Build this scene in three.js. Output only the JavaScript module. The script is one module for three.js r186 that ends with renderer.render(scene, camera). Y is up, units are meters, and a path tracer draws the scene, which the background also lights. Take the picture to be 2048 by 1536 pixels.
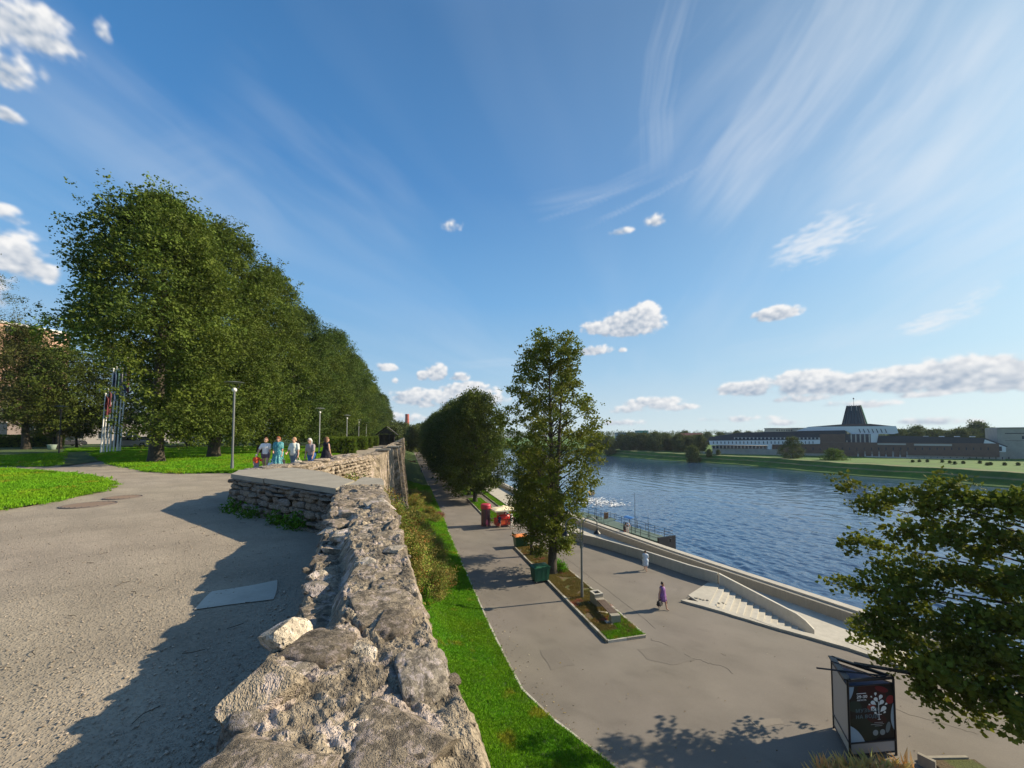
import * as THREE from 'three';
import { ImprovedNoise } from 'three/addons/math/ImprovedNoise.js';
import { MarchingCubes } from 'three/addons/objects/MarchingCubes.js';
import { mergeGeometries, mergeVertices } from 'three/addons/utils/BufferGeometryUtils.js';

// ---------------------------------------------------------------- camera
const F = 770, HORIZON = 872, PITCH = 2.4 * Math.PI / 180, YAW = Math.atan((1024 - 813) / F), EYE = 10.7;
const PY0 = HORIZON - F * Math.tan(PITCH);
const scene = new THREE.Scene();
const camera = new THREE.PerspectiveCamera(2 * Math.atan(PY0 / F) * 180 / Math.PI, 2048 / 1536, 0.05, 4000);
camera.position.set(0, EYE, 0);
camera.rotation.order = 'YXZ';
camera.rotation.set(PITCH, -YAW, 0);
camera.setViewOffset(2048, 2 * PY0, 0, 0, 2048, 1536);   // a little lens shift
camera.updateProjectionMatrix();
camera.updateMatrixWorld();
const renderer = new THREE.WebGLRenderer({ antialias: true });
renderer.toneMapping = THREE.LinearToneMapping;
const EXPOSURE = 1.6;
renderer.toneMappingExposure = EXPOSURE;
renderer.shadowMap.enabled = true;

// pixel of the photograph -> ray, -> point on a level, -> point at a distance along the view axis
const CR = new THREE.Vector3(Math.cos(YAW), 0, Math.sin(YAW));
function ray(px, py) {
  const d = new THREE.Vector3((px - 1024) / F, -(py - PY0) / F, -1);
  return d.applyQuaternion(camera.quaternion);
}
function G(px, py, h = 0) { const d = ray(px, py), t = (h - EYE) / d.y; return new THREE.Vector3(d.x * t, h, d.z * t); }
function at(px, py, fwd) { const d = ray(px, py); return new THREE.Vector3(d.x * fwd, EYE + d.y * fwd, d.z * fwd); }

// ---------------------------------------------------------------- sun
const SUN = new THREE.Vector3(1, 0.575, 0.035).normalize();
const sun = new THREE.DirectionalLight(new THREE.Color().setRGB(1, 0.85, 0.62), 5);
sun.position.copy(SUN).multiplyScalar(300);
sun.castShadow = true;
sun.shadow.radius = 1;
sun.shadow.mapSize.set(4096, 4096);
Object.assign(sun.shadow.camera, { left: -120, right: 120, top: 120, bottom: -60, near: 1, far: 800 });
scene.add(sun, sun.target);

// ---------------------------------------------------------------- noise
const PN = new ImprovedNoise();
function fbm(x, y, z, o = 4) { let s = 0, a = 0.5, f = 1; for (let i = 0; i < o; i++) { s += a * PN.noise(x * f, y * f, z * f + i * 7.3); a *= 0.5; f *= 2.03; } return s; }
function rng(seed) { let a = seed >>> 0; return () => { a = (a + 0x6D2B79F5) | 0; let t = Math.imul(a ^ (a >>> 15), 1 | a); t = (t + Math.imul(t ^ (t >>> 7), 61 | t)) ^ t; return ((t ^ (t >>> 14)) >>> 0) / 4294967296; }; }
const clamp = THREE.MathUtils.clamp, lerp = THREE.MathUtils.lerp, sstep = THREE.MathUtils.smoothstep;
const gauss = r => Math.sqrt(-2 * Math.log(r() + 1e-9)) * Math.cos(6.2832 * r());

// ---------------------------------------------------------------- sky: clear late-afternoon air, thin cirrus drawn out along one wind, small cumulus
function azel(px, py) { const d = ray(px, py).normalize(); return [Math.atan2(d.x, -d.z) * 57.2958, Math.asin(d.y) * 57.2958]; }
{
  const W = 2560, H = 1280, data = new Float32Array(W * H * 4);
  // cumulus: [pixel centre, half width, half height in pixels, thickness, seed]
  const C = [
    [1262, 650, 74, 34, 1.1], [1285, 632, 40, 30, 1.1], [1200, 656, 44, 17, 0.8], [1196, 701, 42, 13, 0.7], [1243, 700, 12, 7, 0.6],
    [1552, 628, 58, 17, 1.0], [1520, 632, 26, 11, 0.8], [1242, 463, 28, 9, 0.8], [1310, 441, 26, 17, 0.7], [905, 452, 24, 16, 0.35],
    [70, 62, 120, 66, 1.0], [12, 135, 75, 60, 0.8], [206, 64, 22, 34, 0.6], [88, 150, 20, 22, 0.5], [18, 231, 38, 18, 0.8], [-60, 40, 120, 120, 1.0],
    [20, 520, 105, 68, 0.8], [8, 430, 50, 26, 0.5], [-80, 560, 120, 80, 1],
    [770, 735, 30, 10, 0.7], [875, 747, 26, 22, 0.85], [846, 752, 16, 11, 0.6], [918, 754, 22, 12, 0.7], [790, 762, 8, 7, 0.4],
    [838, 795, 62, 20, 0.8], [940, 782, 60, 19, 0.95], [900, 800, 120, 22, 0.6], [800, 835, 70, 12, 0.5], [985, 800, 40, 22, 0.7],
    [1500, 778, 85, 14, 0.9], [1600, 770, 110, 24, 1.0], [1700, 768, 90, 22, 1.0], [1800, 762, 110, 26, 1.0], [1900, 752, 110, 34, 1.1], [2000, 748, 120, 34, 1.1], [2110, 744, 150, 40, 1.1],
    [1600, 797, 70, 10, 0.6], [1720, 808, 90, 11, 0.6], [1310, 808, 66, 16, 0.8], [1265, 820, 60, 10, 0.55], [1360, 815, 40, 9, 0.6], [1480, 838, 90, 8, 0.5], [1560, 846, 60, 7, 0.5], [1880, 842, 110, 10, 0.5], [1250, 845, 50, 8, 0.5],
    [1840, 790, 60, 7, 0.5],
  ].map(([px, py, w, h, k], i) => { if (px >= 1480 && py > 740 && py < 780) h *= 1.3;
    const [az, el] = azel(px, py), [az2] = azel(px + w, py), [, el2] = azel(px, py - h);
    return { az, el, w: Math.abs(az2 - az), h: Math.abs(el2 - el), k, i };
  });
  // a few more of the same kind round the rest of the sky
  { const r = rng(5); for (let i = 0; i < 60; i++) { const az = 75 + r() * 240, el = 3 + 22 * r() * r(); C.push({ az: az > 180 ? az - 360 : az, el, w: 3 + 5 * r(), h: 0.9 + 1.6 * r(), k: 0.5 + 0.5 * r(), i: 100 + i }); } }
  // wisps of drawn-out ice cloud
  const WISP = [[1640, 478, 118, 42, 0.75, -14], [1600, 500, 70, 22, 0.35, -14], [1875, 640, 110, 20, 0.7, -17], [1965, 588, 60, 16, 0.4, -24], [1290, 398, 160, 9, 0.13, -16], [1180, 405, 120, 10, 0.1, -14]].map(([px, py, w, h, k, t]) => {
    const [az, el] = azel(px, py), [az2] = azel(px + w, py), [, el2] = azel(px, py - h); return { az, el, w: Math.abs(az2 - az), h: Math.abs(el2 - el), k, t: t / 57.3 };
  });
  // long drawn streaks of cirrus: polyline in the sky, half width in degrees, strength
  const STREAK = [[[[1790, -160], [1700, 40], [1600, 190], [1490, 330], [1400, 440]], 3.0, 0.62], [[[2120, -60], [1990, 120], [1900, 250], [1790, 360], [1660, 450]], 4.2, 0.72], [[[2200, 120], [2010, 240], [1880, 360], [1780, 440]], 4, 0.4], [[[1380, -60], [1330, 110], [1312, 220], [1316, 340]], 1.3, 0.34], [[[1700, -40], [1560, 130], [1430, 260], [1330, 380]], 5, 0.26], [[[2300, 330], [2048, 420], [1900, 500], [1760, 590]], 3.2, 0.5], [[[1980, 20], [1830, 160], [1650, 330], [1540, 470]], 6, 0.34],
    [[[40, 180], [240, 320], [420, 440], [560, 560]], 4.5, 0.26], [[[420, 180], [560, 280], [720, 400], [850, 500]], 4, 0.16], [[[250, 380], [380, 330], [470, 300]], 2, 0.14], [[[1060, 410], [1200, 385], [1330, 330]], 0.9, 0.22], [[[1420, 720], [1600, 690], [1800, 640]], 1.2, 0.2], [[[1380, 700], [1480, 560], [1540, 430]], 3, 0.16], [[[900, 730], [1010, 722], [1100, 735]], 0.5, 0.25]].map(([pts, w, k], i) => ({ pts: pts.map(([x, y]) => azel(x, y)), w, k, i }));
  const streaks = (az, el) => { let s = 0; for (const t of STREAK) { let best = 9, along = 0, side = 0, acc = 0; for (let i = 0; i < t.pts.length - 1; i++) { const [a0, e0] = t.pts[i], [a1, e1] = t.pts[i + 1], ce = Math.cos(el / 57.3), dx = (a1 - a0) * ce, dy = e1 - e0, px = (az - a0) * ce, py = el - e0, L2 = dx * dx + dy * dy, k = clamp((px * dx + py * dy) / L2, i ? 0 : -0.3, i === t.pts.length - 2 ? 1.3 : 1), ex = px - dx * k, ey = py - dy * k, d = Math.sqrt(ex * ex + ey * ey) / t.w, L = Math.sqrt(L2); if (d < best) { best = d; along = acc + k * L; side = (px * dy - py * dx) / L / t.w; } acc += L; } if (best < 1.6) { const fade = sstep(along, -2, 5) * sstep(acc + 2 - along, 0, 7), n = fbm(along * 0.09 + t.i * 5, side * 1.9 + 0.3 * PN.noise(along * 0.12, side, t.i), t.i, 4), f = fbm(along * 0.35, side * 9, t.i + 3, 3); s = s + (1 - s) * t.k * fade * clamp((1 - (best / 1.5) ** 2) * 0.55 + n * 1.1 + f * 0.12, 0, 1) * 0.58; } } return s; };
  const bins = Array.from({ length: 360 }, () => []);
  for (const c of C) for (let a = Math.floor(c.az - 2.2 * c.w); a <= c.az + 2.2 * c.w; a++) bins[((a % 360) + 360) % 360].push(c);
  const wa = 31.7 / 57.3, sx = Math.sin(wa), sz = -Math.cos(wa);
  const mid = (el, stops) => { for (let i = 1; i < stops.length; i++) if (el <= stops[i][0]) { const a = stops[i - 1], b = stops[i], t = (el - a[0]) / (b[0] - a[0]); return [0, 1, 2].map(k => lerp(a[1][k], b[1][k], t)); } return stops[stops.length - 1][1]; };
  const STOPS = [[0, [0.52, 0.66, 0.75]], [4, [0.43, 0.60, 0.75]], [9, [0.29, 0.52, 0.76]], [19, [0.145, 0.385, 0.72]], [33, [0.062, 0.24, 0.56]], [48, [0.036, 0.165, 0.415]], [90, [0.034, 0.115, 0.32]]];
  for (let j = 0; j < H; j++) {
    const el = ((j + 0.5) / H - 0.5) * 180, y = Math.sin(el / 57.2958), cy = Math.cos(el / 57.2958);
    const base = mid(Math.max(0, el), STOPS);
    for (let i = 0; i < W; i++) {
      const u = ((i + 0.5) / W - 0.5) * 2 * Math.PI, x = Math.cos(u) * cy, z = Math.sin(u) * cy, o = (j * W + i) * 4;
      let [r, g, b] = base;
      if (el < -1) { data[o] = 0.10; data[o + 1] = 0.11; data[o + 2] = 0.10; data[o + 3] = 1; continue; }
      const gam = Math.acos(clamp(x * SUN.x + y * SUN.y + z * SUN.z, -1, 1)) * 57.2958;
      const gl = 1.2 * Math.exp(-gam / 20), lowg = Math.exp(-Math.max(el, 0) / 8) * (0.35 + 0.5 * Math.exp(-gam / 60));
      r += gl * 0.68 + lowg * 0.15; g += gl * 0.74 + lowg * 0.12; b += gl * 0.54 + lowg * 0.06; { const wd = Math.exp(-gam / 42) * Math.exp(-Math.max(el, 0) / 26) * 0.26; r += wd; g += wd * 0.9; b += wd * 0.55; }
      // cirrus on a high sheet
      if (el > 1.5) {
        const k = 1 / (y + 0.04), qx = x * k, qz = z * k, al = qx * sx + qz * sz, ac = qx * sz - qz * sx;
        const wv = 0.35 * PN.noise(al * 0.5, ac * 0.6, 3.1), wide = 0.5 + PN.noise(al * 0.3 + 9, ac * 0.35, 1.7);
        if (wide > -0.28) {
        let c = 1.5 * fbm(al * 0.2 + 4, (ac + wv) * 1.15, 9.2, 4) + 0.55 * fbm(al * 0.8, (ac + wv) * 4.6, 2.7, 4);
        c = clamp(c * 1.15 + 0.2, 0, 1) * clamp(wide + 0.3, 0, 1) * sstep(el, 1.5, 12);
        const s = Math.min(0.7, c * (0.10 + 0.55 * Math.exp(-gam / 34)));
        r = lerp(r, 0.70, s); g = lerp(g, 0.80, s); b = lerp(b, 0.91, s);
        }
      }
      const az = Math.atan2(x, -z) * 57.2958;
      if (el > 3 && Math.abs(az - 15) < 75) { const s = streaks(az, el), w = 0.74 + 0.14 * Math.exp(-gam / 30); r = lerp(r, w, s); g = lerp(g, w + 0.06, s); b = lerp(b, w + 0.13, s); }
      for (const c of WISP) {
        const dx = (az - c.az) * cy, dy = el - c.el; if (Math.abs(dx) > c.w * 1.6 || Math.abs(dy) > c.w) continue;
        const p = (dx * Math.cos(c.t) - dy * Math.sin(c.t)) / (c.w * Math.cos(c.el / 57.3)), q = (dx * Math.sin(c.t) + dy * Math.cos(c.t)) / c.h;
        const n = fbm(p * 3 + c.az, q * 4.5 + p * 1.5, c.el, 5);
        const s = clamp((1 - p * p * 0.9 - q * q * 0.8) * 0.9 + n * 1.5 - 0.15, 0, 1) * c.k * sstep(1.25 - Math.abs(p), 0, 0.5);
        r = lerp(r, 0.86, s); g = lerp(g, 0.89, s); b = lerp(b, 0.93, s);
      }
      const list = bins[((Math.floor(az) % 360) + 360) % 360];
      if (list.length) {
        let d = 0, top = 0, wsum = 1e-6;
        for (const c of list) {
          let ax = az - c.az; if (ax > 180) ax -= 360; if (ax < -180) ax += 360;
          const p = ax / c.w, q0 = (el - c.el) / c.h, q = q0 < 0 ? q0 * 1.25 : q0, v = 1 - p * p * 0.8 - q * q * 0.8;
          if (v > -0.8) { const wgt = Math.max(0, v + 0.8) ** 3 * c.k; d = Math.max(d, v * c.k); top += wgt * (q0 * 0.75 + p * 0.35); wsum += wgt; }
        }
        if (d > 0.002) {
          const n1 = fbm(az * 0.42, el * 0.6, 5.5, 5), n2 = fbm(az * 1.5, el * 2.1, 1.5, 4);
          const dens = d + n1 * 1.0 + n2 * 0.42 - 0.14, a = clamp(dens * (el > 22 ? 1.7 : 2.9), 0, 1) ** 1.5 * clamp(d * 5, 0, 1);
          if (a > 0) {
            const lit = clamp(0.52 + 0.62 * (top / wsum) + 1.1 * n2 + 0.5 * n1 - 0.3 * clamp(dens - 0.4, 0, 1) + 0.25 * Math.exp(-gam / 30), 0, 1);
            const hz = Math.exp(-Math.max(0, el) / 5) * 0.3;
            const cr = lerp(lerp(0.34, 0.95, lit), 0.62, hz), cg = lerp(lerp(0.43, 0.945, lit), 0.71, hz), cb = lerp(lerp(0.56, 0.94, lit), 0.78, hz);
            r = lerp(r, cr, a); g = lerp(g, cg, a); b = lerp(b, cb, a);
          }
        }
      }
      data[o] = r / EXPOSURE; data[o + 1] = g / EXPOSURE; data[o + 2] = b / EXPOSURE; data[o + 3] = 1;
    }
  }
  const t = new THREE.DataTexture(data, W, H, THREE.RGBAFormat, THREE.FloatType);
  t.mapping = THREE.EquirectangularReflectionMapping; t.magFilter = THREE.LinearFilter; t.minFilter = THREE.LinearFilter; t.wrapS = THREE.RepeatWrapping; t.needsUpdate = true;
  scene.background = t; scene.environment = t;
}

// ---------------------------------------------------------------- helpers: geometry
const V = (x, y, z) => new THREE.Vector3(x, y, z);
const used = {};
function numbered(n) { const k = used[n] = (used[n] ?? -1) + 1; return k ? `${n}_${String(k).padStart(3, '0')}` : n; }
function thing(name, label, category, pos = [0, 0, 0], turn = 0, group) {
  const o = new THREE.Group(); o.name = numbered(name); o.position.set(...pos); o.rotation.y = turn;
  o.userData = { label, category }; if (group) o.userData.group = group; scene.add(o); return o;
}
function part(name, geo, mat, parent, label) { const m = new THREE.Mesh(Array.isArray(geo) ? merge(geo) : geo, mat); m.name = name; if (label) m.userData.label = label; parent.add(m); return m; }
function solo(name, label, category, geo, mat, group) { const m = new THREE.Mesh(Array.isArray(geo) ? merge(geo) : geo, mat); m.name = numbered(name); m.userData = { label, category }; if (group) m.userData.group = group; scene.add(m); return m; }
function struct(name, label, category, geo, mat, kind = 'structure') { const m = solo(name, label, category, geo, mat); m.userData.kind = kind; return m; }
function copyOf(o, pos, turn, scale, label) { const c = o.clone(); c.name = numbered(o.name.replace(/_\d{3}$/, '')); c.userData = { ...o.userData }; if (label) c.userData.label = label; c.position.set(...pos); c.rotation.y = turn; if (scale) c.scale.set(...(Array.isArray(scale) ? scale : [scale, scale, scale])); scene.add(c); return c; }
function prep(g) {
  g = g.index ? g.toNonIndexed() : g;
  if (!g.attributes.normal) g.computeVertexNormals();
  if (!g.attributes.uv) g.setAttribute('uv', new THREE.BufferAttribute(new Float32Array(g.attributes.position.count * 2), 2));
  for (const k of Object.keys(g.attributes)) if (!['position', 'normal', 'uv', 'color'].includes(k)) g.deleteAttribute(k);
  return g;
}
function merge(list) {
  list = list.map(prep); const anyC = list.some(g => g.attributes.color);
  if (anyC) for (const g of list) if (!g.attributes.color) g.setAttribute('color', new THREE.BufferAttribute(new Float32Array(g.attributes.position.count * 3).fill(1), 3));
  return list.length === 1 ? list[0] : mergeGeometries(list);
}
function boxUV(g) {   // uv in metres by the face's main direction
  g = prep(g); const p = g.attributes.position, uv = g.attributes.uv, a = V(0, 0, 0), b = V(0, 0, 0), c = V(0, 0, 0);
  for (let i = 0; i < p.count; i += 3) {
    a.fromBufferAttribute(p, i); b.fromBufferAttribute(p, i + 1); c.fromBufferAttribute(p, i + 2);
    const n = b.clone().sub(a).cross(c.clone().sub(a)), ax = Math.abs(n.x), ay = Math.abs(n.y), az = Math.abs(n.z);
    [a, b, c].forEach((q, k) => ay >= ax && ay >= az ? uv.setXY(i + k, q.x, q.z) : ax >= az ? uv.setXY(i + k, q.z, q.y) : uv.setXY(i + k, q.x, q.y));
  }
  return g;
}
function box(w, h, d, x = 0, y = 0, z = 0, ry = 0, rx = 0, rz = 0) {
  const g = new THREE.BoxGeometry(w, h, d); if (rx) g.rotateX(rx); if (rz) g.rotateZ(rz); if (ry) g.rotateY(ry); g.translate(x, y, z); return boxUV(g);
}
function cyl(r0, r1, h, x = 0, y = 0, z = 0, seg = 12, open = false) { return prep(new THREE.CylinderGeometry(r1, r0, h, seg, 1, open).translate(x, y + h / 2, z)); }
function tube(pts, radii, seg = 6, cap = true) {
  pts = pts.map(p => p.isVector3 ? p : V(...p));
  const n = pts.length, pos = [], nor = [], uv = [], idx = [], t = V(0, 0, 0), u = V(0, 0, 0), w = V(0, 0, 0); let len = 0;
  let ref = V(0, 1, 0); { const d = pts[1].clone().sub(pts[0]).normalize(); if (Math.abs(d.y) > 0.9) ref = V(1, 0, 0); }
  for (let i = 0; i < n; i++) {
    t.copy(pts[Math.min(n - 1, i + 1)]).sub(pts[Math.max(0, i - 1)]).normalize();
    u.copy(ref).addScaledVector(t, -ref.dot(t)).normalize(); ref = u.clone(); w.crossVectors(t, u);
    if (i) len += pts[i].distanceTo(pts[i - 1]);
    const r = Array.isArray(radii) ? radii[i] : radii;
    for (let k = 0; k <= seg; k++) { const a = k / seg * 6.28319, c = Math.cos(a), s = Math.sin(a); pos.push(pts[i].x + r * (u.x * c + w.x * s), pts[i].y + r * (u.y * c + w.y * s), pts[i].z + r * (u.z * c + w.z * s)); nor.push(u.x * c + w.x * s, u.y * c + w.y * s, u.z * c + w.z * s); uv.push(a * r, len); }
  }
  for (let i = 0; i < n - 1; i++) for (let k = 0; k < seg; k++) { const a = i * (seg + 1) + k, b = a + seg + 1; idx.push(a, a + 1, b, b, a + 1, b + 1); }
  if (cap) for (const [i, s] of [[0, 1], [n - 1, -1]]) { const o = i * (seg + 1); for (let k = 1; k < seg - 1; k++) s > 0 ? idx.push(o, o + k + 1, o + k) : idx.push(o, o + k, o + k + 1); }
  const g = new THREE.BufferGeometry(); g.setAttribute('position', new THREE.Float32BufferAttribute(pos, 3)); g.setAttribute('normal', new THREE.Float32BufferAttribute(nor, 3)); g.setAttribute('uv', new THREE.Float32BufferAttribute(uv, 2)); g.setIndex(idx); return g;
}
function sheet(poly, y, uvs = 1) {   // a level polygon, points [x, z]
  const s = new THREE.Shape(poly.map(([x, z]) => new THREE.Vector2(x, -z))), g = new THREE.ShapeGeometry(s); g.rotateX(-Math.PI / 2); g.translate(0, y, 0);
  const p = g.attributes.position, uv = g.attributes.uv; for (let i = 0; i < p.count; i++) uv.setXY(i, p.getX(i) / uvs, p.getZ(i) / uvs); return g;
}
function prism(poly, y0, y1, bev = 0) {  // an upright block over a plan polygon
  const s = new THREE.Shape(poly.map(([x, z]) => new THREE.Vector2(x, -z))), g = new THREE.ExtrudeGeometry(s, { depth: y1 - y0 - 2 * bev, bevelEnabled: bev > 0, bevelThickness: bev, bevelSize: bev, bevelOffset: -bev, bevelSegments: 2 }); g.rotateX(-Math.PI / 2); g.translate(0, y0 + bev, 0); return boxUV(g);
}
function gridGeo(nu, nv, fn, cfn) {   // fn(u, v) -> [x, y, z, s, t]
  const pos = [], uv = [], idx = [], col = [];
  for (let j = 0; j <= nv; j++) for (let i = 0; i <= nu; i++) { const q = fn(i / nu, j / nv); pos.push(q[0], q[1], q[2]); uv.push(q[3] ?? q[0], q[4] ?? q[2]); if (cfn) col.push(...cfn(q)); }
  for (let j = 0; j < nv; j++) for (let i = 0; i < nu; i++) { const a = j * (nu + 1) + i, b = a + nu + 1; idx.push(a, a + 1, b, b, a + 1, b + 1); }
  const g = new THREE.BufferGeometry(); g.setAttribute('position', new THREE.Float32BufferAttribute(pos, 3)); g.setAttribute('uv', new THREE.Float32BufferAttribute(uv, 2)); if (cfn) g.setAttribute('color', new THREE.Float32BufferAttribute(col, 3)); g.setIndex(idx); g.computeVertexNormals(); return g;
}
function inPoly(x, z, poly) { let c = false; for (let i = 0, j = poly.length - 1; i < poly.length; j = i++) { const [xi, zi] = poly[i], [xj, zj] = poly[j]; if ((zi > z) !== (zj > z) && x < (xj - xi) * (z - zi) / (zj - zi) + xi) c = !c; } return c; }
function instanced(name, geo, mat, list, parent, tint) {   // list of Matrix4
  const m = new THREE.InstancedMesh(geo, mat, list.length); m.name = name; list.forEach((q, i) => m.setMatrixAt(i, q));
  if (tint) list.forEach((q, i) => m.setColorAt(i, tint[i])); m.userData = { kind: 'stuff' }; parent.add(m); return m;
}
const mtx = (p, q, s) => new THREE.Matrix4().compose(p, q, s);
const eul = (x, y, z) => new THREE.Quaternion().setFromEuler(new THREE.Euler(x, y, z));

// ---------------------------------------------------------------- helpers: tiling textures
function lattice(N, f, seed) {
  const r = rng(seed), L = new Float32Array(f * f), out = new Float32Array(N * N); for (let i = 0; i < L.length; i++) L[i] = r();
  for (let j = 0; j < N; j++) { const y = j / N * f, y0 = Math.floor(y), fy = y - y0, sy = fy * fy * (3 - 2 * fy), a = (y0 % f) * f, b = ((y0 + 1) % f) * f; for (let i = 0; i < N; i++) { const x = i / N * f, x0 = Math.floor(x), fx = x - x0, s = fx * fx * (3 - 2 * fx), x1 = (x0 + 1) % f; out[j * N + i] = lerp(lerp(L[a + x0], L[a + x1], s), lerp(L[b + x0], L[b + x1], s), sy); } }
  return out;
}
function tfbm(N, f, oct, seed, gain = 0.5) { const o = new Float32Array(N * N); let a = 1, t = 0; for (let k = 0; k < oct && f < N; k++) { const l = lattice(N, f, seed + k * 11); for (let i = 0; i < o.length; i++) o[i] += a * l[i]; t += a; a *= gain; f *= 2; } for (let i = 0; i < o.length; i++) o[i] /= t; return o; }
function specks(N, count, r0, r1, seed, out = new Float32Array(N * N)) {   // small stones: a dome each
  const r = rng(seed);
  for (let k = 0; k < count; k++) { const cx = r() * N, cy = r() * N, R = r0 + (r1 - r0) * r() * r(), h = 0.5 + 0.5 * r(), e = 0.6 + 0.8 * r(), n = Math.ceil(R * 1.3); for (let j = -n; j <= n; j++) for (let i = -n; i <= n; i++) { const d = (i * i * e + j * j / e) / (R * R); if (d < 1) { const o = (((cy + j) | 0) + N) % N * N + (((cx + i) | 0) + N) % N; out[o] = Math.max(out[o], h * (1 - d)); } } }
  return out;
}
function tex(N, fn, srgb = true, M = N) {   // fn(i) -> linear [r, g, b] or a grey value
  const d = new Uint8Array(N * M * 4), enc = c => 255 * (c <= 0.0031308 ? c * 12.92 : 1.055 * Math.pow(c, 1 / 2.4) - 0.055);
  for (let i = 0; i < N * M; i++) { const v = fn(i); if (typeof v === 'number') d[i * 4] = d[i * 4 + 1] = d[i * 4 + 2] = clamp(v, 0, 1) * 255; else for (let k = 0; k < 3; k++) d[i * 4 + k] = srgb ? enc(clamp(v[k], 0, 1)) : 255 * clamp(v[k], 0, 1); d[i * 4 + 3] = 255; }
  const t = new THREE.DataTexture(d, N, M); t.wrapS = t.wrapT = THREE.RepeatWrapping; t.magFilter = THREE.LinearFilter; t.minFilter = THREE.LinearMipmapLinearFilter; t.generateMipmaps = true; if (srgb) t.colorSpace = THREE.SRGBColorSpace; t.needsUpdate = true; return t;
}
function rep(t, s) { const c = t.clone(); c.repeat.set(1 / s, 1 / s); c.needsUpdate = true; return c; }
const std = o => new THREE.MeshStandardMaterial({ roughness: 0.9, metalness: 0, ...o });
const rgb = (r, g, b) => new THREE.Color().setRGB(r, g, b);
const flat = (r, g, b, rough = 0.8, o = {}) => std({ color: rgb(r, g, b), roughness: rough, ...o });

const T = {};
{
  const N = 1024;
  { // beaten gravel path
    const big = tfbm(N, 4, 4, 1), fine = tfbm(N, 64, 4, 2, 0.7), st = specks(N, 9000, 1.5, 7, 3), st2 = specks(N, 900, 4, 11, 4), tone = lattice(N, 256, 8);
    T.gravelC = tex(N, i => { const k = 0.62 + 0.36 * fine[i] + 0.34 * (big[i] - 0.5) + 0.30 * st[i] * (tone[i] - 0.35) + 0.25 * st2[i] * (tone[i] - 0.3); return [0.36 * k, 0.305 * k, 0.235 * k]; });
    T.gravelB = tex(N, i => 0.15 + 0.28 * fine[i] + 0.42 * st[i] + 0.4 * st2[i] + 0.3 * (big[i] - 0.5), false);
  }
  { // asphalt, tiling
    const big = tfbm(N, 3, 5, 21), fine = tfbm(N, 128, 3, 22, 0.8), st = specks(N, 12000, 1, 3.5, 23), tone = lattice(N, 512, 24);
    T.asphC = tex(N, i => { const k = 0.78 + 0.26 * fine[i] + 0.22 * (big[i] - 0.5) + 0.3 * st[i] * (tone[i] - 0.4); return [0.185 * k, 0.165 * k, 0.142 * k]; });
    T.asphB = tex(N, i => 0.3 * fine[i] + 0.5 * st[i], false);
  }
  { // porous limestone and old mortar
    const big = tfbm(N, 5, 5, 31, 0.55), m = tfbm(N, 22, 5, 32, 0.62), fine = tfbm(N, 140, 3, 33, 0.8), pit = specks(N, 1500, 2, 11, 34), grit = specks(N, 7000, 1.2, 4.5, 35), lich = tfbm(N, 9, 5, 36, 0.6);
    const pale = tfbm(N, 12, 5, 37, 0.65);
    T.stoneC = tex(N, i => { const L = sstep(lich[i], 0.54, 0.64), W = sstep(pale[i], 0.54, 0.62); let k = 0.58 + 0.55 * (m[i] - 0.5) + 0.5 * (fine[i] - 0.5) + 0.28 * (big[i] - 0.5) + 0.25 * grit[i]; k *= 1 - 0.45 * pit[i]; const d = 1 - 0.48 * L + 0.5 * W; return [0.475 * k * d, 0.415 * k * d, (0.335 + 0.06 * W) * k * d]; });
    T.stoneB = tex(N, i => 0.45 * m[i] + 0.3 * fine[i] + 0.25 * grit[i] - 0.45 * pit[i] + 0.35 * big[i] + 0.1, false);
  }
  { // cast concrete
    const big = tfbm(N, 3, 6, 41, 0.6), fine = tfbm(N, 100, 3, 42, 0.7), st = tfbm(N, 14, 4, 43), pit = specks(N, 500, 1, 4, 44);
    T.concC = tex(N, i => { const k = 0.80 + 0.3 * (big[i] - 0.5) + 0.16 * fine[i] + 0.2 * (st[i] - 0.5) - 0.2 * pit[i]; return [0.47 * k, 0.45 * k, 0.40 * k]; });
    T.concB = tex(N, i => 0.4 * fine[i] + 0.4 * st[i] - 0.5 * pit[i] + 0.3, false);
  }
  { // soil under the grass
    const big = tfbm(N, 6, 5, 51), fine = tfbm(N, 128, 3, 52, 0.8);
    T.turfC = tex(N, i => { const k = 0.45 + 0.9 * fine[i] + 0.35 * (big[i] - 0.5), d = sstep(big[i], 0.55, 0.7) * 0.5; return [(0.052 + 0.05 * d) * k, (0.105 - 0.01 * d) * k, 0.018 * k]; });
    T.turfB = tex(N, i => fine[i], false);
    T.dryC = tex(N, i => { const k = 0.55 + 0.8 * fine[i], d = sstep(big[i], 0.42, 0.58); return [lerp(0.13, 0.10, d) * k, lerp(0.095, 0.115, d) * k, lerp(0.05, 0.03, d) * k]; });
  }
  { // bark
    const M = 512, a = lattice(M, 32, 61), b = tfbm(M, 8, 5, 62), d = new Float32Array(M * M);
    for (let j = 0; j < M; j++) for (let i = 0; i < M; i++) { const s = Math.floor(i + 14 * (b[j * M + i] - 0.5) + M) % M; d[j * M + i] = 0.7 * a[(j >> 3) * M + s] + 0.3 * b[j * M + i]; }
    T.barkC = tex(M, i => { const k = 0.35 + 1.1 * d[i]; return [0.075 * k, 0.062 * k, 0.048 * k]; });
    T.barkB = tex(M, i => d[i], false);
  }
  { // ripples
    const M = 1024, a = tfbm(M, 18, 4, 71, 0.55), b = tfbm(M, 60, 3, 72, 0.6); T.waterB = tex(M, i => 0.7 * a[i] + 0.3 * b[i], false);
  }
}
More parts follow.
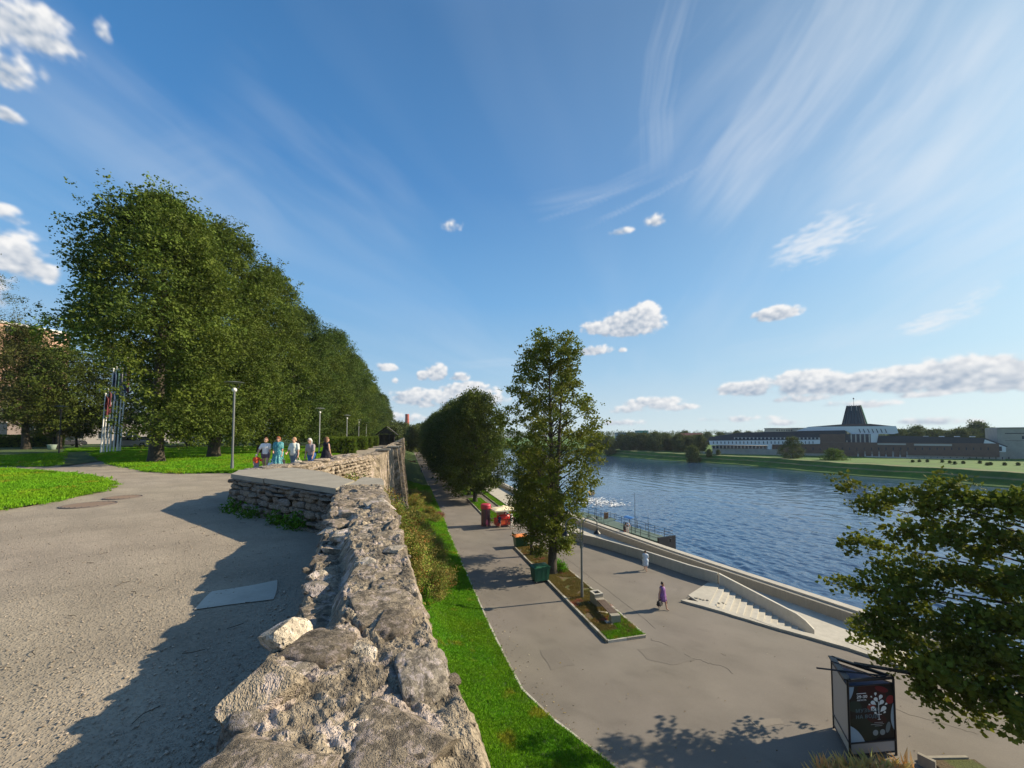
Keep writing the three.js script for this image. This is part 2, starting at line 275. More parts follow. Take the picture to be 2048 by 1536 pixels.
const M = {
  gravel: std({ map: rep(T.gravelC, 1.7), bumpMap: rep(T.gravelB, 1.7), bumpScale: 0.022, roughness: 0.96, vertexColors: true }),
  asphalt: std({ map: rep(T.asphC, 3.1), bumpMap: rep(T.asphB, 3.1), bumpScale: 0.006, roughness: 0.92, vertexColors: true }),
  stone: std({ map: rep(T.stoneC, 0.8), bumpMap: rep(T.stoneB, 0.8), bumpScale: 0.024, roughness: 0.97, vertexColors: true }),
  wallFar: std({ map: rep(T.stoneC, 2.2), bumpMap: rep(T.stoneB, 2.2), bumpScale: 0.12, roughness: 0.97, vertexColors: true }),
  concrete: std({ map: rep(T.concC, 2.7), bumpMap: rep(T.concB, 2.7), bumpScale: 0.008, roughness: 0.93 }),
  concreteDark: std({ map: rep(T.concC, 1.3), bumpMap: rep(T.concB, 1.3), bumpScale: 0.012, roughness: 0.95, color: rgb(0.66, 0.63, 0.58) }),
  concretePale: std({ map: rep(T.concC, 3.3), bumpMap: rep(T.concB, 3.3), bumpScale: 0.006, roughness: 0.9, color: rgb(1, 0.98, 0.94) }),
  turf: std({ map: rep(T.turfC, 2.3), bumpMap: rep(T.turfB, 2.3), bumpScale: 0.05, roughness: 1 }),
  dry: std({ map: rep(T.dryC, 2.9), bumpMap: rep(T.turfB, 2.9), bumpScale: 0.05, roughness: 1 }),
  bark: std({ map: rep(T.barkC, 0.6), bumpMap: rep(T.barkB, 0.6), bumpScale: 0.04, roughness: 0.95 }),
  black: flat(0.012, 0.012, 0.014, 0.45), steel: flat(0.28, 0.30, 0.32, 0.4, { metalness: 0.6 }), white: flat(0.72, 0.72, 0.70, 0.6), ironGreen: flat(0.03, 0.05, 0.045, 0.5),
};
// ================================================================ SETTING
function line(pts) { return z => { for (let i = 1; i < pts.length; i++) if (z >= pts[i][1]) { const a = pts[i - 1], b = pts[i]; return lerp(a[0], b[0], clamp((z - a[1]) / (b[1] - a[1]), 0, 1)); } return pts[pts.length - 1][0]; }; }
let bankY;
const UP = 9.0, QUAY = -2, WATER = -3.5;
const tone = (x, z, s = 1, k = 0.14) => { const v = 1 + k * 2 * fbm(x * 0.35 * s, z * 0.35 * s, 3.3, 4) + k * fbm(x * 0.05, z * 0.05, 8, 2); return [v, v * (1 + 0.02 * PN.noise(x * 0.2, z * 0.2, 4)), v * (1 + 0.05 * PN.noise(x * 0.2, z * 0.2, 9))]; };

// upper terrace
const wallIn = line([[-0.3, 8], [-0.4, -6.9], [-2.6, -10.2], [-3.55, -12], [-2.7, -20], [-1.9, -30], [-1.6, -300]]);
struct('park_ground', 'green park turf of the upper terrace', 'ground', sheet([[-900, 80], [-0.5, 80], [-0.5, -6.9], [-2.7, -10.2], [-3.55, -12], [-2.7, -20], [-1.9, -30], [-1.6, -300], [-1.6, -1400], [-900, -1400]], UP - 0.03), M.turf);
struct('gravel_path', 'beaten grey-brown gravel path on top of the old wall terrace', 'path',
  gridGeo(150, 320, (u, v) => { const z = 8 - 120 * v ** 1.4, x = lerp(-32, wallIn(z), u ** 0.7), near = sstep(-z, 30, 10); return [x, UP + near * (0.018 * fbm(x * 0.9, z * 0.9, 1, 3)) - 0.004, z]; }, q => tone(q[0], q[2], 2.2, 0.12)), M.gravel);
function ragged(poly, amp, step = 0.35) {   // a lawn edge is never a straight line
  const out = []; poly.forEach((a, i) => { const b = poly[(i + 1) % poly.length], L = Math.hypot(b[0] - a[0], b[1] - a[1]), n = Math.min(90, Math.max(1, Math.round(L / step))); for (let k = 0; k < n; k++) { const t = k / n, x = lerp(a[0], b[0], t), z = lerp(a[1], b[1], t); out.push([x + amp * 2 * PN.noise(x * 1.3, z * 1.3, 2), z + amp * 2 * PN.noise(x * 1.3, z * 1.3, 5)]); } }); return out;
}
const lawnWest = ragged([[-8.6, -9.5], [-8.95, -11.7], [-8.75, -13.3], [-9.2, -15.4], [-10.4, -17.6], [-13, -20.4], [-16, -23.1], [-20.2, -26.2], [-33, -31], [-33, 6], [-14, 4], [-9.6, -4]], 0.12);
const lawnTrees = ragged([[-7.5, -20.5], [-10.3, -21], [-12.2, -22.6], [-14.4, -25.6], [-16.3, -27.5], [-27.4, -43.6], [-40, -63], [-40, -112], [-5.9, -112], [-5.6, -44], [-6.6, -30], [-7.2, -23]], 0.12);
const lawnNorth = ragged([[-18.4, -27.2], [-20.5, -27.4], [-33, -33], [-33, -100], [-48, -75], [-42.5, -63.4], [-29.6, -44.2]], 0.12);
struct('lawn', 'sunlit park lawn beside the bend of the gravel path', 'lawn', sheet(lawnWest, UP + 0.035), M.turf);
struct('lawn', 'park lawn under the row of tall trees', 'lawn', sheet(lawnTrees, UP + 0.035), M.turf);
struct('lawn', 'park lawn in front of the clipped hedge', 'lawn', sheet(lawnNorth, UP + 0.035), M.turf);

// lower promenade
const edgeL = line([[9.2, -4], [7.7, -9], [6.61, -11.5], [5.5, -13.8], [4.78, -15.9], [4.6, -20.7], [4.55, -38], [4.7, -53], [4.7, -700]]);
const edgeR = line([[24, -2], [22.4, -12.5], [21.3, -14.6], [17.2, -21.5], [18.7, -22.1], [21.85, -23.6], [21.1, -25.4], [20.2, -29.15], [18.25, -34.35], [16.55, -37.7], [15.02, -46], [15.02, -700]]);
struct('promenade', 'grey asphalt promenade below the wall along the river', 'promenade',
  gridGeo(70, 330, (u, v) => { const z = -3 - 300 * v ** 2, x = lerp(edgeL(z) - 0.02, edgeR(z), u); return [x, 0.004 * fbm(x * 0.4, z * 0.4, 6, 2), z]; }, q => { const t = tone(q[0], q[2], 1, 0.15), n = 1 - 0.12 * sstep(fbm(q[0] * 0.8, q[2] * 0.8, 21, 4), 0.12, 0.3); return t.map(v => v * n); }), M.asphalt);
const lawnY = (x, z) => {
  const s = clamp((edgeL(z) - x) / (edgeL(z) + 0.4), 0, 1), rec = sstep(-z, 8.5, 13) * sstep(z, -40, -27);
  return 0.03 + 1.5 * s ** 1.35 + rec * 5.6 * sstep(-x, -2.3, 2.4) + 0.05 * fbm(x * 0.6, z * 0.6, 2, 3);
};
struct('bank_lawn', 'bright green lawn bank between the old wall and the promenade', 'lawn', gridGeo(26, 300, (u, v) => { const z = -3 - 300 * v ** 1.5, x = lerp(-3.6, edgeL(z), u); return [x, lawnY(x, z), z]; }), M.turf);
function stripWall(pts, bottom, thick, cap) {   // pts [x, z, top]; the wall lies on the right-hand side of the line
  const geos = [], L = [], R = [];
  pts.forEach((p, i) => { const a = pts[Math.max(0, i - 1)], b = pts[Math.min(pts.length - 1, i + 1)], dx = b[0] - a[0], dz = b[1] - a[1], l = Math.hypot(dx, dz), nx = -dz / l, nz = dx / l; L.push([p[0], p[1]]); R.push([p[0] + nx * thick, p[1] + nz * thick]); });
  const pos = [], uv = []; let s = 0;
  const quad = (a, b, c, d, u0, u1, v0, v1, v2, v3) => { pos.push(...a, ...b, ...c, ...a, ...c, ...d); uv.push(u0, v0, u1, v1, u1, v2, u0, v0, u1, v2, u0, v3); };
  for (let i = 0; i < pts.length - 1; i++) {
    const t0 = pts[i][2], t1 = pts[i + 1][2], l = Math.hypot(pts[i + 1][0] - pts[i][0], pts[i + 1][1] - pts[i][1]), e = 0.02;
    const a = [L[i][0], bottom, L[i][1]], b = [L[i + 1][0], bottom, L[i + 1][1]], c = [L[i + 1][0], t1 - e, L[i + 1][1]], d = [L[i][0], t0 - e, L[i][1]];
    const a2 = [R[i][0], bottom, R[i][1]], b2 = [R[i + 1][0], bottom, R[i + 1][1]], c2 = [R[i + 1][0], t1 - e, R[i + 1][1]], d2 = [R[i][0], t0 - e, R[i][1]];
    const m = (p, q, t) => [lerp(p[0], q[0], e / thick), t, lerp(p[2], q[2], e / thick)];
    const c1 = m(c, c2, t1), d1 = m(d, d2, t0), c3 = m(c2, c, t1), d3 = m(d2, d, t0);
    quad(a, b, c, d, s, s + l, 0, 0, t1 - bottom, t0 - bottom); quad(d, c, c1, d1, s, s + l, 5, 5, 5.03, 5.03); quad(d1, c1, c3, d3, s, s + l, 7, 7, 7 + thick, 7 + thick); quad(d3, c3, c2, d2, s, s + l, 5, 5, 5.03, 5.03); quad(d2, c2, b2, a2, s, s + l, 0, 0, 1, 1);
    if (i === 0) quad(a2, a, d, d2, 0, thick, 0, 0, 1, 1); if (i === pts.length - 2) quad(b, b2, c2, c, 0, thick, 0, 0, 1, 1);
    s += l;
  }
  const g = new THREE.BufferGeometry(); g.setAttribute('position', new THREE.Float32BufferAttribute(pos, 3)); g.setAttribute('uv', new THREE.Float32BufferAttribute(uv, 2)); g.computeVertexNormals(); return g;
}
// kerb pieces along the lawn and round the planted islands
function kerbRun(parent, pts, w, y0, y1, len = 1.0, seed = 1) {
  const r = rng(seed);
  for (let i = 0; i < pts.length - 1; i++) {
    const [x0, z0] = pts[i], [x1, z1] = pts[i + 1], L = Math.hypot(x1 - x0, z1 - z0), n = Math.max(1, Math.round(L / len)), ang = Math.atan2(-(z1 - z0), x1 - x0);
    for (let k = 0; k < n; k++) { const t = (k + 0.5) / n; part('kerb_stone', box(L / n - 0.012, y1 - y0, w, lerp(x0, x1, t), (y0 + y1) / 2 + 0.008 * (r() - 0.5), lerp(z0, z1, t), ang + 0.006 * (r() - 0.5)), r() < 0.5 ? M.concrete : M.concreteDark, parent); }
  }
}
{ const k = thing('lawn_kerb', 'low concrete kerb between the bank lawn and the promenade', 'kerb'); k.userData.kind = 'structure'; const pts = []; for (let z = -4; z > -40; z -= 2) pts.push([edgeL(z) + 0.05, z]); kerbRun(k, pts, 0.09, -0.1, 0.055, 1, 4); pts.length = 0; for (let z = -40; z >= -200; z -= 8) pts.push([edgeL(z) + 0.05, z]); kerbRun(k, pts, 0.09, -0.1, 0.055, 4, 5); }
function island(label, poly, dry) {
  const g = thing('planted_island', label, 'planter', [0, 0, 0]); g.userData.kind = 'structure';
  part('soil', sheet(poly, 0.1), dry ? M.dry : M.turf, g); kerbRun(g, [...poly, poly[0]], 0.13, -0.1, 0.14, 1, 9); return g;
}
const islandA = [[10.17, -18.38], [12.36, -18.33], [12.55, -26], [12.5, -36], [10.12, -36]];
const islandB = [[10.1, -47], [12.45, -47], [12.5, -65.5], [10.1, -65.5]], islandC = [[10.1, -69], [12.5, -69], [12.5, -240], [10.1, -240]], islandD = [[13.65, -44.5], [14.85, -46.8], [14.85, -240], [13.65, -240]];
island('kerbed island of dry grass with bench, bin and lamp post', islandA, true);
island('kerbed grass strip behind the red drinks cart', islandB, false); island('long kerbed grass strip under the far row of trees', islandC, false); island('narrow kerbed grass strip along the quay edge', islandD, false);
{ // asphalt seams, repairs and cracks
  const g = thing('asphalt_repairs', 'darker asphalt repair patches, seams and cracks on the promenade', 'repair patch'); g.userData.kind = 'structure';
  const dark = std({ map: rep(T.asphC, 2.3), bumpMap: rep(T.asphB, 2.3), bumpScale: 0.006, color: rgb(0.88, 0.88, 0.88) }), pale = std({ map: rep(T.asphC, 1.9), color: rgb(1.12, 1.11, 1.08) }), crack = flat(0.10, 0.09, 0.078, 1);
  const P = pts => ragged(pts.map(([x, y]) => { const q = G(x, y, 0); return [q.x, q.z]; }), 0.05, 0.2);
  for (const [m, pts] of [[dark, [[1275, 1298], [1345, 1292], [1390, 1322], [1340, 1330], [1292, 1318]]], [pale, [[1500, 1440], [1560, 1436], [1570, 1448], [1512, 1454]]], [dark, [[1080, 1300], [1120, 1296], [1150, 1330], [1100, 1340]]], [pale, [[960, 1216], [1000, 1212], [1004, 1218], [962, 1222]]]]) part('patch', sheet(P(pts), 0.008), m, g);
  const run = (pts, w, m) => { const v = pts.map(([x, z]) => V(x, 0.006, z)), gg = []; for (let i = 0; i < v.length - 1; i++) { const d = v[i + 1].clone().sub(v[i]), l = d.length(); gg.push(box(l + 0.01, 0.005, w * (0.6 + 0.8 * Math.abs(PN.noise(i * 0.7, 1, 2))), (v[i].x + v[i + 1].x) / 2, 0.0055, (v[i].z + v[i + 1].z) / 2, Math.atan2(-d.z, d.x))); } part('crack', gg, m, g); };
  const wob = (x0, z0, x1, z1, a, n = 26) => Array.from({ length: n + 1 }, (_, i) => { const t = i / n; return [lerp(x0, x1, t) + a * fbm(t * 6, x0, z0, 3), lerp(z0, z1, t) + a * fbm(t * 6, z0, x0 + 4, 3)]; });
  run(wob(13.6, -34, 13.5, -19, 0.3, 60), 0.014, crack); run(wob(12.6, -18.2, 14.2, -14.6, 0.7, 60), 0.014, crack); run(wob(17.5, -12.2, 20, -9.3, 0.3, 40), 0.03, pale);
}
// quay, its parapet, the stairs and the river wall
const parapetLine = [[15.02, -300], [15.02, -47], [16.55, -37.7], [18.25, -34.4], [20.2, -29.15], [21.2, -25.44], [21.95, -23.55]];
const riverLine = [[23.4, -400], [23.4, -66], [24.1, -53.6], [25.4, -43.7], [26.6, -35.6], [28.3, -26.7], [29.7, -19.4], [31.2, -12], [33.5, 2]];
struct('quay', 'pale concrete quay walk beside the water, two metres below the promenade', 'quay', sheet([...parapetLine.map(([x, z]) => [x, z]), [22, -23.5], [17.5, -21.4], [21, -15], [23, -10], [25, 2], ...[...riverLine].reverse().map(([x, z]) => [x + 0.2, z])], QUAY), M.concretePale);
{
  const g = thing('quay_parapet', 'grey concrete parapet wall between promenade and quay, sloping down the stairs', 'parapet wall');
  const segs = []; for (let i = 0; i < parapetLine.length - 1; i++) { const [x0, z0] = parapetLine[i], [x1, z1] = parapetLine[i + 1]; segs.push([x0, z0, z0 < -44 ? 0.24 : 0.8]); if (i === 1) segs.push([lerp(x0, x1, 0.25), lerp(z0, z1, 0.25), 0.8]); }
  segs.push([21.95, -23.55, 0.8], [22.0, -23.42, 0.8]); part('wall_panel', stripWall(segs, QUAY - 0.3, 0.24), M.concrete, g);
  const d = [0.62, 0.785], st = []; for (let k = 0; k <= 12; k++) { const t = k / 12 * 5.35, drop = k > 10 ? [0, 0.13, 0.42][k - 10] : 0; st.push([22.03 + d[0] * t, -23.4 + d[1] * t, 0.78 - 1.97 * (t / 5.35) - drop]); }
  part('wall_panel', stripWall(st, QUAY - 0.3, 0.26), M.concrete, g);
  const s = thing('quay_stairs', 'flight of pale concrete steps down to the quay', 'stairs'); const c = [0.785, -0.62], w = 5.2;
  for (let k = 0; k < 14; k++) {
    const a = [22.02 + d[0] * 0.344 * k, -23.36 + d[1] * 0.344 * k], b = [a[0] + d[0] * 0.352, a[1] + d[1] * 0.352], y = -(k + 1) * 2 / 15 + 0.09;
    part('step', prism([a, b, [b[0] - c[0] * w, b[1] - c[1] * w], [a[0] - c[0] * w, a[1] - c[1] * w]], QUAY - 0.2, y, 0.012), k % 2 ? M.concretePale : M.concrete, s);
  }
  part('landing', prism([[18.35, -22.25], [18.2, -20.7], [18.5, -20.58], [22.0, -23.34], [21.9, -23.62], [21.3, -23.75]], -0.3, 0.035, 0.01), M.concretePale, s);
  const kb = thing('stair_kerb', 'crumbling pale concrete kerb strip bordering the stairs', 'kerb'); kb.userData.kind = 'structure';
  const left = [[17.2, -21.55], [18.55, -19.35], [19.9, -16.95], [21.45, -14.5], [22.3, -12.4], [23.7, -8], [25, 2]], right = [[26.2, 2], [24.6, -8.2], [23.2, -12.6], [21.95, -15], [20.75, -16.5], [19.45, -18.45], [18.3, -20.8], [17.6, -21.5]];
  for (let i = 0; i < 6; i++) { const a = left[i], b = left[i + 1], n = right.length, c2 = right[n - 2 - i], d2 = right[n - 1 - i]; const poly = ragged([a, b, c2, d2], i < 4 ? 0.02 : 0.005, 0.25); part('kerb_slab', prism(poly, QUAY - 0.2, 0.13 - 0.012 * (i % 2), 0), M.concretePale, kb); }
  const rr = rng(77), rub = []; for (let i = 0; i < 16; i++) { const t = rr(); rub.push(new THREE.IcosahedronGeometry(0.04 + 0.07 * rr(), 0).scale(1, 0.6, 1).rotateY(rr() * 6).translate(lerp(17.9, 19.6, t) + 0.25 * rr(), 0.05, lerp(-21.9, -20.3, t) - 0.3 * rr())); } part('broken_concrete', rub.map(boxUV), M.concreteDark, kb).userData.kind = 'stuff';
}
{ const g = thing('river_wall', 'low concrete river wall with pale flat capping along the water', 'river wall'); const s = riverLine.map(([x, z]) => [x, z, -1.28]); part('wall_panel', stripWall(s, -6, 0.55), M.concreteDark, g);
  for (let i = 0; i < riverLine.length - 1; i++) { const [x0, z0] = riverLine[i], [x1, z1] = riverLine[i + 1], L = Math.hypot(x1 - x0, z1 - z0), n = Math.min(12, Math.max(1, Math.round(L / 2.4))), a = Math.atan2(-(z1 - z0), x1 - x0); for (let k = 0; k < n; k++) { const t = (k + 0.5) / n; part('cap_stone', box(L / n - 0.015, 0.13, 0.68, lerp(x0, x1, t) + 0.26, -1.215, lerp(z0, z1, t), a), M.concretePale, g); } } }

// river: real waves near, finer ripples as relief
const bankX = line([[160, 60], [158.4, -63], [157, -71], [160, -82], [157, -90], [154, -97], [154, -112], [155, -128], [157, -150], [150, -178], [143, -200], [141, -239], [134, -330], [98, -450], [30, -600], [-40, -800]]);
{
  const zs = [], xs = []; for (let z = 12; z > -86; z -= 0.21) zs.push(z); for (let i = 1; i <= 70; i++) zs.push(-86 - 1.2 * i - 520 * (i / 70) ** 2.4); for (let x = 23; x < 62; x += 0.17) xs.push(x); for (let i = 0; i <= 80; i++) xs.push(62 + 0.35 * i + 75 * (i / 80) ** 2);
  const NX = xs.length - 1, NZ = zs.length - 1;
  const wave = (x, z) => {
    const d = Math.hypot(x, z), k = Math.min(1, (48 / d) ** 1.1), s = 0.8 * x - 0.15 * z, w = fbm(x * 0.05, z * 0.05, 4, 2) * 6;
    const e = sstep(x, 62, 30), calm = 0.35 + 0.65 * e;
    let y = 0.02 * k * calm * Math.sin(s * 1.9 + w * 2.4 + z * 0.05) + 0.72 * k * calm * fbm(x * 0.55 + z * 0.08 + w * 0.1, z * 0.22, 2.2, 3) + 0.24 * k * fbm(x * 1.3, z * 0.8, 7.7, 3);
    y += 0.26 * e * sstep(z, -46, -22) * Math.max(0, fbm(x * 0.34 + 3, z * 0.10, 12, 2));
    for (const [cx, cz, R, wd] of [[136, -104, 22, 2.2], [136, -104, 30, 2.5]]) { const r = Math.hypot((x - cx) * 1.0, (z - cz) * 0.55), q = (r - R) / wd; if (Math.abs(q) < 2 && x < 150) y += 0.10 * Math.exp(-q * q) * Math.sin(q * 3); }
    for (const [x0, z0, x1, z1] of [[40, -62, 120, -215], [34, -66, 60, -40], [70, -70, 112, -52]]) { const L = Math.hypot(x1 - x0, z1 - z0), t = clamp(((x - x0) * (x1 - x0) + (z - z0) * (z1 - z0)) / L / L, 0, 1), q = Math.hypot(x - lerp(x0, x1, t), z - lerp(z0, z1, t)) / 1.2; if (q < 3) y += 0.05 * Math.exp(-q * q) * Math.cos(q * 2); }
    return WATER + y;
  };
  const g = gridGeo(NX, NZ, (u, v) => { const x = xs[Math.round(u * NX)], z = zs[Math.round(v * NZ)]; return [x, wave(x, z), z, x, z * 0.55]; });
  struct('river', 'wide rippled blue river', 'river', g, new THREE.MeshPhysicalMaterial({ color: rgb(0.032, 0.075, 0.15), roughness: 0.08, ior: 1.6, bumpMap: rep(T.waterB, 9), bumpScale: 0.03 }));  // blue base colour stands in for part of the sky reflection
  struct('river_bed', 'dark river bed reaching upstream', 'ground', sheet([[-300, 80], [400, 80], [400, -1400], [-300, -1400]], -7), flat(0.03, 0.04, 0.05, 0.4));
}
// far bank in grassy terraces
{
  const prof = [[0, -3.9], [0.6, -3.3], [2.6, -2.7], [3.4, -2.3], [4.6, -1.3], [5.3, -1.25], [7.6, 0.35], [8.4, 0.45], [24, 0.6], [60, 1.0], [90, 1.6], [140, 3], [400, 8], [1200, 16]];
  const ds = []; for (let i = 0; i < prof.length - 1; i++) for (let k = 0; k < (i < 10 ? 4 : 3); k++) ds.push(lerp(prof[i][0], prof[i + 1][0], k / (i < 10 ? 4 : 3))); ds.push(1200);
  const yOf = d => { for (let i = 1; i < prof.length; i++) if (d <= prof[i][0]) return lerp(prof[i - 1][1], prof[i][1], (d - prof[i - 1][0]) / (prof[i][0] - prof[i - 1][0])); return 16; };
  bankY = (x, z) => yOf(Math.max(0, x - bankX(z)));
  const nz = 260, nd = ds.length - 1;
  const g = gridGeo(nd, nz, (u, v) => { const z = 60 - 1000 * v ** 1.3, d = ds[Math.round(u * nd)], x = bankX(z) + d; return [x, yOf(d) + (d < 12 ? 0.5 * sstep(d, 0.3, 3) : d < 70 ? 0.4 : 1.5) * fbm(x * 0.12, z * 0.12, 3, 3), z, x, z]; },
    q => { const d = q[0] - bankX(q[2]), t = 0.75 + 0.7 * fbm(q[0] * 0.12, q[2] * 0.12, 6, 4), path = (d > 4.5 && d < 5.35) || (d > 7.6 && d < 8.5); return path ? [2.7, 1.55, 3.6] : [t * 1.35, t * 1.8, t * 0.65]; });
  struct('far_bank', 'grassy terraced bank with pale paths across the river', 'river bank', g, std({ map: rep(T.turfC, 7), color: rgb(1, 1, 1), vertexColors: true, roughness: 1 }));
}
// ================================================================ THE OLD WALL
function tintGeo(g, c, k = 0.12, s = 6) { const p = g.attributes.position, a = new Float32Array(p.count * 3); for (let i = 0; i < p.count; i++) { const n = 1 + k * 2 * PN.noise(p.getX(i) * s, p.getY(i) * s, p.getZ(i) * s); a[i * 3] = c[0] * n; a[i * 3 + 1] = c[1] * n; a[i * 3 + 2] = c[2] * n; } g.setAttribute('color', new THREE.BufferAttribute(a, 3)); return g; }
function rock(seed, detail, sx, sy, sz, c, boxy = 0, rough = 0.1) {
  const r = rng(seed); let g = new THREE.IcosahedronGeometry(1, detail); g.deleteAttribute('normal'); g.deleteAttribute('uv'); g = mergeVertices(g, 1e-4);
  const planes = Array.from({ length: boxy ? 3 : 13 }, () => [V(gauss(r), gauss(r) * 1.4, gauss(r)).normalize(), 0.52 + 0.28 * r()]), p = g.attributes.position, v = V(0, 0, 0), ox = r() * 50;
  for (let i = 0; i < p.count; i++) {
    v.fromBufferAttribute(p, i).normalize();
    if (boxy) { const e = boxy, m = (Math.abs(v.x) ** e + Math.abs(v.y) ** e + Math.abs(v.z) ** e) ** (1 / e); v.divideScalar(m); }
    v.multiplyScalar(1 + (boxy ? 0.10 : 0.32) * fbm(v.x * 1.1 + ox, v.y * 1.1, v.z * 1.1, 2) + rough * fbm(v.x * 3.4 + ox, v.y * 3.4, v.z * 3.4, 3));
    for (const [n, d] of planes) { const q = v.dot(n) - d; if (q > 0) v.addScaledVector(n, -q * 0.95); }
    p.setXYZ(i, v.x * sx, v.y * sy, v.z * sz);
  }
  if (!boxy) g = g.toNonIndexed(); g.computeVertexNormals(); g = boxUV(g); const u = g.attributes.uv, du = r() * 9, dv = r() * 9; for (let i = 0; i < u.count; i++) u.setXY(i, u.getX(i) + du, u.getY(i) + dv);
  return tintGeo(g, c, 0.13, 5);
}
const STONE_TONES = [[1.0, 0.94, 0.85], [1.35, 1.33, 1.3], [0.78, 0.74, 0.69], [1.15, 1.08, 0.97], [0.9, 0.9, 0.9], [1.7, 1.68, 1.62]];
{
  const xL = line([[-0.6, 4], [-0.55, -1.3], [-0.58, -2.2], [-0.68, -3], [-0.85, -4.3], [-1.09, -6.5], [-1.16, -7.5]]), xR = line([[0.36, 4], [0.27, -1.1], [0.24, -1.4], [0.17, -1.7], [0.12, -2.3], [0.07, -3], [-0.07, -4.4], [-0.24, -6.2], [-0.42, -7.6]]);
  const wall = thing('rubble_wall', 'broken top of the old rubble stone wall, weathered beige limestone and mortar', 'wall');
  const cell = (x, z, s) => { // distance between the two nearest stones: deep joints round lumps
    x *= s; z *= s; const ix = Math.floor(x), iz = Math.floor(z); let a = 9, b = 9, id = 0;
    for (let i = -1; i <= 1; i++) for (let j = -1; j <= 1; j++) { const h = Math.sin((ix + i) * 127.1 + (iz + j) * 311.7) * 43758.5453, h2 = Math.sin((ix + i) * 269.5 + (iz + j) * 183.3) * 43758.5453, fx = h - Math.floor(h), fz = h2 - Math.floor(h2), d = Math.hypot(ix + i + fx - x, iz + j + fz - z); if (d < a) { b = a; a = d; id = fx; } else if (d < b) b = d; }
    return [b - a, id];
  };
  const topY = (x, z) => {
    const w = (x - xL(z)) / (xR(z) - xL(z)), wx = x + 0.12 * fbm(x * 3, z * 3, 1, 3), wz = z + 0.16 * fbm(x * 3, z * 3, 5, 3);
    const [e, id] = cell(wx, wz * 0.8, 2.6), [e2, id2] = cell(wx + 7, wz, 6.5);
    const ledge = sstep(0.42 - w + 0.2 * fbm(z * 1.3, 2, x, 2), 0, 0.16) * sstep(-z, 1.9, 2.3) * sstep(z, -5.6, -4.4);
    return 9.79 - 0.12 * (1 - sstep(Math.min(w, 1 - w), -0.02, 0.07)) - 0.13 * ledge
      + 0.03 * (id - 0.5) * sstep(e, 0, 0.07) + 0.014 * sstep(e, 0, 0.12) + 0.015 * (id2 - 0.5) * sstep(e2, 0, 0.09) + 0.03 * fbm(x * 1.3, z * 1.3, 3, 2) - 0.05 * Math.max(0, fbm(x * 6, z * 6, 14, 3)) - 0.035 * Math.max(0, fbm(x * 16, z * 16, 24, 2)) + 0.016 * fbm(x * 13, z * 13, 4, 3) + 0.02 * fbm(x * 50, z * 50, 6, 2);
  };
  const g = gridGeo(190, 620, (u, v) => {
    const z = 1.4 - 9.0 * v ** 1.25; let x, y;
    const l = xL(z) + 0.05 * fbm(z * 2.2, 1, 1, 4), r = xR(z) - 0.02 + 0.07 * fbm(z * 2.0, 6, 1, 4);
    if (u < 0.2) { const t = u / 0.2; x = l + 0.04 * (1 - t) + 0.05 * fbm(z * 4, t * 4, 8, 3) * (1 - t); y = lerp(UP - 0.12, topY(l, z), t ** 0.9); }
    else if (u < 0.8) { x = lerp(l, r, (u - 0.2) / 0.6); y = topY(x, z); }
    else { const t = (u - 0.8) / 0.2; x = r + 0.12 * t + 0.06 * fbm(z * 3, t * 5, 3, 3); y = lerp(topY(r, z), 8.2, t); }
    return [x, y, z, x + (u < 0.2 ? y : u > 0.8 ? -y : 0), z];
  }, q => { const n = 1 + 0.5 * fbm(q[0] * 2.2, q[2] * 2.2, 4, 4), [e, id] = cell(q[0], q[2] * 0.8, 2.6), k = n * lerp(0.82, 0.88 + 0.3 * id, sstep(e, 0.02, 0.12)); return [k * 0.98, k * 0.93, k * 0.84]; });
  part('core', g, M.stone, wall, 'lumpy mortar and stone core of the wall top');
  // stones standing out of it, read off the photograph: pixel, height, size, tone
  const key = [[520, 1345, 9.70, 0.12, 0.14, 0.13, 5, 31], [455, 1465, 9.70, 0.15, 0.15, 0.17, 3, 7], [724, 1283, 9.83, 0.15, 0.05, 0.08, 5, 3], [628, 1165, 9.62, 0.10, 0.07, 0.08, 5, 4], [735, 1112, 9.83, 0.13, 0.05, 0.12, 5, 6], [788, 1094, 9.82, 0.14, 0.05, 0.13, 1, 9], [610, 1278, 9.64, 0.10, 0.06, 0.09, 1, 12], [690, 1060, 9.80, 0.22, 0.07, 0.22, 1, 13], [770, 1062, 9.82, 0.18, 0.07, 0.2, 0, 14],
    [760, 1010, 9.82, 0.3, 0.09, 0.3, 1, 20], [700, 1020, 9.80, 0.26, 0.09, 0.3, 0, 21], [735, 992, 9.84, 0.3, 0.07, 0.25, 3, 22], 
    [585, 1215, 9.56, 0.13, 0.09, 0.15, 4, 28], [668, 1065, 9.64, 0.16, 0.08, 0.26, 1, 29], [675, 1105, 9.66, 0.16, 0.07, 0.26, 3, 30]];
  for (const [px, py, y, sx, sy, sz, tn, sd] of key) { const q = G(px, py, y), f = sd === 31 || sd === 7 ? 0.85 : 0.78, m = part('stone', rock(sd + 100, 11, sx * f, sy * 0.8, sz * f, STONE_TONES[tn], 0, 0.22), M.stone, wall); q.x = clamp(q.x, xL(q.z) + 0.7 * sx, xR(q.z) - 0.6 * sx); q.y = topY(q.x, q.z) + (sd === 31 ? 0.02 : -0.005); m.position.copy(q); m.rotation.set(0.16 * (sd % 3 - 1), sd * 1.7, 0.16 * ((sd * 7) % 3 - 1)); }
  const r = rng(404), lib = []; for (let i = 0; i < 18; i++) lib.push(rock(300 + i, 6, 1, 0.55, 0.85, STONE_TONES[[0, 3, 4, 1, 2, 0][i % 6]], 0, 0.22));
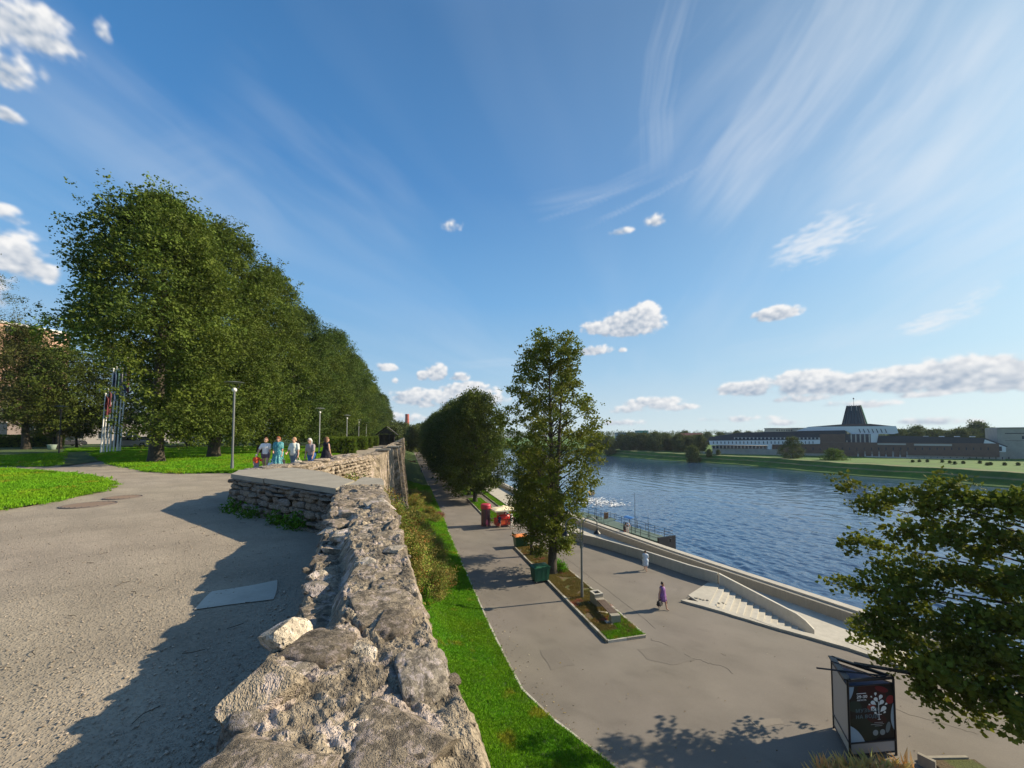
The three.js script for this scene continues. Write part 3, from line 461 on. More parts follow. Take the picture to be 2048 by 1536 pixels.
  for (let i = 0; i < 110; i++) {
    const z = -0.95 - 6.6 * r(), w = r() < 0.45 ? (r() < 0.5 ? 0.02 + 0.1 * r() : 0.9 + 0.1 * r()) : r(), x = lerp(xL(z), xR(z), w), s = (0.012 + 0.04 * r() * r()) * (z < -3 ? 2 : 1), m = part('stone', lib[(r() * 18) | 0], M.stone, wall);
    m.position.set(x, topY(x, z) - s * 0.3, z); m.rotation.set(r() * 0.8 - 0.4, r() * 6.3, r() * 0.8 - 0.4); m.scale.setScalar(s);
  }
  // flat limestone blocks bedded in the mortar of the wall top
  { const rb = rng(515), bl = []; for (let i = 0; i < 16; i++) bl.push(rock(1200 + i, 12, 0.5, 0.5, 0.5, STONE_TONES[[0, 3, 0, 4, 1, 2, 3, 0][i % 8]], 4.2, 0.15));
    let z = -0.7; while (z > -7.3) { const dz = 0.2 + 0.24 * rb(), near = sstep(z, -3.4, -2.7); let w = 0.01; while (w < 0.9) { let dw = 0.24 + 0.34 * rb(); if (w + dw > 0.86) dw = 0.97 - w; const wc = w + dw / 2, x = lerp(xL(z), xR(z), wc), W = (xR(z) - xL(z)) * dw; if (rb() > 0.16 + 0.22 * near) { const m = part('stone', bl[(rb() * 16) | 0], M.stone, wall), h = 0.2; m.position.set(x, topY(x, z) - h * 0.5 + 0.028 + 0.01 * gauss(rb), z + 0.04 * gauss(rb)); m.rotation.set(0.035 * gauss(rb), 0.2 * gauss(rb), 0.035 * gauss(rb)); m.scale.set(W * 1.0, h, dz * 1.06); } w += dw; } z -= dz; } }
  // the wall's outer face down to the lawn bank
  part('outer_face', gridGeo(20, 60, (u, v) => { const z = 4 - 11.8 * v, y = lerp(8.7, 0.4, u); return [xR(z) - 0.06 + 0.25 * u + 0.12 * fbm(z * 1.5, y * 1.5, 3, 4), y, z, z, y]; }, () => [1, 0.97, 0.92]), M.wallFar, wall);
}
// stone courses laid as single stones over a face
const courseLib = [[], [], []]; for (let i = 0; i < 14; i++) courseLib[0].push(rock(700 + i, 4, 0.5, 0.5, 0.5, STONE_TONES[[0, 0, 4, 2, 3, 0, 4][i % 7]], 5, 0.10));
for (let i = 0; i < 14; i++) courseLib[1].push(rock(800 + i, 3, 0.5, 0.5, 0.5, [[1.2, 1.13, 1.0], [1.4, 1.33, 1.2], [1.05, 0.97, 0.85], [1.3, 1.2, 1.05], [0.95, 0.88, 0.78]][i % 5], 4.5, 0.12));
function courses(parent, a, b, y0, y1, hMin, hMax, lMin, lMax, lib, seed, depth = 0.16, wob = 0.02) {
  const r = rng(seed), L = Math.hypot(b[0] - a[0], b[1] - a[1]), ang = Math.atan2(-(b[1] - a[1]), b[0] - a[0]); let y = y0;
  while (y < y1 - 0.03) {
    const h = Math.min(y1 - y, lerp(hMin, hMax, r())); let s = -0.05 * r();
    while (s < L - 0.05) {
      const l = Math.min(lerp(lMin, lMax, r() * r() + 0.15), L - s + 0.04), t = (s + l / 2) / L, m = part('stone', lib[(r() * lib.length) | 0], M.stone, parent), split = r() < 0.16 && h > 0.09;
      m.position.set(lerp(a[0], b[0], t) + wob * gauss(r), y + h / 2 + 0.006 * gauss(r), lerp(a[1], b[1], t) + wob * gauss(r)); m.rotation.set(0, ang + 0.05 * gauss(r), 0.03 * gauss(r)); m.scale.set(l * 0.99, h * (split ? 0.5 : 1.0), depth * (0.8 + 0.5 * r()));
      s += l;
    }
    y += h;
  }
}
{
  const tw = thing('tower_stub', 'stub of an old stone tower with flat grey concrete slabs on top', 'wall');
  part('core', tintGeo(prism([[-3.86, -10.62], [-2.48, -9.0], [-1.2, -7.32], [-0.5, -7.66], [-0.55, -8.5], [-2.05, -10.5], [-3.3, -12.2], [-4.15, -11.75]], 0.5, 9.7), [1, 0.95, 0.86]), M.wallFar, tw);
  courses(tw, [-3.93, -10.6], [-1.2, -7.24], UP - 0.05, 9.7, 0.08, 0.16, 0.14, 0.46, courseLib[0], 61);
  courses(tw, [-1.17, -7.24], [-0.45, -7.62], 9.2, 9.7, 0.1, 0.17, 0.16, 0.36, courseLib[1], 62, 0.2);
  courses(tw, [-4.2, -11.8], [-3.95, -10.65], UP - 0.05, 9.7, 0.08, 0.16, 0.14, 0.4, courseLib[0], 63);
  for (const [poly, y] of [[[[-3.99, -10.6], [-2.9, -9.3], [-3.15, -12.25], [-3.4, -12.35], [-4.3, -11.8]], 9.80], [[[-2.88, -9.28], [-1.16, -7.16], [-1.0, -8.35], [-2.05, -10.7], [-3.12, -12.22]], 9.81], [[[-1.14, -7.15], [-0.38, -7.6], [-0.48, -8.75], [-0.9, -9.2], [-0.98, -8.33]], 9.79]])
    part('cap_slab', prism(ragged(poly, 0.02, 0.2), y - 0.1, y, 0), M.concreteDark, tw);
}
{ // the sunlit stretch of wall beyond it, then the piers
  const w2 = thing('curtain_wall', 'sunlit stretch of pale stone wall running on past the tower stub', 'wall');
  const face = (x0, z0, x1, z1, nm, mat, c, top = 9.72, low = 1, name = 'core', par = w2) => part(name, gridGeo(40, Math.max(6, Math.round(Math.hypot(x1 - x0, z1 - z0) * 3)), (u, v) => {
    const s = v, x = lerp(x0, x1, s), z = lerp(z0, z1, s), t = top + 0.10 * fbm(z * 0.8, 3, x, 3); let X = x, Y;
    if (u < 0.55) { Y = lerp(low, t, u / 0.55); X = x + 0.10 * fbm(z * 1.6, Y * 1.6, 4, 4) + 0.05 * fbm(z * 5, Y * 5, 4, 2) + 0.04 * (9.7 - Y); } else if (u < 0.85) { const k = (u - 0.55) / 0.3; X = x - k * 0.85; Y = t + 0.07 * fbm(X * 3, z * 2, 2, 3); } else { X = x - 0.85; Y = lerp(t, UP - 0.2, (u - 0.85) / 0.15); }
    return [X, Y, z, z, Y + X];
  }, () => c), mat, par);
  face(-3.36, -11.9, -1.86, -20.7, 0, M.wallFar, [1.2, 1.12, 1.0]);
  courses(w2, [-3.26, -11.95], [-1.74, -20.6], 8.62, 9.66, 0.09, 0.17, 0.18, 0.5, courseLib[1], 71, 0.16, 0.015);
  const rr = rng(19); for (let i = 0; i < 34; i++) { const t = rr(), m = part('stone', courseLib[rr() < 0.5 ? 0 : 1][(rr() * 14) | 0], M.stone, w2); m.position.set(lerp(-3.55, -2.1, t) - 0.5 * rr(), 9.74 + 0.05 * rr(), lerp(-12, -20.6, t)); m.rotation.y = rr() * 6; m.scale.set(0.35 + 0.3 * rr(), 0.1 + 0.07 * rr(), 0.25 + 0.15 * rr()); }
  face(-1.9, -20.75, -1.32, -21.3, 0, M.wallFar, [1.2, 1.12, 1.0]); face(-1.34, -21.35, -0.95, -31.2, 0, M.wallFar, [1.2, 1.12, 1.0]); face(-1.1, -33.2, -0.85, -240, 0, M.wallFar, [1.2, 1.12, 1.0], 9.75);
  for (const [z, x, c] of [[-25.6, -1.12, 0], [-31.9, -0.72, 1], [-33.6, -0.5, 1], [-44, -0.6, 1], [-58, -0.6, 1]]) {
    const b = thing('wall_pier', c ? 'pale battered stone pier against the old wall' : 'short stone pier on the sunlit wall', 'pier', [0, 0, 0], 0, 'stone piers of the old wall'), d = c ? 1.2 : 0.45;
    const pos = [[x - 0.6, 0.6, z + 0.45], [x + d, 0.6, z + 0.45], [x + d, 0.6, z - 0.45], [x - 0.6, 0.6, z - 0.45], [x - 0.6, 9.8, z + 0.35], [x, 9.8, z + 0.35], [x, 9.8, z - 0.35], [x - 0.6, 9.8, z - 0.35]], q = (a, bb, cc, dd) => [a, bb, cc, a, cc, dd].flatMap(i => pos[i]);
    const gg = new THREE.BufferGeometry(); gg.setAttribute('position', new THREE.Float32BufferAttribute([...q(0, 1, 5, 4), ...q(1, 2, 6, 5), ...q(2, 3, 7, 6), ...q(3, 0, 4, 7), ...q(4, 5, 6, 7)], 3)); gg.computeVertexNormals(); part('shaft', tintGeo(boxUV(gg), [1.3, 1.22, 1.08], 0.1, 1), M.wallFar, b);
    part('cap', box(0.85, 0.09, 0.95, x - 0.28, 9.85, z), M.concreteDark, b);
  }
}
// concrete patch, manholes and litter on the gravel
{ const P = (pts, k) => ragged(pts.map(([x, y]) => { const q = G(x, y, UP); return [q.x, q.z]; }), k, 0.1);
  struct('concrete_patch', 'pale smooth concrete patch in the gravel beside the wall', 'patch', sheet(P([[395, 1218], [549, 1200], [556, 1160], [432, 1180]], 0.04), UP + 0.006), M.concretePale);
  for (const [px, py, w, lb] of [[178, 1010, 0.46, 'rusty round manhole cover set in gravel near the lawn tip'], [246, 995, 0.36, 'smaller rusty manhole cover farther up the gravel path']]) { const q = G(px, py, UP), g = thing('manhole_cover', lb, 'manhole cover', [q.x, UP + 0.004, q.z]); part('lid', cyl(w, w, 0.03, 0, -0.022, 0, 28), flat(0.14, 0.105, 0.085, 0.7), g); part('rim', new THREE.TorusGeometry(w + 0.03, 0.018, 6, 36).rotateX(Math.PI / 2).translate(0, -0.002, 0), flat(0.12, 0.1, 0.09, 0.7), g); for (let k = -3; k <= 3; k++) part('rib', box(0.02, 0.012, 2 * Math.sqrt(w * w - (k * w / 4) ** 2) * 0.9, k * w / 4, 0.012, 0), flat(0.16, 0.12, 0.095, 0.6), g); }
  const r = rng(88), geo = [0, 1, 2].map(i => rock(950 + i, 1, 1, 0.6, 0.8, [1, 1, 1]))[0], list = [], tint = [], pm = std({ map: rep(T.stoneC, 0.3), roughness: 0.95 });
  for (let i = 0; i < 15000; i++) { const d = 1.6 + 20 * r() * r(), a = -0.25 - 1.15 * r(), x = Math.sin(a) * d, z = -Math.cos(a) * d; if (x > wallIn(z) - 0.35 || inPoly(x, z, lawnWest)) continue; const s = 0.004 + 0.010 * r() ** 3 + (x > wallIn(z) - 0.9 ? 0.012 * r() * r() : 0); list.push(mtx(V(x, UP + s * 0.3, z), eul(0, r() * 6.3, 0), V(s, s, s))); const k = 0.7 + 0.9 * r(); tint.push(rgb(k, k * 0.97, k * 0.92)); }
  const ps = instanced('gravel_stones', geo, pm, list, scene, tint); ps.userData = { kind: 'stuff', label: 'loose small stones scattered over the gravel path', category: 'gravel' };
  const tw = []; for (let i = 0; i < 60; i++) { const d = 2.4 + 9 * r(), a = -0.3 - 0.7 * r(), x = Math.sin(a) * d, z = -Math.cos(a) * d, b = r() * 6.3, l = 0.02 + 0.06 * r(); if (x < wallIn(z) - 0.4) tw.push(tube([[x, UP + 0.012, z], [x + l * Math.cos(b), UP + 0.016, z + l * Math.sin(b)], [x + 2 * l * Math.cos(b + 0.3), UP + 0.012, z + 2 * l * Math.sin(b + 0.3)]], 0.003, 4)); }
  struct('twig_litter', 'dry twigs lying on the gravel beside the wall', 'twigs', tw, flat(0.06, 0.045, 0.03, 0.9), 'stuff');
}
// ================================================================ VEGETATION
const leafMat = (r, g, b, t = 0.4) => new THREE.MeshPhysicalMaterial({ color: rgb(r, g, b), roughness: 0.75, specularIntensity: 0.25, transmission: t, thickness: 0, ior: 1.35, side: THREE.DoubleSide });
const LM = { lime: leafMat(0.108, 0.158, 0.03, 0.4), dark: leafMat(0.085, 0.12, 0.024, 0.34), maple: leafMat(0.15, 0.185, 0.03, 0.45), yellow: leafMat(0.19, 0.21, 0.03), larch: leafMat(0.10, 0.11, 0.035), rust: leafMat(0.31, 0.26, 0.075, 0.3), hedge: leafMat(0.11, 0.18, 0.022), lime2: leafMat(0.085, 0.138, 0.032, 0.4), far: leafMat(0.095, 0.125, 0.04, 0.3), grass: leafMat(0.15, 0.35, 0.013, 0.35), dryGrass: leafMat(0.22, 0.19, 0.06, 0.35), straw: leafMat(0.62, 0.5, 0.27, 0.3) };
function sprig(n, L, len, seed, wide = 0.62) {   // a twig end with n folded leaves
  const r = rng(seed), pos = [], q = new THREE.Quaternion(), v = V(0, 0, 0);
  for (let i = 0; i < n; i++) {
    const t = (i + 0.5) / n, b = V((r() - 0.5) * len * 0.7, (r() - 0.5) * len * 0.5 - 0.10 * len * t, (t - 0.5) * len), l = L * (0.65 + 0.6 * r()), w = l * wide * 0.5;
    q.setFromEuler(new THREE.Euler((r() - 0.5) * 2.4 + 0.5, r() * 6.28, (r() - 0.5) * 1.6));
    const P = [[0, 0, 0], [-w, 0.10 * l, 0.45 * l], [0, 0, l], [w, 0.10 * l, 0.45 * l]].map(a => v.set(...a).applyQuaternion(q).add(b).toArray());
    pos.push(...P[0], ...P[2], ...P[1], ...P[0], ...P[3], ...P[2]);
  }
  const g = new THREE.BufferGeometry(); g.setAttribute('position', new THREE.Float32BufferAttribute(pos, 3)); g.computeVertexNormals(); return g;
}
const SP = { lime: [sprig(15, 0.155, 0.6, 1, 0.75), sprig(15, 0.15, 0.65, 2, 0.75)], near: [sprig(12, 0.15, 0.46, 3, 0.9), sprig(12, 0.15, 0.5, 4, 0.9)], big: [sprig(14, 0.26, 1.0, 5), sprig(14, 0.26, 1.1, 6)], larch: [sprig(26, 0.12, 0.7, 7, 0.4)], shrub: [sprig(16, 0.085, 0.32, 8, 0.55)], hedge: [sprig(22, 0.06, 0.24, 9)], far: [sprig(14, 0.55, 2.2, 10, 0.8)] };
const bough = (a, b, r0, r1, rr, sag = 0) => { const n = 5, pts = [], rad = []; for (let i = 0; i <= n; i++) { const t = i / n; pts.push(V(lerp(a.x, b.x, t) + 0.06 * gauss(rr) * (t > 0 && t < 1), lerp(a.y, b.y, t) + sag * Math.sin(t * Math.PI), lerp(a.z, b.z, t) + 0.06 * gauss(rr) * (t > 0 && t < 1))); rad.push(lerp(r0, r1, t)); } return tube(pts, rad, 5, false); };
function foliage(list, tint, clumps, per, rc, r, o = {}) {
  for (const c of clumps) { const k = 0.75 + 0.5 * r(), hue = r(); for (let i = 0; i < per * (c.w ?? 1); i++) {
    const d = V(gauss(r), gauss(r) * (o.flat ?? 0.65), gauss(r)).multiplyScalar(rc * 0.55 * (c.s ?? 1)), s = (0.7 + 0.6 * r()) * (o.size ?? 1);
    list.push(mtx(c.p.clone().add(d), eul((r() - 0.5) * 1.6, r() * 6.28, (r() - 0.5) * 1.2), V(s, s, s)));
    const y = hue * 0.35 + 0.3 * r(), m = k * (0.8 + 0.4 * r()); tint.push(rgb(m * (0.85 + 0.55 * y), m * (0.95 + 0.15 * y), m * (0.85 - 0.1 * y)));
  } }
}
function makeTree(o) {   // { name, label, H, base, R, trunk, clumps, per, rc, mat, sprigs, seed, shape, fork, group }
  const r = rng(o.seed), g = thing(o.name, o.label, 'tree', o.pos, o.turn ?? 0, o.group), H = o.H, tr = o.trunk ?? 0.35, wob = o.wob ?? 0.25;
  const sx = r() * 9, path = t => V((o.lean ?? 0) * t * H * 0.1 + wob * fbm(t * 2, sx, 1, 2), t * H * 0.93, wob * fbm(t * 2, sx, 5, 2));
  const tp = [], rad = []; for (let i = 0; i <= 16; i++) { const t = (i / 16) ** 1.9; tp.push(path(t)); rad.push(tr * (1 - 0.93 * t) * (1 + 0.32 * Math.exp(-t * 60))); }
  tp[0].y = -0.1; const trunkG = [tube(tp, rad, 10)];
  if (o.fork) { const f = o.fork, a = path(f.t), pts = [], rd = []; for (let i = 0; i <= 8; i++) { const t = i / 8; pts.push(V(a.x + f.dx * t ** 0.7, lerp(a.y, H * 0.86, t), a.z + f.dz * t ** 0.7)); rd.push(tr * 0.72 * (1 - 0.92 * t)); } trunkG.push(tube(pts, rd, 8)); }
  part('trunk', trunkG, M.bark, g);
  const clumps = [], limbs = [], shape = o.shape ?? (t => Math.sin(Math.PI * clamp(0.08 + 0.92 * t, 0, 1)) ** 0.6);
  for (let i = 0; i < o.clumps; i++) {
    const t = (i + r()) / o.clumps, y = lerp(o.base, H * 0.985, t), a = i * 2.39996 + r() * 0.7, rim = o.R * shape(t) * (0.82 + 0.55 * PN.noise(Math.cos(a) * 1.3 + o.seed, t * 3.2, Math.sin(a) * 1.3)), q = (r() < 0.72 ? 0.72 + 0.3 * r() : 0.25 + 0.5 * r()) * rim;
    const ax = path(clamp(y / H / 0.93, 0, 1)), p = V(ax.x + Math.cos(a) * q, y, ax.z + Math.sin(a) * q); if (o.skip && o.skip(p)) continue; clumps.push({ p, s: 0.75 + 0.5 * r() });
    if (i % (o.limbStep ?? 1) === 0) { const y0 = clamp(y - q * (0.45 + 0.35 * r()), o.base * 0.75, H * 0.88), s = path(y0 / H / 0.93); limbs.push(bough(s, p, clamp(0.013 * q + 0.012, 0.015, tr * 0.35), 0.006, r, q * 0.06)); }
  }
  part('branches', limbs, M.bark, g).userData.kind = 'stuff';
  const list = [], tint = []; foliage(list, tint, clumps, o.per, o.rc, r, { size: o.size });
  const half = [[], []], ht = [[], []]; list.forEach((m, i) => { half[i & 1].push(m); ht[i & 1].push(tint[i]); });
  o.sprigs.forEach((s, k) => instanced('crown', s, o.mat, o.sprigs.length === 1 ? list : half[k], g, o.sprigs.length === 1 ? tint : ht[k]));
  return g;
}
const ovoid = t => Math.min(1, (0.55 + 2.6 * t) * 0.9) * Math.sqrt(Math.max(0, 1 - t ** 2.4)), dome = t => Math.min(1, 0.72 + 1.6 * t) * Math.sqrt(Math.max(0, 1 - t ** 3.2));
// the row of lindens on the upper terrace
{
  const lab = 'tall dense linden in the row beside the upper gravel path', grp = 'lindens along the upper path', o = { name: 'linden_tree', group: grp, base: 1.7, mat: LM.lime, sprigs: SP.lime, shape: ovoid };
  const first = makeTree({ ...o, label: 'broadest linden with bare thick trunk at the fork of the gravel paths', seed: 3, pos: [-15.5, UP, -30], H: 17.3, R: 5.3, trunk: 0.4, clumps: 230, per: 42, rc: 1.02, limbStep: 3, base: 1.9, skip: p => p.dot(CR) < 0.7 && p.y < 6.6 - p.dot(CR) * 0.3 });
  const b = makeTree({ ...o, label: lab, seed: 8, pos: [-14.6, UP, -35.6], H: 18.6, R: 5.2, trunk: 0.42, clumps: 175, per: 40, rc: 1.0, limbStep: 3 });
  const c = makeTree({ ...o, label: lab, seed: 12, pos: [-13.5, UP, -42.5], H: 18.2, R: 5.1, trunk: 0.4, clumps: 170, per: 38, rc: 1.02, base: 1.3, limbStep: 3 });
  const r = rng(4); [[-12.6, -51, b], [-12, -60, c], [-11.6, -70, b], [-11.2, -82, c], [-11, -95, b], [-10.8, -110, c], [-10.6, -128, b], [-10.2, -150, c], [-10, -176, b], [-9.5, -205, c]].forEach(([x, z, s], i) => { const t = copyOf(s, [x, UP, z], r() * 6.28, [0.92 + 0.14 * r(), 0.86 + 0.24 * r(), 0.92 + 0.14 * r()], lab); if (i % 3 !== 1) t.children.forEach(m => { if (m.name === 'crown') m.material = LM.lime2; }); });
  const d = makeTree({ ...o, name: 'shade_tree', group: 'dark trees behind the flagpoles', label: 'dark full-crowned tree behind the flagpoles and parked cars', seed: 21, pos: [-34, UP, -74], H: 17, R: 6.5, trunk: 0.4, clumps: 110, per: 22, rc: 1.7, size: 1.5, mat: LM.dark, base: 3.5 });
  [[-27, -72, 1.1], [-45, -66, 0.8], [-41, -70, 0.9], [-21, -86, 1], [-38, -95, 1.0], [-20, -112, 1.1], [-30, -130, 1.2]].forEach(([x, z, s]) => copyOf(d, [x, UP, z], r() * 6, s));
}
// loose trees at the edge of the park
{
  const p1 = at(52, 890, 50); makeTree({ name: 'larch_tree', label: 'thin-crowned larch with leaning trunk in front of the pink apartment block', seed: 31, pos: [p1.x, UP, p1.z], H: 16, R: 5.0, base: 3.6, trunk: 0.4, lean: -0.5, clumps: 95, per: 20, rc: 1.15, mat: LM.larch, sprigs: SP.larch, size: 1.9, shape: t => 1 - 0.75 * t });
  const p2 = at(-115, 880, 34); makeTree({ name: 'larch_tree', label: 'larch at the picture edge with drooping branch tips against the cloud', seed: 33, pos: [p2.x, UP, p2.z], H: 19.5, R: 4.2, base: 9, trunk: 0.35, clumps: 40, per: 14, rc: 0.9, mat: LM.larch, sprigs: SP.larch, size: 1.2 });
  for (const [px, fw, H, R, s, lb] of [[108, 54, 8.2, 3.0, 41, 'small golden-leaved tree behind the path lamp'], [152, 58, 6.0, 3.2, 42, 'low spreading golden tree beside the parked dark car']]) { const p = at(px, 890, fw); makeTree({ name: 'golden_tree', label: lb, seed: s, pos: [p.x, UP, p.z], H, R, base: 1.8, trunk: 0.16, clumps: 40, per: 22, rc: 0.9, mat: LM.yellow, sprigs: SP.lime, size: 1.2, shape: t => 0.6 + 0.6 * Math.sin(t * 3) }); }
}
// the promenade trees
{
  makeTree({ name: 'poplar_tree', label: 'tall loose-crowned tree with twin stems beside the green bins', seed: 52, pos: [11.02, 0.1, -28.45], H: 18.6, R: 4.9, base: 1.9, trunk: 0.36, wob: 0.5, fork: { t: 0.2, dx: 0.75, dz: 0.3 }, clumps: 185, per: 22, rc: 0.7, mat: LM.maple, sprigs: SP.near, size: 1.0, shape: t => t < 0.14 ? 0.42 - 0.6 * t : t < 0.55 ? 0.5 + 1.2 * (t - 0.14) : Math.max(0.3, 1.0 - 1.35 * (t - 0.55)) });
  makeTree({ name: 'young_tree', label: 'short dark tree on the dry island in front of the orange-lidded bin', seed: 53, pos: [10.93, 0.1, -33.13], H: 9.4, R: 1.9, base: 2.6, trunk: 0.17, clumps: 55, per: 24, rc: 0.75, mat: LM.dark, sprigs: SP.lime, shape: t => 0.6 + 0.5 * Math.sin(t * 3) });
  const lab = 'dense round-crowned tree in the row along the promenade', o = { name: 'avenue_tree', group: 'row of trees along the promenade', label: lab, base: 2.0, mat: LM.dark, sprigs: SP.big, shape: dome };
  const a = makeTree({ ...o, label: 'first dense dark tree of the promenade row, behind the drinks cart', seed: 61, pos: [10.8, 0.1, -61.9], H: 17.8, R: 5.7, trunk: 0.36, clumps: 130, per: 26, rc: 1.05, size: 1.1 });
  const b = makeTree({ ...o, seed: 64, pos: [11, 0.1, -69.5], H: 17.6, R: 5.3, trunk: 0.36, clumps: 110, per: 22, rc: 1.15, size: 1.15 });
  const r = rng(6); [-77, -84, -91.5, -99, -107, -116, -125, -135, -146, -158, -171, -185, -200, -216].forEach((z, i) => copyOf(i % 2 ? a : b, [10.9 + 0.5 * (r() - 0.5), 0.1, z], r() * 6.28, 0.95 + 0.1 * r(), lab));
}
{ // the maple beside the camera's right: boughs reach out over the plaza
  const g = thing('maple_tree', 'maple with hanging leafy boughs over the poster stand', 'tree', [21.2, 0, -5.6]), r = rng(91), o = V(21.2, 0, -5.6), clumps = [], limbs = [];
  part('trunk', tube([[0, -0.1, 0], [0.1, 1.5, 0], [0.05, 3.4, 0.1], [-0.2, 5.5, 0], [-0.3, 7.8, -0.1]], [0.36, 0.27, 0.24, 0.15, 0.05], 10), M.bark, g);
  const tips = [[1705, 1000, 16], [1735, 988, 15.6], [1775, 985, 15], [1820, 985, 14.6], [1862, 975, 14.2], [1905, 985, 14], [1950, 998, 13.5], [2000, 1000, 13], [2050, 1010, 12.5], [1715, 1080, 15.8], [1740, 1120, 15.4], [1770, 1060, 15], [1800, 1110, 14.6], [1840, 1050, 14.4], [1885, 1075, 13.8], [1930, 1060, 13.5], [1985, 1070, 13], [2035, 1080, 12.5],
    [1668, 1165, 15.6, 0.25], [1700, 1160, 15.4, 0.5], [1735, 1180, 15], [1775, 1165, 14.4], [1820, 1170, 14], [1870, 1150, 13.6], [1925, 1150, 13], [1980, 1150, 12.6], [2040, 1160, 12], [1715, 1235, 14.8], [1745, 1250, 14.4], [1785, 1230, 14], [1830, 1240, 13.4], [1880, 1230, 13], [1940, 1235, 12.4], [2000, 1240, 12], [2060, 1250, 11.6],
    [1745, 1310, 14, 0.7], [1780, 1300, 13.6], [1830, 1310, 13], [1880, 1300, 12.6], [1930, 1310, 12.2], [1990, 1310, 11.6], [2050, 1320, 11.2], [1800, 1345, 13.2, 0.5], [1850, 1350, 12.8, 0.6], [1900, 1365, 12.2], [1950, 1370, 11.8], [2010, 1380, 11.2], [1905, 1405, 12, 0.5], [1960, 1400, 11.5, 0.6], [2020, 1430, 11, 0.8], [2045, 1455, 10.6, 0.6], [2110, 1150, 12], [2120, 1250, 11.5], [2130, 1350, 11], [2150, 1050, 12.5], [2200, 1200, 12], [2220, 1350, 11]];
  for (const [px, py, fw, w = 1] of tips) { const p = at(px + 28, py + 10, fw).sub(o); clumps.push({ p, w }); const q = V(p.x + 0.9 * gauss(r) * 0.5, p.y + 0.4 * gauss(r), p.z + 0.7 * gauss(r)); clumps.push({ p: q, w: w * 0.8 }); if (w === 1 && py > 1090) clumps.push({ p: V(p.x + 0.8 + r(), p.y - 0.3 + 0.4 * gauss(r), p.z + 0.6 + r()), w: 0.8 }); const h = clamp(p.y * 0.6 + 1.4, 2, 6.4); limbs.push(bough(V(-0.1, h, 0), p, 0.05, 0.012, r, 0.35)); limbs.push(bough(p, q, 0.014, 0.006, r)); }
  part('branches', limbs, M.bark, g).userData.kind = 'stuff';
  const list = [], tint = []; foliage(list, tint, clumps, 19, 0.56, r, { size: 1.0, flat: 0.6 }); instanced('crown', SP.near[0], LM.maple, list, g, tint);
}
// shrubs on the bank under the wall: rusty flower heads over green
function shrub(name, label, x, y, z, R, H, n, mat, seed, group, sp = SP.shrub[0], size = 1) {
  const g = thing(name, label, 'shrub', [x, y, z], 0, group), r = rng(seed), list = [], tint = [], st = [];
  const heads = Array.from({ length: 16 }, () => { const a = r() * 6.28, q = Math.sqrt(r()) * R; return [Math.cos(a) * q, H * (0.45 + 0.5 * r()) * Math.sqrt(Math.max(0.1, 1 - (q / R) ** 2 * 0.8)), Math.sin(a) * q, 0.7 + 0.6 * r()]; });
  for (let i = 0; i < n; i++) { const hd = heads[(r() * 16) | 0], px = hd[0] + 0.2 * R * gauss(r), pz = hd[2] + 0.2 * R * gauss(r), h = Math.max(0.08, hd[1] * (r() < 0.6 ? 1 : r()) + 0.1 * H * gauss(r)), s = (0.75 + 0.6 * r()) * size; list.push(mtx(V(px, h, pz), eul((r() - 0.5) * 2, r() * 6.28, (r() - 0.5) * 2), V(s, s, s))); const k = hd[3] * (0.75 + 0.5 * r()), m = r() < 0.4 ? [0.55, 0.95, 0.5] : r() < 0.16 ? [1.0, 0.6, 0.55] : [1, 1, 1]; tint.push(rgb(k * m[0], k * m[1], k * m[2])); }
  for (let i = 0; i < 16; i++) { const a = r() * 6.28, q = R * 0.8 * r(); st.push(tube([[Math.cos(a) * q * 0.2, -0.4, Math.sin(a) * q * 0.2], [Math.cos(a) * q * 0.6, H * 0.4, Math.sin(a) * q * 0.6], [Math.cos(a) * q, H * 0.75, Math.sin(a) * q]], [0.025, 0.015, 0.006], 4)); }
  part('stems', st, M.bark, g); instanced('foliage', sp, mat, list, g, tint); return g;
}
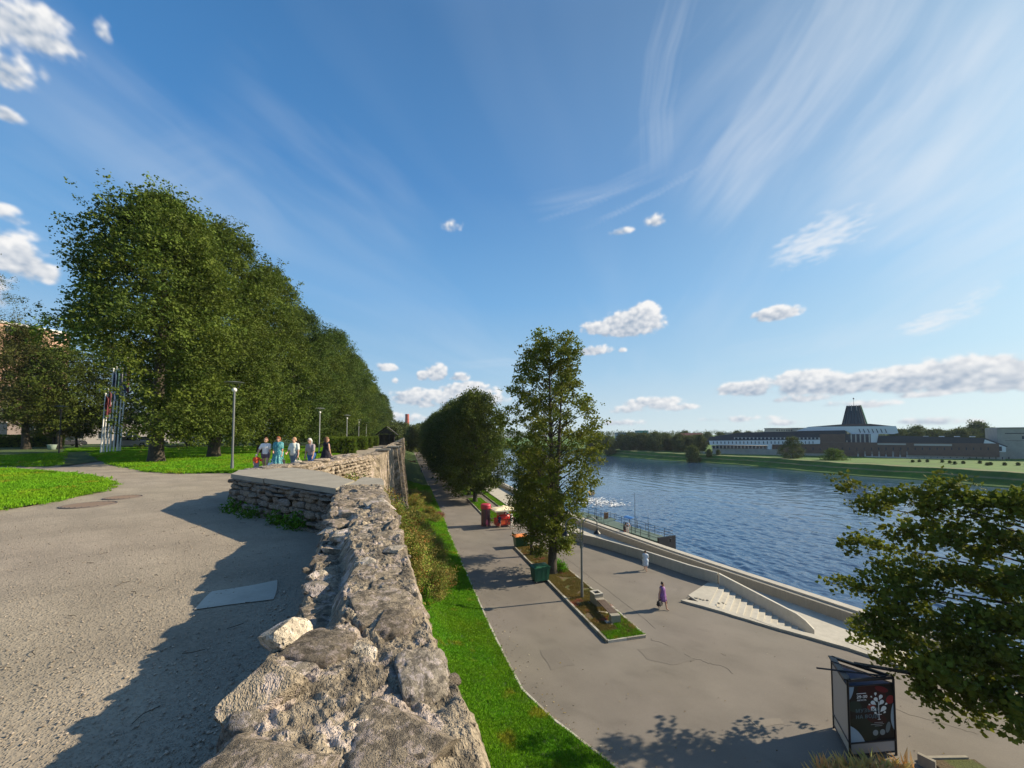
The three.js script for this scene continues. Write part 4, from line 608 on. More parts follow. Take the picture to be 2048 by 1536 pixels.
{
  const grp = 'rusty shrubs on the bank below the wall', lb = 'rust and olive flowering shrub growing on the bank below the wall', r = rng(14);
  const spots = [[-1.6, -13.2, 1.1, 2.2], [-0.6, -12.0, 1.0, 1.9], [-2.0, -16, 1.1, 2.2], [-0.7, -15.5, 1.2, 1.9], [-1.3, -18.8, 1.2, 2.0], [0.1, -18.2, 1.2, 1.8], [-0.3, -22, 1.3, 2.0], [0.9, -21.5, 1.2, 1.9], [0.6, -25.5, 1.4, 2.1], [1.5, -25, 1.2, 2.0], [1.5, -29.5, 1.35, 2.4], [0.3, -29, 1.3, 2.2], [1.3, -33.5, 1.35, 2.4], [0.2, -34.5, 1.2, 2.4], [1.0, -38.5, 1.1, 2.0], [2.7, -49, 1.3, 1.7], [0.7, -45, 1.1, 1.9], [1.0, -54, 1.3, 2.0], [2.4, -62, 1.4, 1.8], [0.5, -60, 1.2, 2.2]];
  spots.forEach(([x, z, R, H], i) => shrub('bank_shrub', lb, x, lawnY(x, z) - 0.1, z, R, H, Math.round(620 * R * R), LM.rust, 200 + i, grp));
  shrub('red_rose_bush', 'small pink-flowered bush at the lawn kerb', ...(q => [q.x - 0.2, 0.1, q.z])(G(880, 1036, 0)), 0.7, 0.7, 240, flat(0.30, 0.08, 0.09, 0.8), 250, undefined);
  const weeds = thing('wall_weeds', 'dark green weeds at the shaded foot of the tower stub', 'weeds'); weeds.userData.kind = 'stuff'; const L = [], t = []; for (let i = 0; i < 200; i++) { const k = r(), b = r() < 0.4 ? 0.6 : 1; const x = lerp(-4.0, -1.25, k) - 0.22 * r() + 0.05, z = lerp(-10.5, -7.3, k) + 0.18 * r(); if (PN.noise(k * 7, 1, 1) < 0.02) continue; const s = 0.5 + 0.7 * r(); L.push(mtx(V(x, UP + 0.03 + 0.16 * r() * b, z), eul(r() * 2, r() * 6, r()), V(s, s, s))); t.push(rgb(0.8, 0.9 + 0.3 * r(), 0.8)); }
  instanced('foliage', SP.shrub[0], LM.hedge, L, weeds, t);
  const q = G(1122, 1143, 0.1); shrub('sapling', 'pale green sapling shoots at the foot of the twin-stemmed tree', q.x, 0.1, q.z, 0.45, 0.95, 110, LM.grass, 260);
  const s = G(1078, 1108, 0.1); shrub('dry_weeds', 'dry yellow weeds at the foot of the short dark tree', s.x, 0.1, s.z, 0.4, 0.6, 60, LM.dryGrass, 261);
}
// clipped hedges: dense leaf boxes
function hedge(label, x0, z0, x1, z1, w, h, group, seed, y = UP) {
  const g = thing('clipped_hedge', label, 'hedge', [(x0 + x1) / 2, y, (z0 + z1) / 2], Math.atan2(-(z1 - z0), x1 - x0), group), L = Math.hypot(x1 - x0, z1 - z0), r = rng(seed), list = [], tint = [];
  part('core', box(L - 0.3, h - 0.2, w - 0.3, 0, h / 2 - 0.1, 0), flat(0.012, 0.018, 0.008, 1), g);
  const A = 2 * L * h + 2 * w * h + L * w; for (let i = 0; i < Math.min(9000, A * 90); i++) { let k = r() * A, p; if (k < 2 * L * h) p = V((r() - 0.5) * L, r() * h, (r() < 0.5 ? 1 : -1) * w / 2); else if (k < 2 * L * h + 2 * w * h) p = V((r() < 0.5 ? 1 : -1) * L / 2, r() * h, (r() - 0.5) * w); else p = V((r() - 0.5) * L, h, (r() - 0.5) * w); p.x += 0.06 * gauss(r); p.y += 0.05 * gauss(r); p.z += 0.06 * gauss(r); if (p.y < 0.05) continue; const s = 0.8 + 0.6 * r(); list.push(mtx(p, eul(r() * 6, r() * 6, r() * 6), V(s, s, s))); const m = 0.75 + 0.5 * r(); tint.push(rgb(m * (0.9 + 0.4 * r()), m, m * 0.9)); }
  instanced('foliage', SP.hedge[0], LM.hedge, list, g, tint); return g;
}
{ const g = 'clipped hedges along the upper path', lb = 'clipped green hedge block in the line beside the upper path'; [[-7.3, -41.5, -5.3, -42.0], [-6.9, -52, -5.2, -52.4], [-6.8, -60, -5.1, -60.3], [-6.7, -70, -5.0, -70.3]].forEach(([a, b, c, d], i) => hedge(lb, a, b, c, d, 5.2, 1.45, g, 500 + i));
  const a = at(-60, 880, 56), b = at(126, 880, 62); hedge('long clipped hedge in front of the pink apartment block', a.x, a.z, b.x, b.z, 1.4, 1.75, undefined, 510); }
// grass blades
function tuft(n, h, w, seed) { const r = rng(seed), pos = []; for (let i = 0; i < n; i++) { const a = r() * 6.28, x = (r() - 0.5) * w, z = (r() - 0.5) * w, l = h * (0.5 + 0.6 * r()), b = 0.006 + 0.005 * r(), lx = Math.cos(a), lz = Math.sin(a), k = l * (0.2 + 0.55 * r()); pos.push(x - lz * b, 0, z + lx * b, x + lz * b, 0, z - lx * b, x + lx * k * 0.4 + lz * b * 0.7, l * 0.65, z + lz * k * 0.4 - lx * b * 0.7, x - lz * b, 0, z + lx * b, x + lx * k * 0.4 + lz * b * 0.7, l * 0.65, z + lz * k * 0.4 - lx * b * 0.7, x + lx * k, l * 0.95, z + lz * k); } const g = new THREE.BufferGeometry(); g.setAttribute('position', new THREE.Float32BufferAttribute(pos, 3)); g.computeVertexNormals(); return g; }
const TUFT = [tuft(26, 0.085, 0.2, 1), tuft(16, 0.10, 0.2, 2)];
function meadow(name, label, count, pick, mat, seed, s0 = 0.8, geo = TUFT[0]) { const r = rng(seed), list = [], tint = []; for (let i = 0; i < count; i++) { const p = pick(r); if (!p) continue; const s = s0 * (0.7 + 0.7 * r()) * (p.s ?? 1), k = 0.72 + 0.5 * r() + 0.35 * fbm(p.x * 0.5, p.z * 0.5, 3, 3), y = 0.5 * fbm(p.x * 0.35, p.z * 0.35, 9, 3) + 0.15 * r(); list.push(mtx(V(p.x, p.y, p.z), eul(0.2 * gauss(r), r() * 6.28, 0.2 * gauss(r)), V(s, s * (0.8 + 0.4 * r()), s))); const dr = sstep(fbm(p.x * 0.8, p.z * 0.8, 31, 3), 0.16, 0.34); tint.push(rgb(k * (1 + y + 0.9 * dr), k * (1 - 0.08 * dr), k * (1 - 0.3 * y + dr))); } const m = instanced(name, geo, mat, list, scene, tint); m.name = numbered(name); m.userData = { kind: 'stuff', label, category: 'grass' }; return m; }
const far = k => 1 + k * 0.02;
meadow('grass', 'bright green grass on the bank below the wall', 52000, r => { const z = -9 - 75 * r() ** 1.9, x = lerp(-0.2, edgeL(z) - 0.02, r()); return { x, z, y: lawnY(x, z) - 0.01, s: far(-z - 10) }; }, LM.grass, 1);
meadow('grass', 'sunlit grass of the lawn at the path bend', 56000, r => { const x = -8.4 - 17 * r() ** 1.2, z = 2 - 30 * r(); return inPoly(x + 0.12 * gauss(r), z + 0.12 * gauss(r), lawnWest) && x * 0.9644 + z * 0.264 > 2.6 * (z * 0.9644 - x * 0.264) ? { x, z, y: UP + 0.03, s: 1 } : null; }, LM.grass, 2);
meadow('grass', 'grass of the lawn under the tall linden row', 46000, r => { const x = -5.5 - 26 * r(), z = -20.4 - 50 * r() ** 1.5; return inPoly(x + 0.1 * gauss(r), z + 0.1 * gauss(r), lawnTrees) ? { x, z, y: UP + 0.03, s: 1.15 } : null; }, LM.grass, 3);
meadow('grass', 'grass in front of the clipped hedge', 14000, r => { const x = -19 - 25 * r(), z = -27 - 40 * r(); return inPoly(x, z, lawnNorth) ? { x, z, y: UP + 0.03, s: 1.4 } : null; }, LM.grass, 4);
meadow('grass', 'dry yellowed grass on the kerbed island', 17000, r => { const x = 10.2 + 2.3 * r(), z = -18.5 - 17.3 * r(); return inPoly(x, z, islandA) && fbm(x * 1.2, z * 1.2, 2, 3) > -0.12 ? { x, z, y: 0.09, s: 0.8 } : null; }, LM.dryGrass, 5, 0.95, TUFT[0]);
meadow('grass', 'patch of fresh green grass at the rounded end of the island', 3800, r => { const x = 10.25 + 2.1 * r(), z = -18.45 - 4.2 * r() ** 1.7; return (x > 11.4 && z > -21) || z > -19.2 ? { x, z, y: 0.09 } : null; }, LM.grass, 6);
meadow('grass', 'grass of the strips under the promenade trees', 12000, r => { const b = r() < 0.7, x = b ? 10.2 + 2.2 * r() : 13.72 + 1.05 * r(), z = -47 - 60 * r() ** 1.4; return z < -65.4 && z > -69 && b ? null : { x, z, y: 0.09, s: 1.5 }; }, LM.grass, 7);
{ const L = [], r = rng(15), t = []; const gr = tuft(24, 0.55, 0.28, 8); for (let i = 0; i < 70; i++) { const q = G(1640 + 190 * r(), 1540 + 40 * r(), 0.2); L.push(mtx(V(q.x, 0.05, q.z), eul(0.2 * gauss(r), r() * 6, 0.2 * gauss(r)), V(1.2, 0.8 + 0.5 * r(), 1.2))); t.push(rgb(0.8 + 0.5 * r(), 0.8 + 0.4 * r(), 0.8)); } const m = instanced('straw_grass', gr, LM.straw, L, scene, t); m.userData = { kind: 'stuff', label: 'bleached straw-coloured tall grass below the poster stand', category: 'grass' }; }
// far bank planting and the wooded horizon
{
  const o = { name: 'far_tree', base: 1.0, mat: LM.far, sprigs: SP.far, pos: [0, -50, 0], wob: 0.1, shape: t => Math.sin(Math.PI * clamp(0.14 + 0.8 * t, 0, 1)) ** 0.7 };
  const grp = 'trees across the river', lb = ['rounded tree in the wooded far bank across the river', 'tree rising behind the long low building'];
  const kinds = [makeTree({ ...o, label: lb[0], group: grp, seed: 301, H: 10, R: 4.0, trunk: 0.22, clumps: 46, per: 10, rc: 1.3 }), makeTree({ ...o, label: lb[0], group: grp, seed: 302, H: 12, R: 4.2, trunk: 0.25, clumps: 50, per: 10, rc: 1.4 })];
  const r = rng(31); let first = [true, true];
  const put = (px, pyTop, fwd, k, label, base) => { const top = at(px, pyTop, fwd), y = base ?? (bankY(top.x, top.z) - 0.3), s = Math.max(0.13, (top.y - y) / (k ? 12 : 10)); if (first[k]) { first[k] = false; kinds[k].position.set(top.x, y, top.z); kinds[k].scale.setScalar(s); kinds[k].userData.label = label; return; } copyOf(kinds[k], [top.x, y, top.z], r() * 6.28, s, label).userData.group = grp; };
  for (let i = 0; i < 36; i++) put(1180 + 225 * i / 36 + 5 * gauss(r), 873 + 5 * gauss(r), lerp(290, 232, i / 36) + 30 * r(), i % 2, lb[0]);
  for (let i = 0; i < 22; i++) put(1795 + 210 * i / 22 + 4 * gauss(r), 868 - (Math.abs(i - 16) < 3 ? 16 : 6) + 5 * gauss(r), 222 + 30 * r(), i % 2, lb[1]);
  for (let i = 0; i < 12; i++) put(1380 + 30 * i + 5 * gauss(r), 866 + 3 * gauss(r), 330 + 40 * r(), i % 2, lb[1]);
  for (const [px, py] of [[1385, 893], [1418, 899], [1436, 900], [1400, 915]]) put(px, py, 208, 0, 'small rounded bush on the far river bank');
  for (let i = 0; i < 13; i++) put(1815 + 19 * i + 9 * gauss(r), 923 + i * 0.5 - 3 * r(), 142 - 1.5 * i + 8 * r(), 0, 'tiny young shrub on the far terrace lawn');
  const big = G(1585, 930, -2.6), b2 = G(1668, 935, -2.6), o2 = { base: 0.5, sprigs: SP.big, wob: 0.1, shape: t => 0.72 + 0.28 * Math.sin(t * 3) - 0.45 * t * t };
  makeTree({ ...o2, name: 'bank_tree', label: 'tall dark conical tree on the far bank before the building', seed: 311, pos: [big.x, -2.8, big.z], H: 13.0, R: 5.4, trunk: 0.3, clumps: 90, per: 16, rc: 1.3, mat: LM.far });
  makeTree({ ...o2, name: 'bank_tree', label: 'round bright green tree on the far bank', seed: 312, pos: [b2.x, -2.8, b2.z], H: 8.0, R: 4.8, trunk: 0.25, clumps: 70, per: 16, rc: 1.2, mat: LM.hedge, shape: t => Math.sin(Math.PI * clamp(0.2 + 0.75 * t, 0, 1)) ** 0.6 });
  // end of the promenade
  const e = [[786, 848, 170], [800, 846, 210], [812, 850, 240], [828, 852, 200], [842, 850, 230], [775, 842, 150], [822, 858, 250], [835, 860, 260]]; e.forEach(([px, py, fw], i) => put(px, py, fw, i % 2, 'leafy tree closing the far end of the promenade', i < 6 ? 4 : 0));
  const L = [], t = []; for (let i = 0; i < 2600; i++) { const a = r(), px = lerp(600, 2300, a), fw = 420 + 260 * r(), top = at(px, 869 - 6 * r() + 3 * PN.noise(px * 0.02, 1, 1), fw); L.push(mtx(V(top.x, top.y - 6 * r() * r(), top.z), eul(r() * 6, r() * 6, r() * 6), V(2.4, 2.4, 2.4))); const k = 0.7 + 0.5 * r(); t.push(rgb(k, k, k)); }
  const m = instanced('far_wood', SP.far[0], LM.far, L, scene, t); m.userData = { kind: 'stuff', label: 'distant wood along the horizon behind the far bank', category: 'wood' };
}
// ================================================================ THINGS
const MM = { binGreen: flat(0.012, 0.085, 0.05, 0.42), binGreen2: flat(0.015, 0.075, 0.03, 0.45), orange: flat(0.72, 0.24, 0.05, 0.5), red: flat(0.52, 0.03, 0.022, 0.42), redDark: flat(0.30, 0.02, 0.035, 0.45), cream: flat(0.78, 0.70, 0.55, 0.8), wood: std({ map: rep(T.barkC, 0.5), color: rgb(1.6, 1.3, 1.1), roughness: 0.6 }), woodDark: std({ map: rep(T.barkC, 1.2), color: rgb(0.75, 0.8, 0.9), roughness: 0.8 }), glassDark: flat(0.02, 0.03, 0.04, 0.08), glass: new THREE.MeshPhysicalMaterial({ color: rgb(0.9, 0.93, 0.95), transmission: 1, thickness: 0, roughness: 0.05, ior: 1.45 }), galv: flat(0.42, 0.43, 0.44, 0.45, { metalness: 0.5 }), pole: flat(0.16, 0.17, 0.175, 0.5, { metalness: 0.4 }) };
// lamp posts of the park
function parkLamp(px, py, label, H, mat, globe) {
  const q = G(px, py, UP), g = thing('park_lamp', label, 'street lamp', [q.x, UP, q.z], 0, 'park lamps of the upper terrace');
  part('post', [cyl(0.05, 0.045, H - 0.45, 0, 0, 0, 10), cyl(0.08, 0.06, 0.5, 0, 0, 0, 10)], mat, g);
  part('globe', [new THREE.SphereGeometry(0.11, 14, 10).translate(0, H - 0.36, 0)], globe, g);
  part('cage', [0, 1, 2, 3].map(k => tube([[0.06 * Math.cos(k * 1.57), H - 0.42, 0.06 * Math.sin(k * 1.57)], [0.2 * Math.cos(k * 1.57), H - 0.2, 0.2 * Math.sin(k * 1.57)], [0.26 * Math.cos(k * 1.57), H, 0.26 * Math.sin(k * 1.57)]], 0.008, 4)), mat, g);
  part('shade', [cyl(0.46, 0.40, 0.025, 0, H, 0, 24), cyl(0.40, 0.06, 0.05, 0, H + 0.025, 0, 24)], mat, g);
}
parkLamp(464, 941, 'slim steel park lamp with white globe at the lawn edge', 4.35, MM.pole, M.white);
parkLamp(118, 908, 'black park lamp beside the narrow path to the houses', 4.5, M.black, M.black);
for (const [px, py] of [[638, 908], [717, 893], [693, 899], [732, 889]]) parkLamp(px, py, 'slim steel park lamp along the wall path among hedges', 4.3, MM.galv, M.white);
{ // twin-arm promenade lamp
  const q = G(1164, 1195, 0.1), g = thing('promenade_lamp', 'twin-armed promenade lamp with hanging lanterns on the dry island', 'street lamp', [q.x, 0.1, q.z], -0.1);
  part('post', [cyl(0.075, 0.07, 3.6, 0, 0, 0, 12), cyl(0.1, 0.09, 0.9, 0, 0, 0, 12)], MM.pole, g);
  for (const s of [-1, 1]) {
    const pts = [[s * 0.09, 3.2, 0], [s * 0.09, 4.75, 0]]; for (let k = 0; k <= 8; k++) { const a = Math.PI - Math.PI * k / 8; pts.push([s * (0.09 + 0.5 + 0.5 * Math.cos(a)), 4.75 + 0.46 * Math.sin(a), 0]); } pts.push([s * 1.09, 4.45, 0]);
    const arm = part('arm', tube(pts.map(p => V(...p)), 0.036, 8), MM.pole, g), x = s * 1.09;
    part('lantern_hood', [cyl(0.05, 0.04, 0.12, x, 4.33, 0, 12), new THREE.LatheGeometry([[0.24, 0], [0.22, 0.07], [0.12, 0.14], [0.09, 0.24], [0.0, 0.25]].map(a => new THREE.Vector2(...a)), 18).translate(x, 4.1, 0)], M.black, arm);
    part('lantern_bowl', new THREE.LatheGeometry([[0.0, -0.26], [0.08, -0.24], [0.17, -0.1], [0.2, 0]].map(a => new THREE.Vector2(...a)), 18).translate(x, 4.1, 0), MM.glass, arm);
  }
}
{ // bench and litter bin
  const a = G(1226, 1243, 0.1), b = G(1200, 1213, 0.1), dx = b.x - a.x, dz = b.z - a.z, L = 2.15, g = thing('park_bench', 'concrete bench with brown plank seat on the island', 'bench', [(a.x + b.x) / 2 + 0.05, 0.1, (a.z + b.z) / 2], Math.atan2(-dz, dx) + 0.02);
  for (const s of [-1, 1]) part('leg', prism([[s * L / 2 - 0.16, -0.28], [s * L / 2 + 0.16, -0.28], [s * L / 2 + 0.16, 0.28], [s * L / 2 - 0.16, 0.28]], -0.05, 0.44, 0.02), M.concreteDark, g);
  for (let k = 0; k < 4; k++) part('plank', box(L - 0.34, 0.05, 0.115, 0, 0.42, -0.19 + k * 0.127), MM.wood, g); part('base_slab', box(2.7, 0.03, 0.85, 0.05, 0.0, -0.1), M.concretePale, g);
  const q = G(1193, 1206, 0.1), t = thing('litter_bin', 'square grey concrete litter bin beside the bench', 'litter bin', [q.x, 0.1, q.z], 0.05); const w = 0.26;
  for (const [x, z, sx, sz] of [[-w, 0, 0.07, 0.59], [w, 0, 0.07, 0.59], [0, -w, 0.45, 0.07], [0, w, 0.45, 0.07]]) part('side', box(sx, 0.66, sz, x, 0.31, z), M.concreteDark, t); part('rim', [box(0.12, 0.05, 0.62, -w + 0.01, 0.665, 0), box(0.12, 0.05, 0.62, w - 0.01, 0.665, 0), box(0.38, 0.05, 0.12, 0, 0.665, -w + 0.01), box(0.38, 0.05, 0.12, 0, 0.665, w - 0.01)], M.concrete, t); part('liner', box(0.44, 0.02, 0.44, 0, 0.45, 0), M.black, t); part('base_slab', box(0.9, 0.03, 0.75, -0.1, 0, 0), M.concretePale, t);
}
function wheelieBin(label, px, py, turn, lidMat, bodyMat, W, D, H) {   // four-wheeled refuse container
  const q = G(px, py, 0), g = thing('refuse_container', label, 'refuse bin', [q.x, 0, q.z], turn); const y0 = 0.16, y1 = H - 0.16;
  const pos = [], P = (s, y, e = 0) => [[-W / 2 * s - e, y, D / 2 * s + e], [W / 2 * s + e, y, D / 2 * s + e], [W / 2 * s + e, y, -D / 2 * s - e], [-W / 2 * s - e, y, -D / 2 * s - e]], lo = P(0.84, y0), hi = P(1, y1);
  for (let i = 0; i < 4; i++) { const j = (i + 1) % 4; pos.push(...lo[i], ...lo[j], ...hi[j], ...lo[i], ...hi[j], ...hi[i]); } pos.push(...lo[0], ...lo[2], ...lo[1], ...lo[0], ...lo[3], ...lo[2]); const bg = new THREE.BufferGeometry(); bg.setAttribute('position', new THREE.Float32BufferAttribute(pos, 3)); bg.computeVertexNormals();
  const body = part('body', [boxUV(bg), ...[-0.3, 0, 0.3].map(k => box(0.05, y1 - y0 - 0.1, 0.03, k * W, (y0 + y1) / 2, D / 2 * 0.93, 0, 0.09))], bodyMat, g); part('rim', [box(W + 0.08, 0.07, 0.06, 0, y1, D / 2), box(W + 0.08, 0.07, 0.06, 0, y1, -D / 2), box(0.06, 0.07, D, W / 2 + 0.01, y1, 0), box(0.06, 0.07, D, -W / 2 - 0.01, y1, 0)], bodyMat, body);
  const lid = part('lid', gridGeo(14, 10, (u, v) => { const x = (u - 0.5) * (W + 0.08), z = (v - 0.5) * (D + 0.1), e = Math.min(1, 5 * Math.min(u, 1 - u), 5 * Math.min(v, 1 - v)); return [x, y1 + 0.05 + 0.09 * Math.sqrt(e) + 0.04 * (0.5 - v) + (Math.abs(((u * 4) % 1) - 0.5) < 0.16 ? 0.02 * e : 0), z]; }), lidMat, g); lid.material.side = THREE.DoubleSide; part('lid_edge', [box(W + 0.1, 0.05, 0.03, 0, y1 + 0.055, D / 2 + 0.05), box(W + 0.1, 0.05, 0.03, 0, y1 + 0.055, -D / 2 - 0.05)], lidMat, lid);
  for (const [x, z] of [[-1, -1], [1, -1], [-1, 1], [1, 1]]) { const w = part('wheel', new THREE.TorusGeometry(0.075, 0.03, 8, 16).translate(x * W * 0.34, 0.105, z * D * 0.32), M.black, g); part('fork', box(0.06, 0.1, 0.03, x * W * 0.34, 0.15, z * D * 0.32 + 0.05), MM.galv, w); }
}
wheelieBin('dark green refuse container with green lid standing on the asphalt', 1080, 1163, 0.12, MM.binGreen, MM.binGreen, 1.25, 0.85, 1.25);
wheelieBin('green refuse container with orange lid near the drinks cart', 1041, 1094, 0.05, MM.orange, MM.binGreen2, 1.3, 0.95, 1.2);
// canvas prints
function canvasTex(w, h, draw) { const c = document.createElement('canvas'); c.width = w; c.height = h; draw(c.getContext('2d'), w, h); const t = new THREE.CanvasTexture(c); t.colorSpace = THREE.SRGBColorSpace; t.magFilter = THREE.LinearFilter; return t; }
{ // drinks cart with awning
  const q = G(1008, 1055, 0), g = thing('drinks_cart', 'red drinks cart under a cream canopy with green print', 'cart', [q.x + 0.1, 0, q.z - 0.6], 0.08);
  part('counter', [box(2.1, 0.72, 0.85, 0, 0.58, 0), box(2.22, 0.05, 0.98, 0, 0.97, 0)], MM.red, g); part('barrel', [new THREE.LatheGeometry([[0, -0.75], [0.24, -0.74], [0.30, -0.3], [0.32, 0], [0.30, 0.3], [0.24, 0.74], [0, 0.75]].map(a => new THREE.Vector2(...a)), 20).rotateZ(Math.PI / 2).translate(-0.1, 1.12, 0.1)], MM.red, g);
  part('panel', [box(0.5, 0.5, 0.02, -0.2, 0.6, 0.435), box(0.04, 0.72, 0.02, 0.3, 0.58, 0.435)], flat(0.72, 0.11, 0.03, 0.5), g); part('menu_board', box(0.95, 0.42, 0.03, -0.35, 1.55, -0.25), flat(0.42, 0.36, 0.27, 0.7), g); part('logo', [new THREE.TorusGeometry(0.1, 0.02, 6, 20).translate(-0.55, 1.55, -0.23)], flat(0.08, 0.28, 0.12, 0.7), g);
  for (const x of [0.62, -0.8]) { const w = part('wheel', new THREE.TorusGeometry(0.3, 0.035, 8, 26).translate(x, 0.34, 0.5), MM.wood, g); for (let k = 0; k < 8; k++) part('spoke', tube([[x, 0.34, 0.5], [x + 0.29 * Math.cos(k * 0.785), 0.34 + 0.29 * Math.sin(k * 0.785), 0.5]], 0.012, 4), MM.wood, w); }
  for (const [x, z] of [[-0.95, -0.42], [0.95, -0.42], [-0.95, 0.42], [0.95, 0.42]]) part('post', cyl(0.025, 0.025, 1.1, x, 0.97, z, 8), MM.red, g);
  const tx = canvasTex(512, 256, (c, w, h) => { c.fillStyle = '#f2e3bd'; c.fillRect(0, 0, w, h); c.strokeStyle = '#7c7a3a'; c.lineWidth = 7; c.beginPath(); c.arc(w * 0.46, h * 0.16, 86, 0.15, Math.PI - 0.15); c.stroke(); c.fillStyle = '#5d6a2c'; for (let i = 0; i < 7; i++) { const a = 0.25 + i * 0.44; c.beginPath(); c.arc(w * 0.46 + 60 * Math.cos(a), h * 0.16 + 60 * Math.sin(a), 11, 0, 7); c.fill(); } c.fillStyle = '#6b6a48'; for (let i = 0; i < 11; i++) c.fillRect(w * 0.36 + i * 13, h * 0.66, 9, 16); });
  const can = part('canopy', gridGeo(16, 12, (u, v) => { const x = (u - 0.5), z = (v - 0.5), e = Math.max(Math.abs(x), Math.abs(z)) * 2; return [x * lerp(1.5, 2.75, e), 2.06 + 0.42 * (1 - e) ** 0.8 + 0.02 * Math.sin(u * 18), z * lerp(1.1, 1.95, e), u, 1 - v]; }), std({ map: tx, roughness: 0.85, side: THREE.DoubleSide }), g); part('valance', [box(2.75, 0.16, 0.015, 0, 1.99, 0.975), box(2.75, 0.16, 0.015, 0, 1.99, -0.975), box(0.015, 0.16, 1.95, 1.375, 1.99, 0), box(0.015, 0.16, 1.95, -1.375, 1.99, 0)], MM.cream, can);
  const p = G(973, 1053, 0), b = thing('advertising_column', 'dark red round drinks column with pinkish red cap', 'column', [p.x, 0, p.z - 0.5]);
  part('drum', new THREE.LatheGeometry([[0, 0], [0.62, 0], [0.62, 0.05], [0.55, 0.08], [0.55, 2.0], [0.5, 2.02]].map(a => new THREE.Vector2(...a)), 28), flat(0.075, 0.035, 0.055, 0.35), b); part('cap', new THREE.LatheGeometry([[0.5, 2.0], [0.6, 2.02], [0.62, 2.22], [0.55, 2.26], [0.62, 2.3], [0.62, 2.5], [0.5, 2.58], [0, 2.6]].map(a => new THREE.Vector2(...a)), 28), flat(0.42, 0.03, 0.06, 0.45), b); for (let k = 0; k < 6; k++) part('stave', box(0.05, 1.9, 0.02, 0.555 * Math.sin(k * 1.047), 1.03, 0.555 * Math.cos(k * 1.047), k * 1.047), flat(0.2, 0.03, 0.05, 0.5), b);
  const s = G(984, 1053, 0), c = thing('wooden_stool', 'pale wooden counter stool between column and cart', 'stool', [s.x + 0.1, 0, s.z - 0.5]); for (const [x, z] of [[-1, -1], [1, -1], [-1, 1], [1, 1]]) part('leg', tube([[x * 0.2, 0, z * 0.2], [x * 0.14, 0.8, z * 0.14]], 0.02, 6), flat(0.5, 0.36, 0.16, 0.7), c); part('seat', cyl(0.2, 0.2, 0.05, 0, 0.8, 0, 20), flat(0.5, 0.36, 0.16, 0.7), c); part('rung', [box(0.3, 0.03, 0.03, 0, 0.3, 0.18), box(0.3, 0.03, 0.03, 0, 0.3, -0.18)], flat(0.5, 0.36, 0.16, 0.7), c);
}
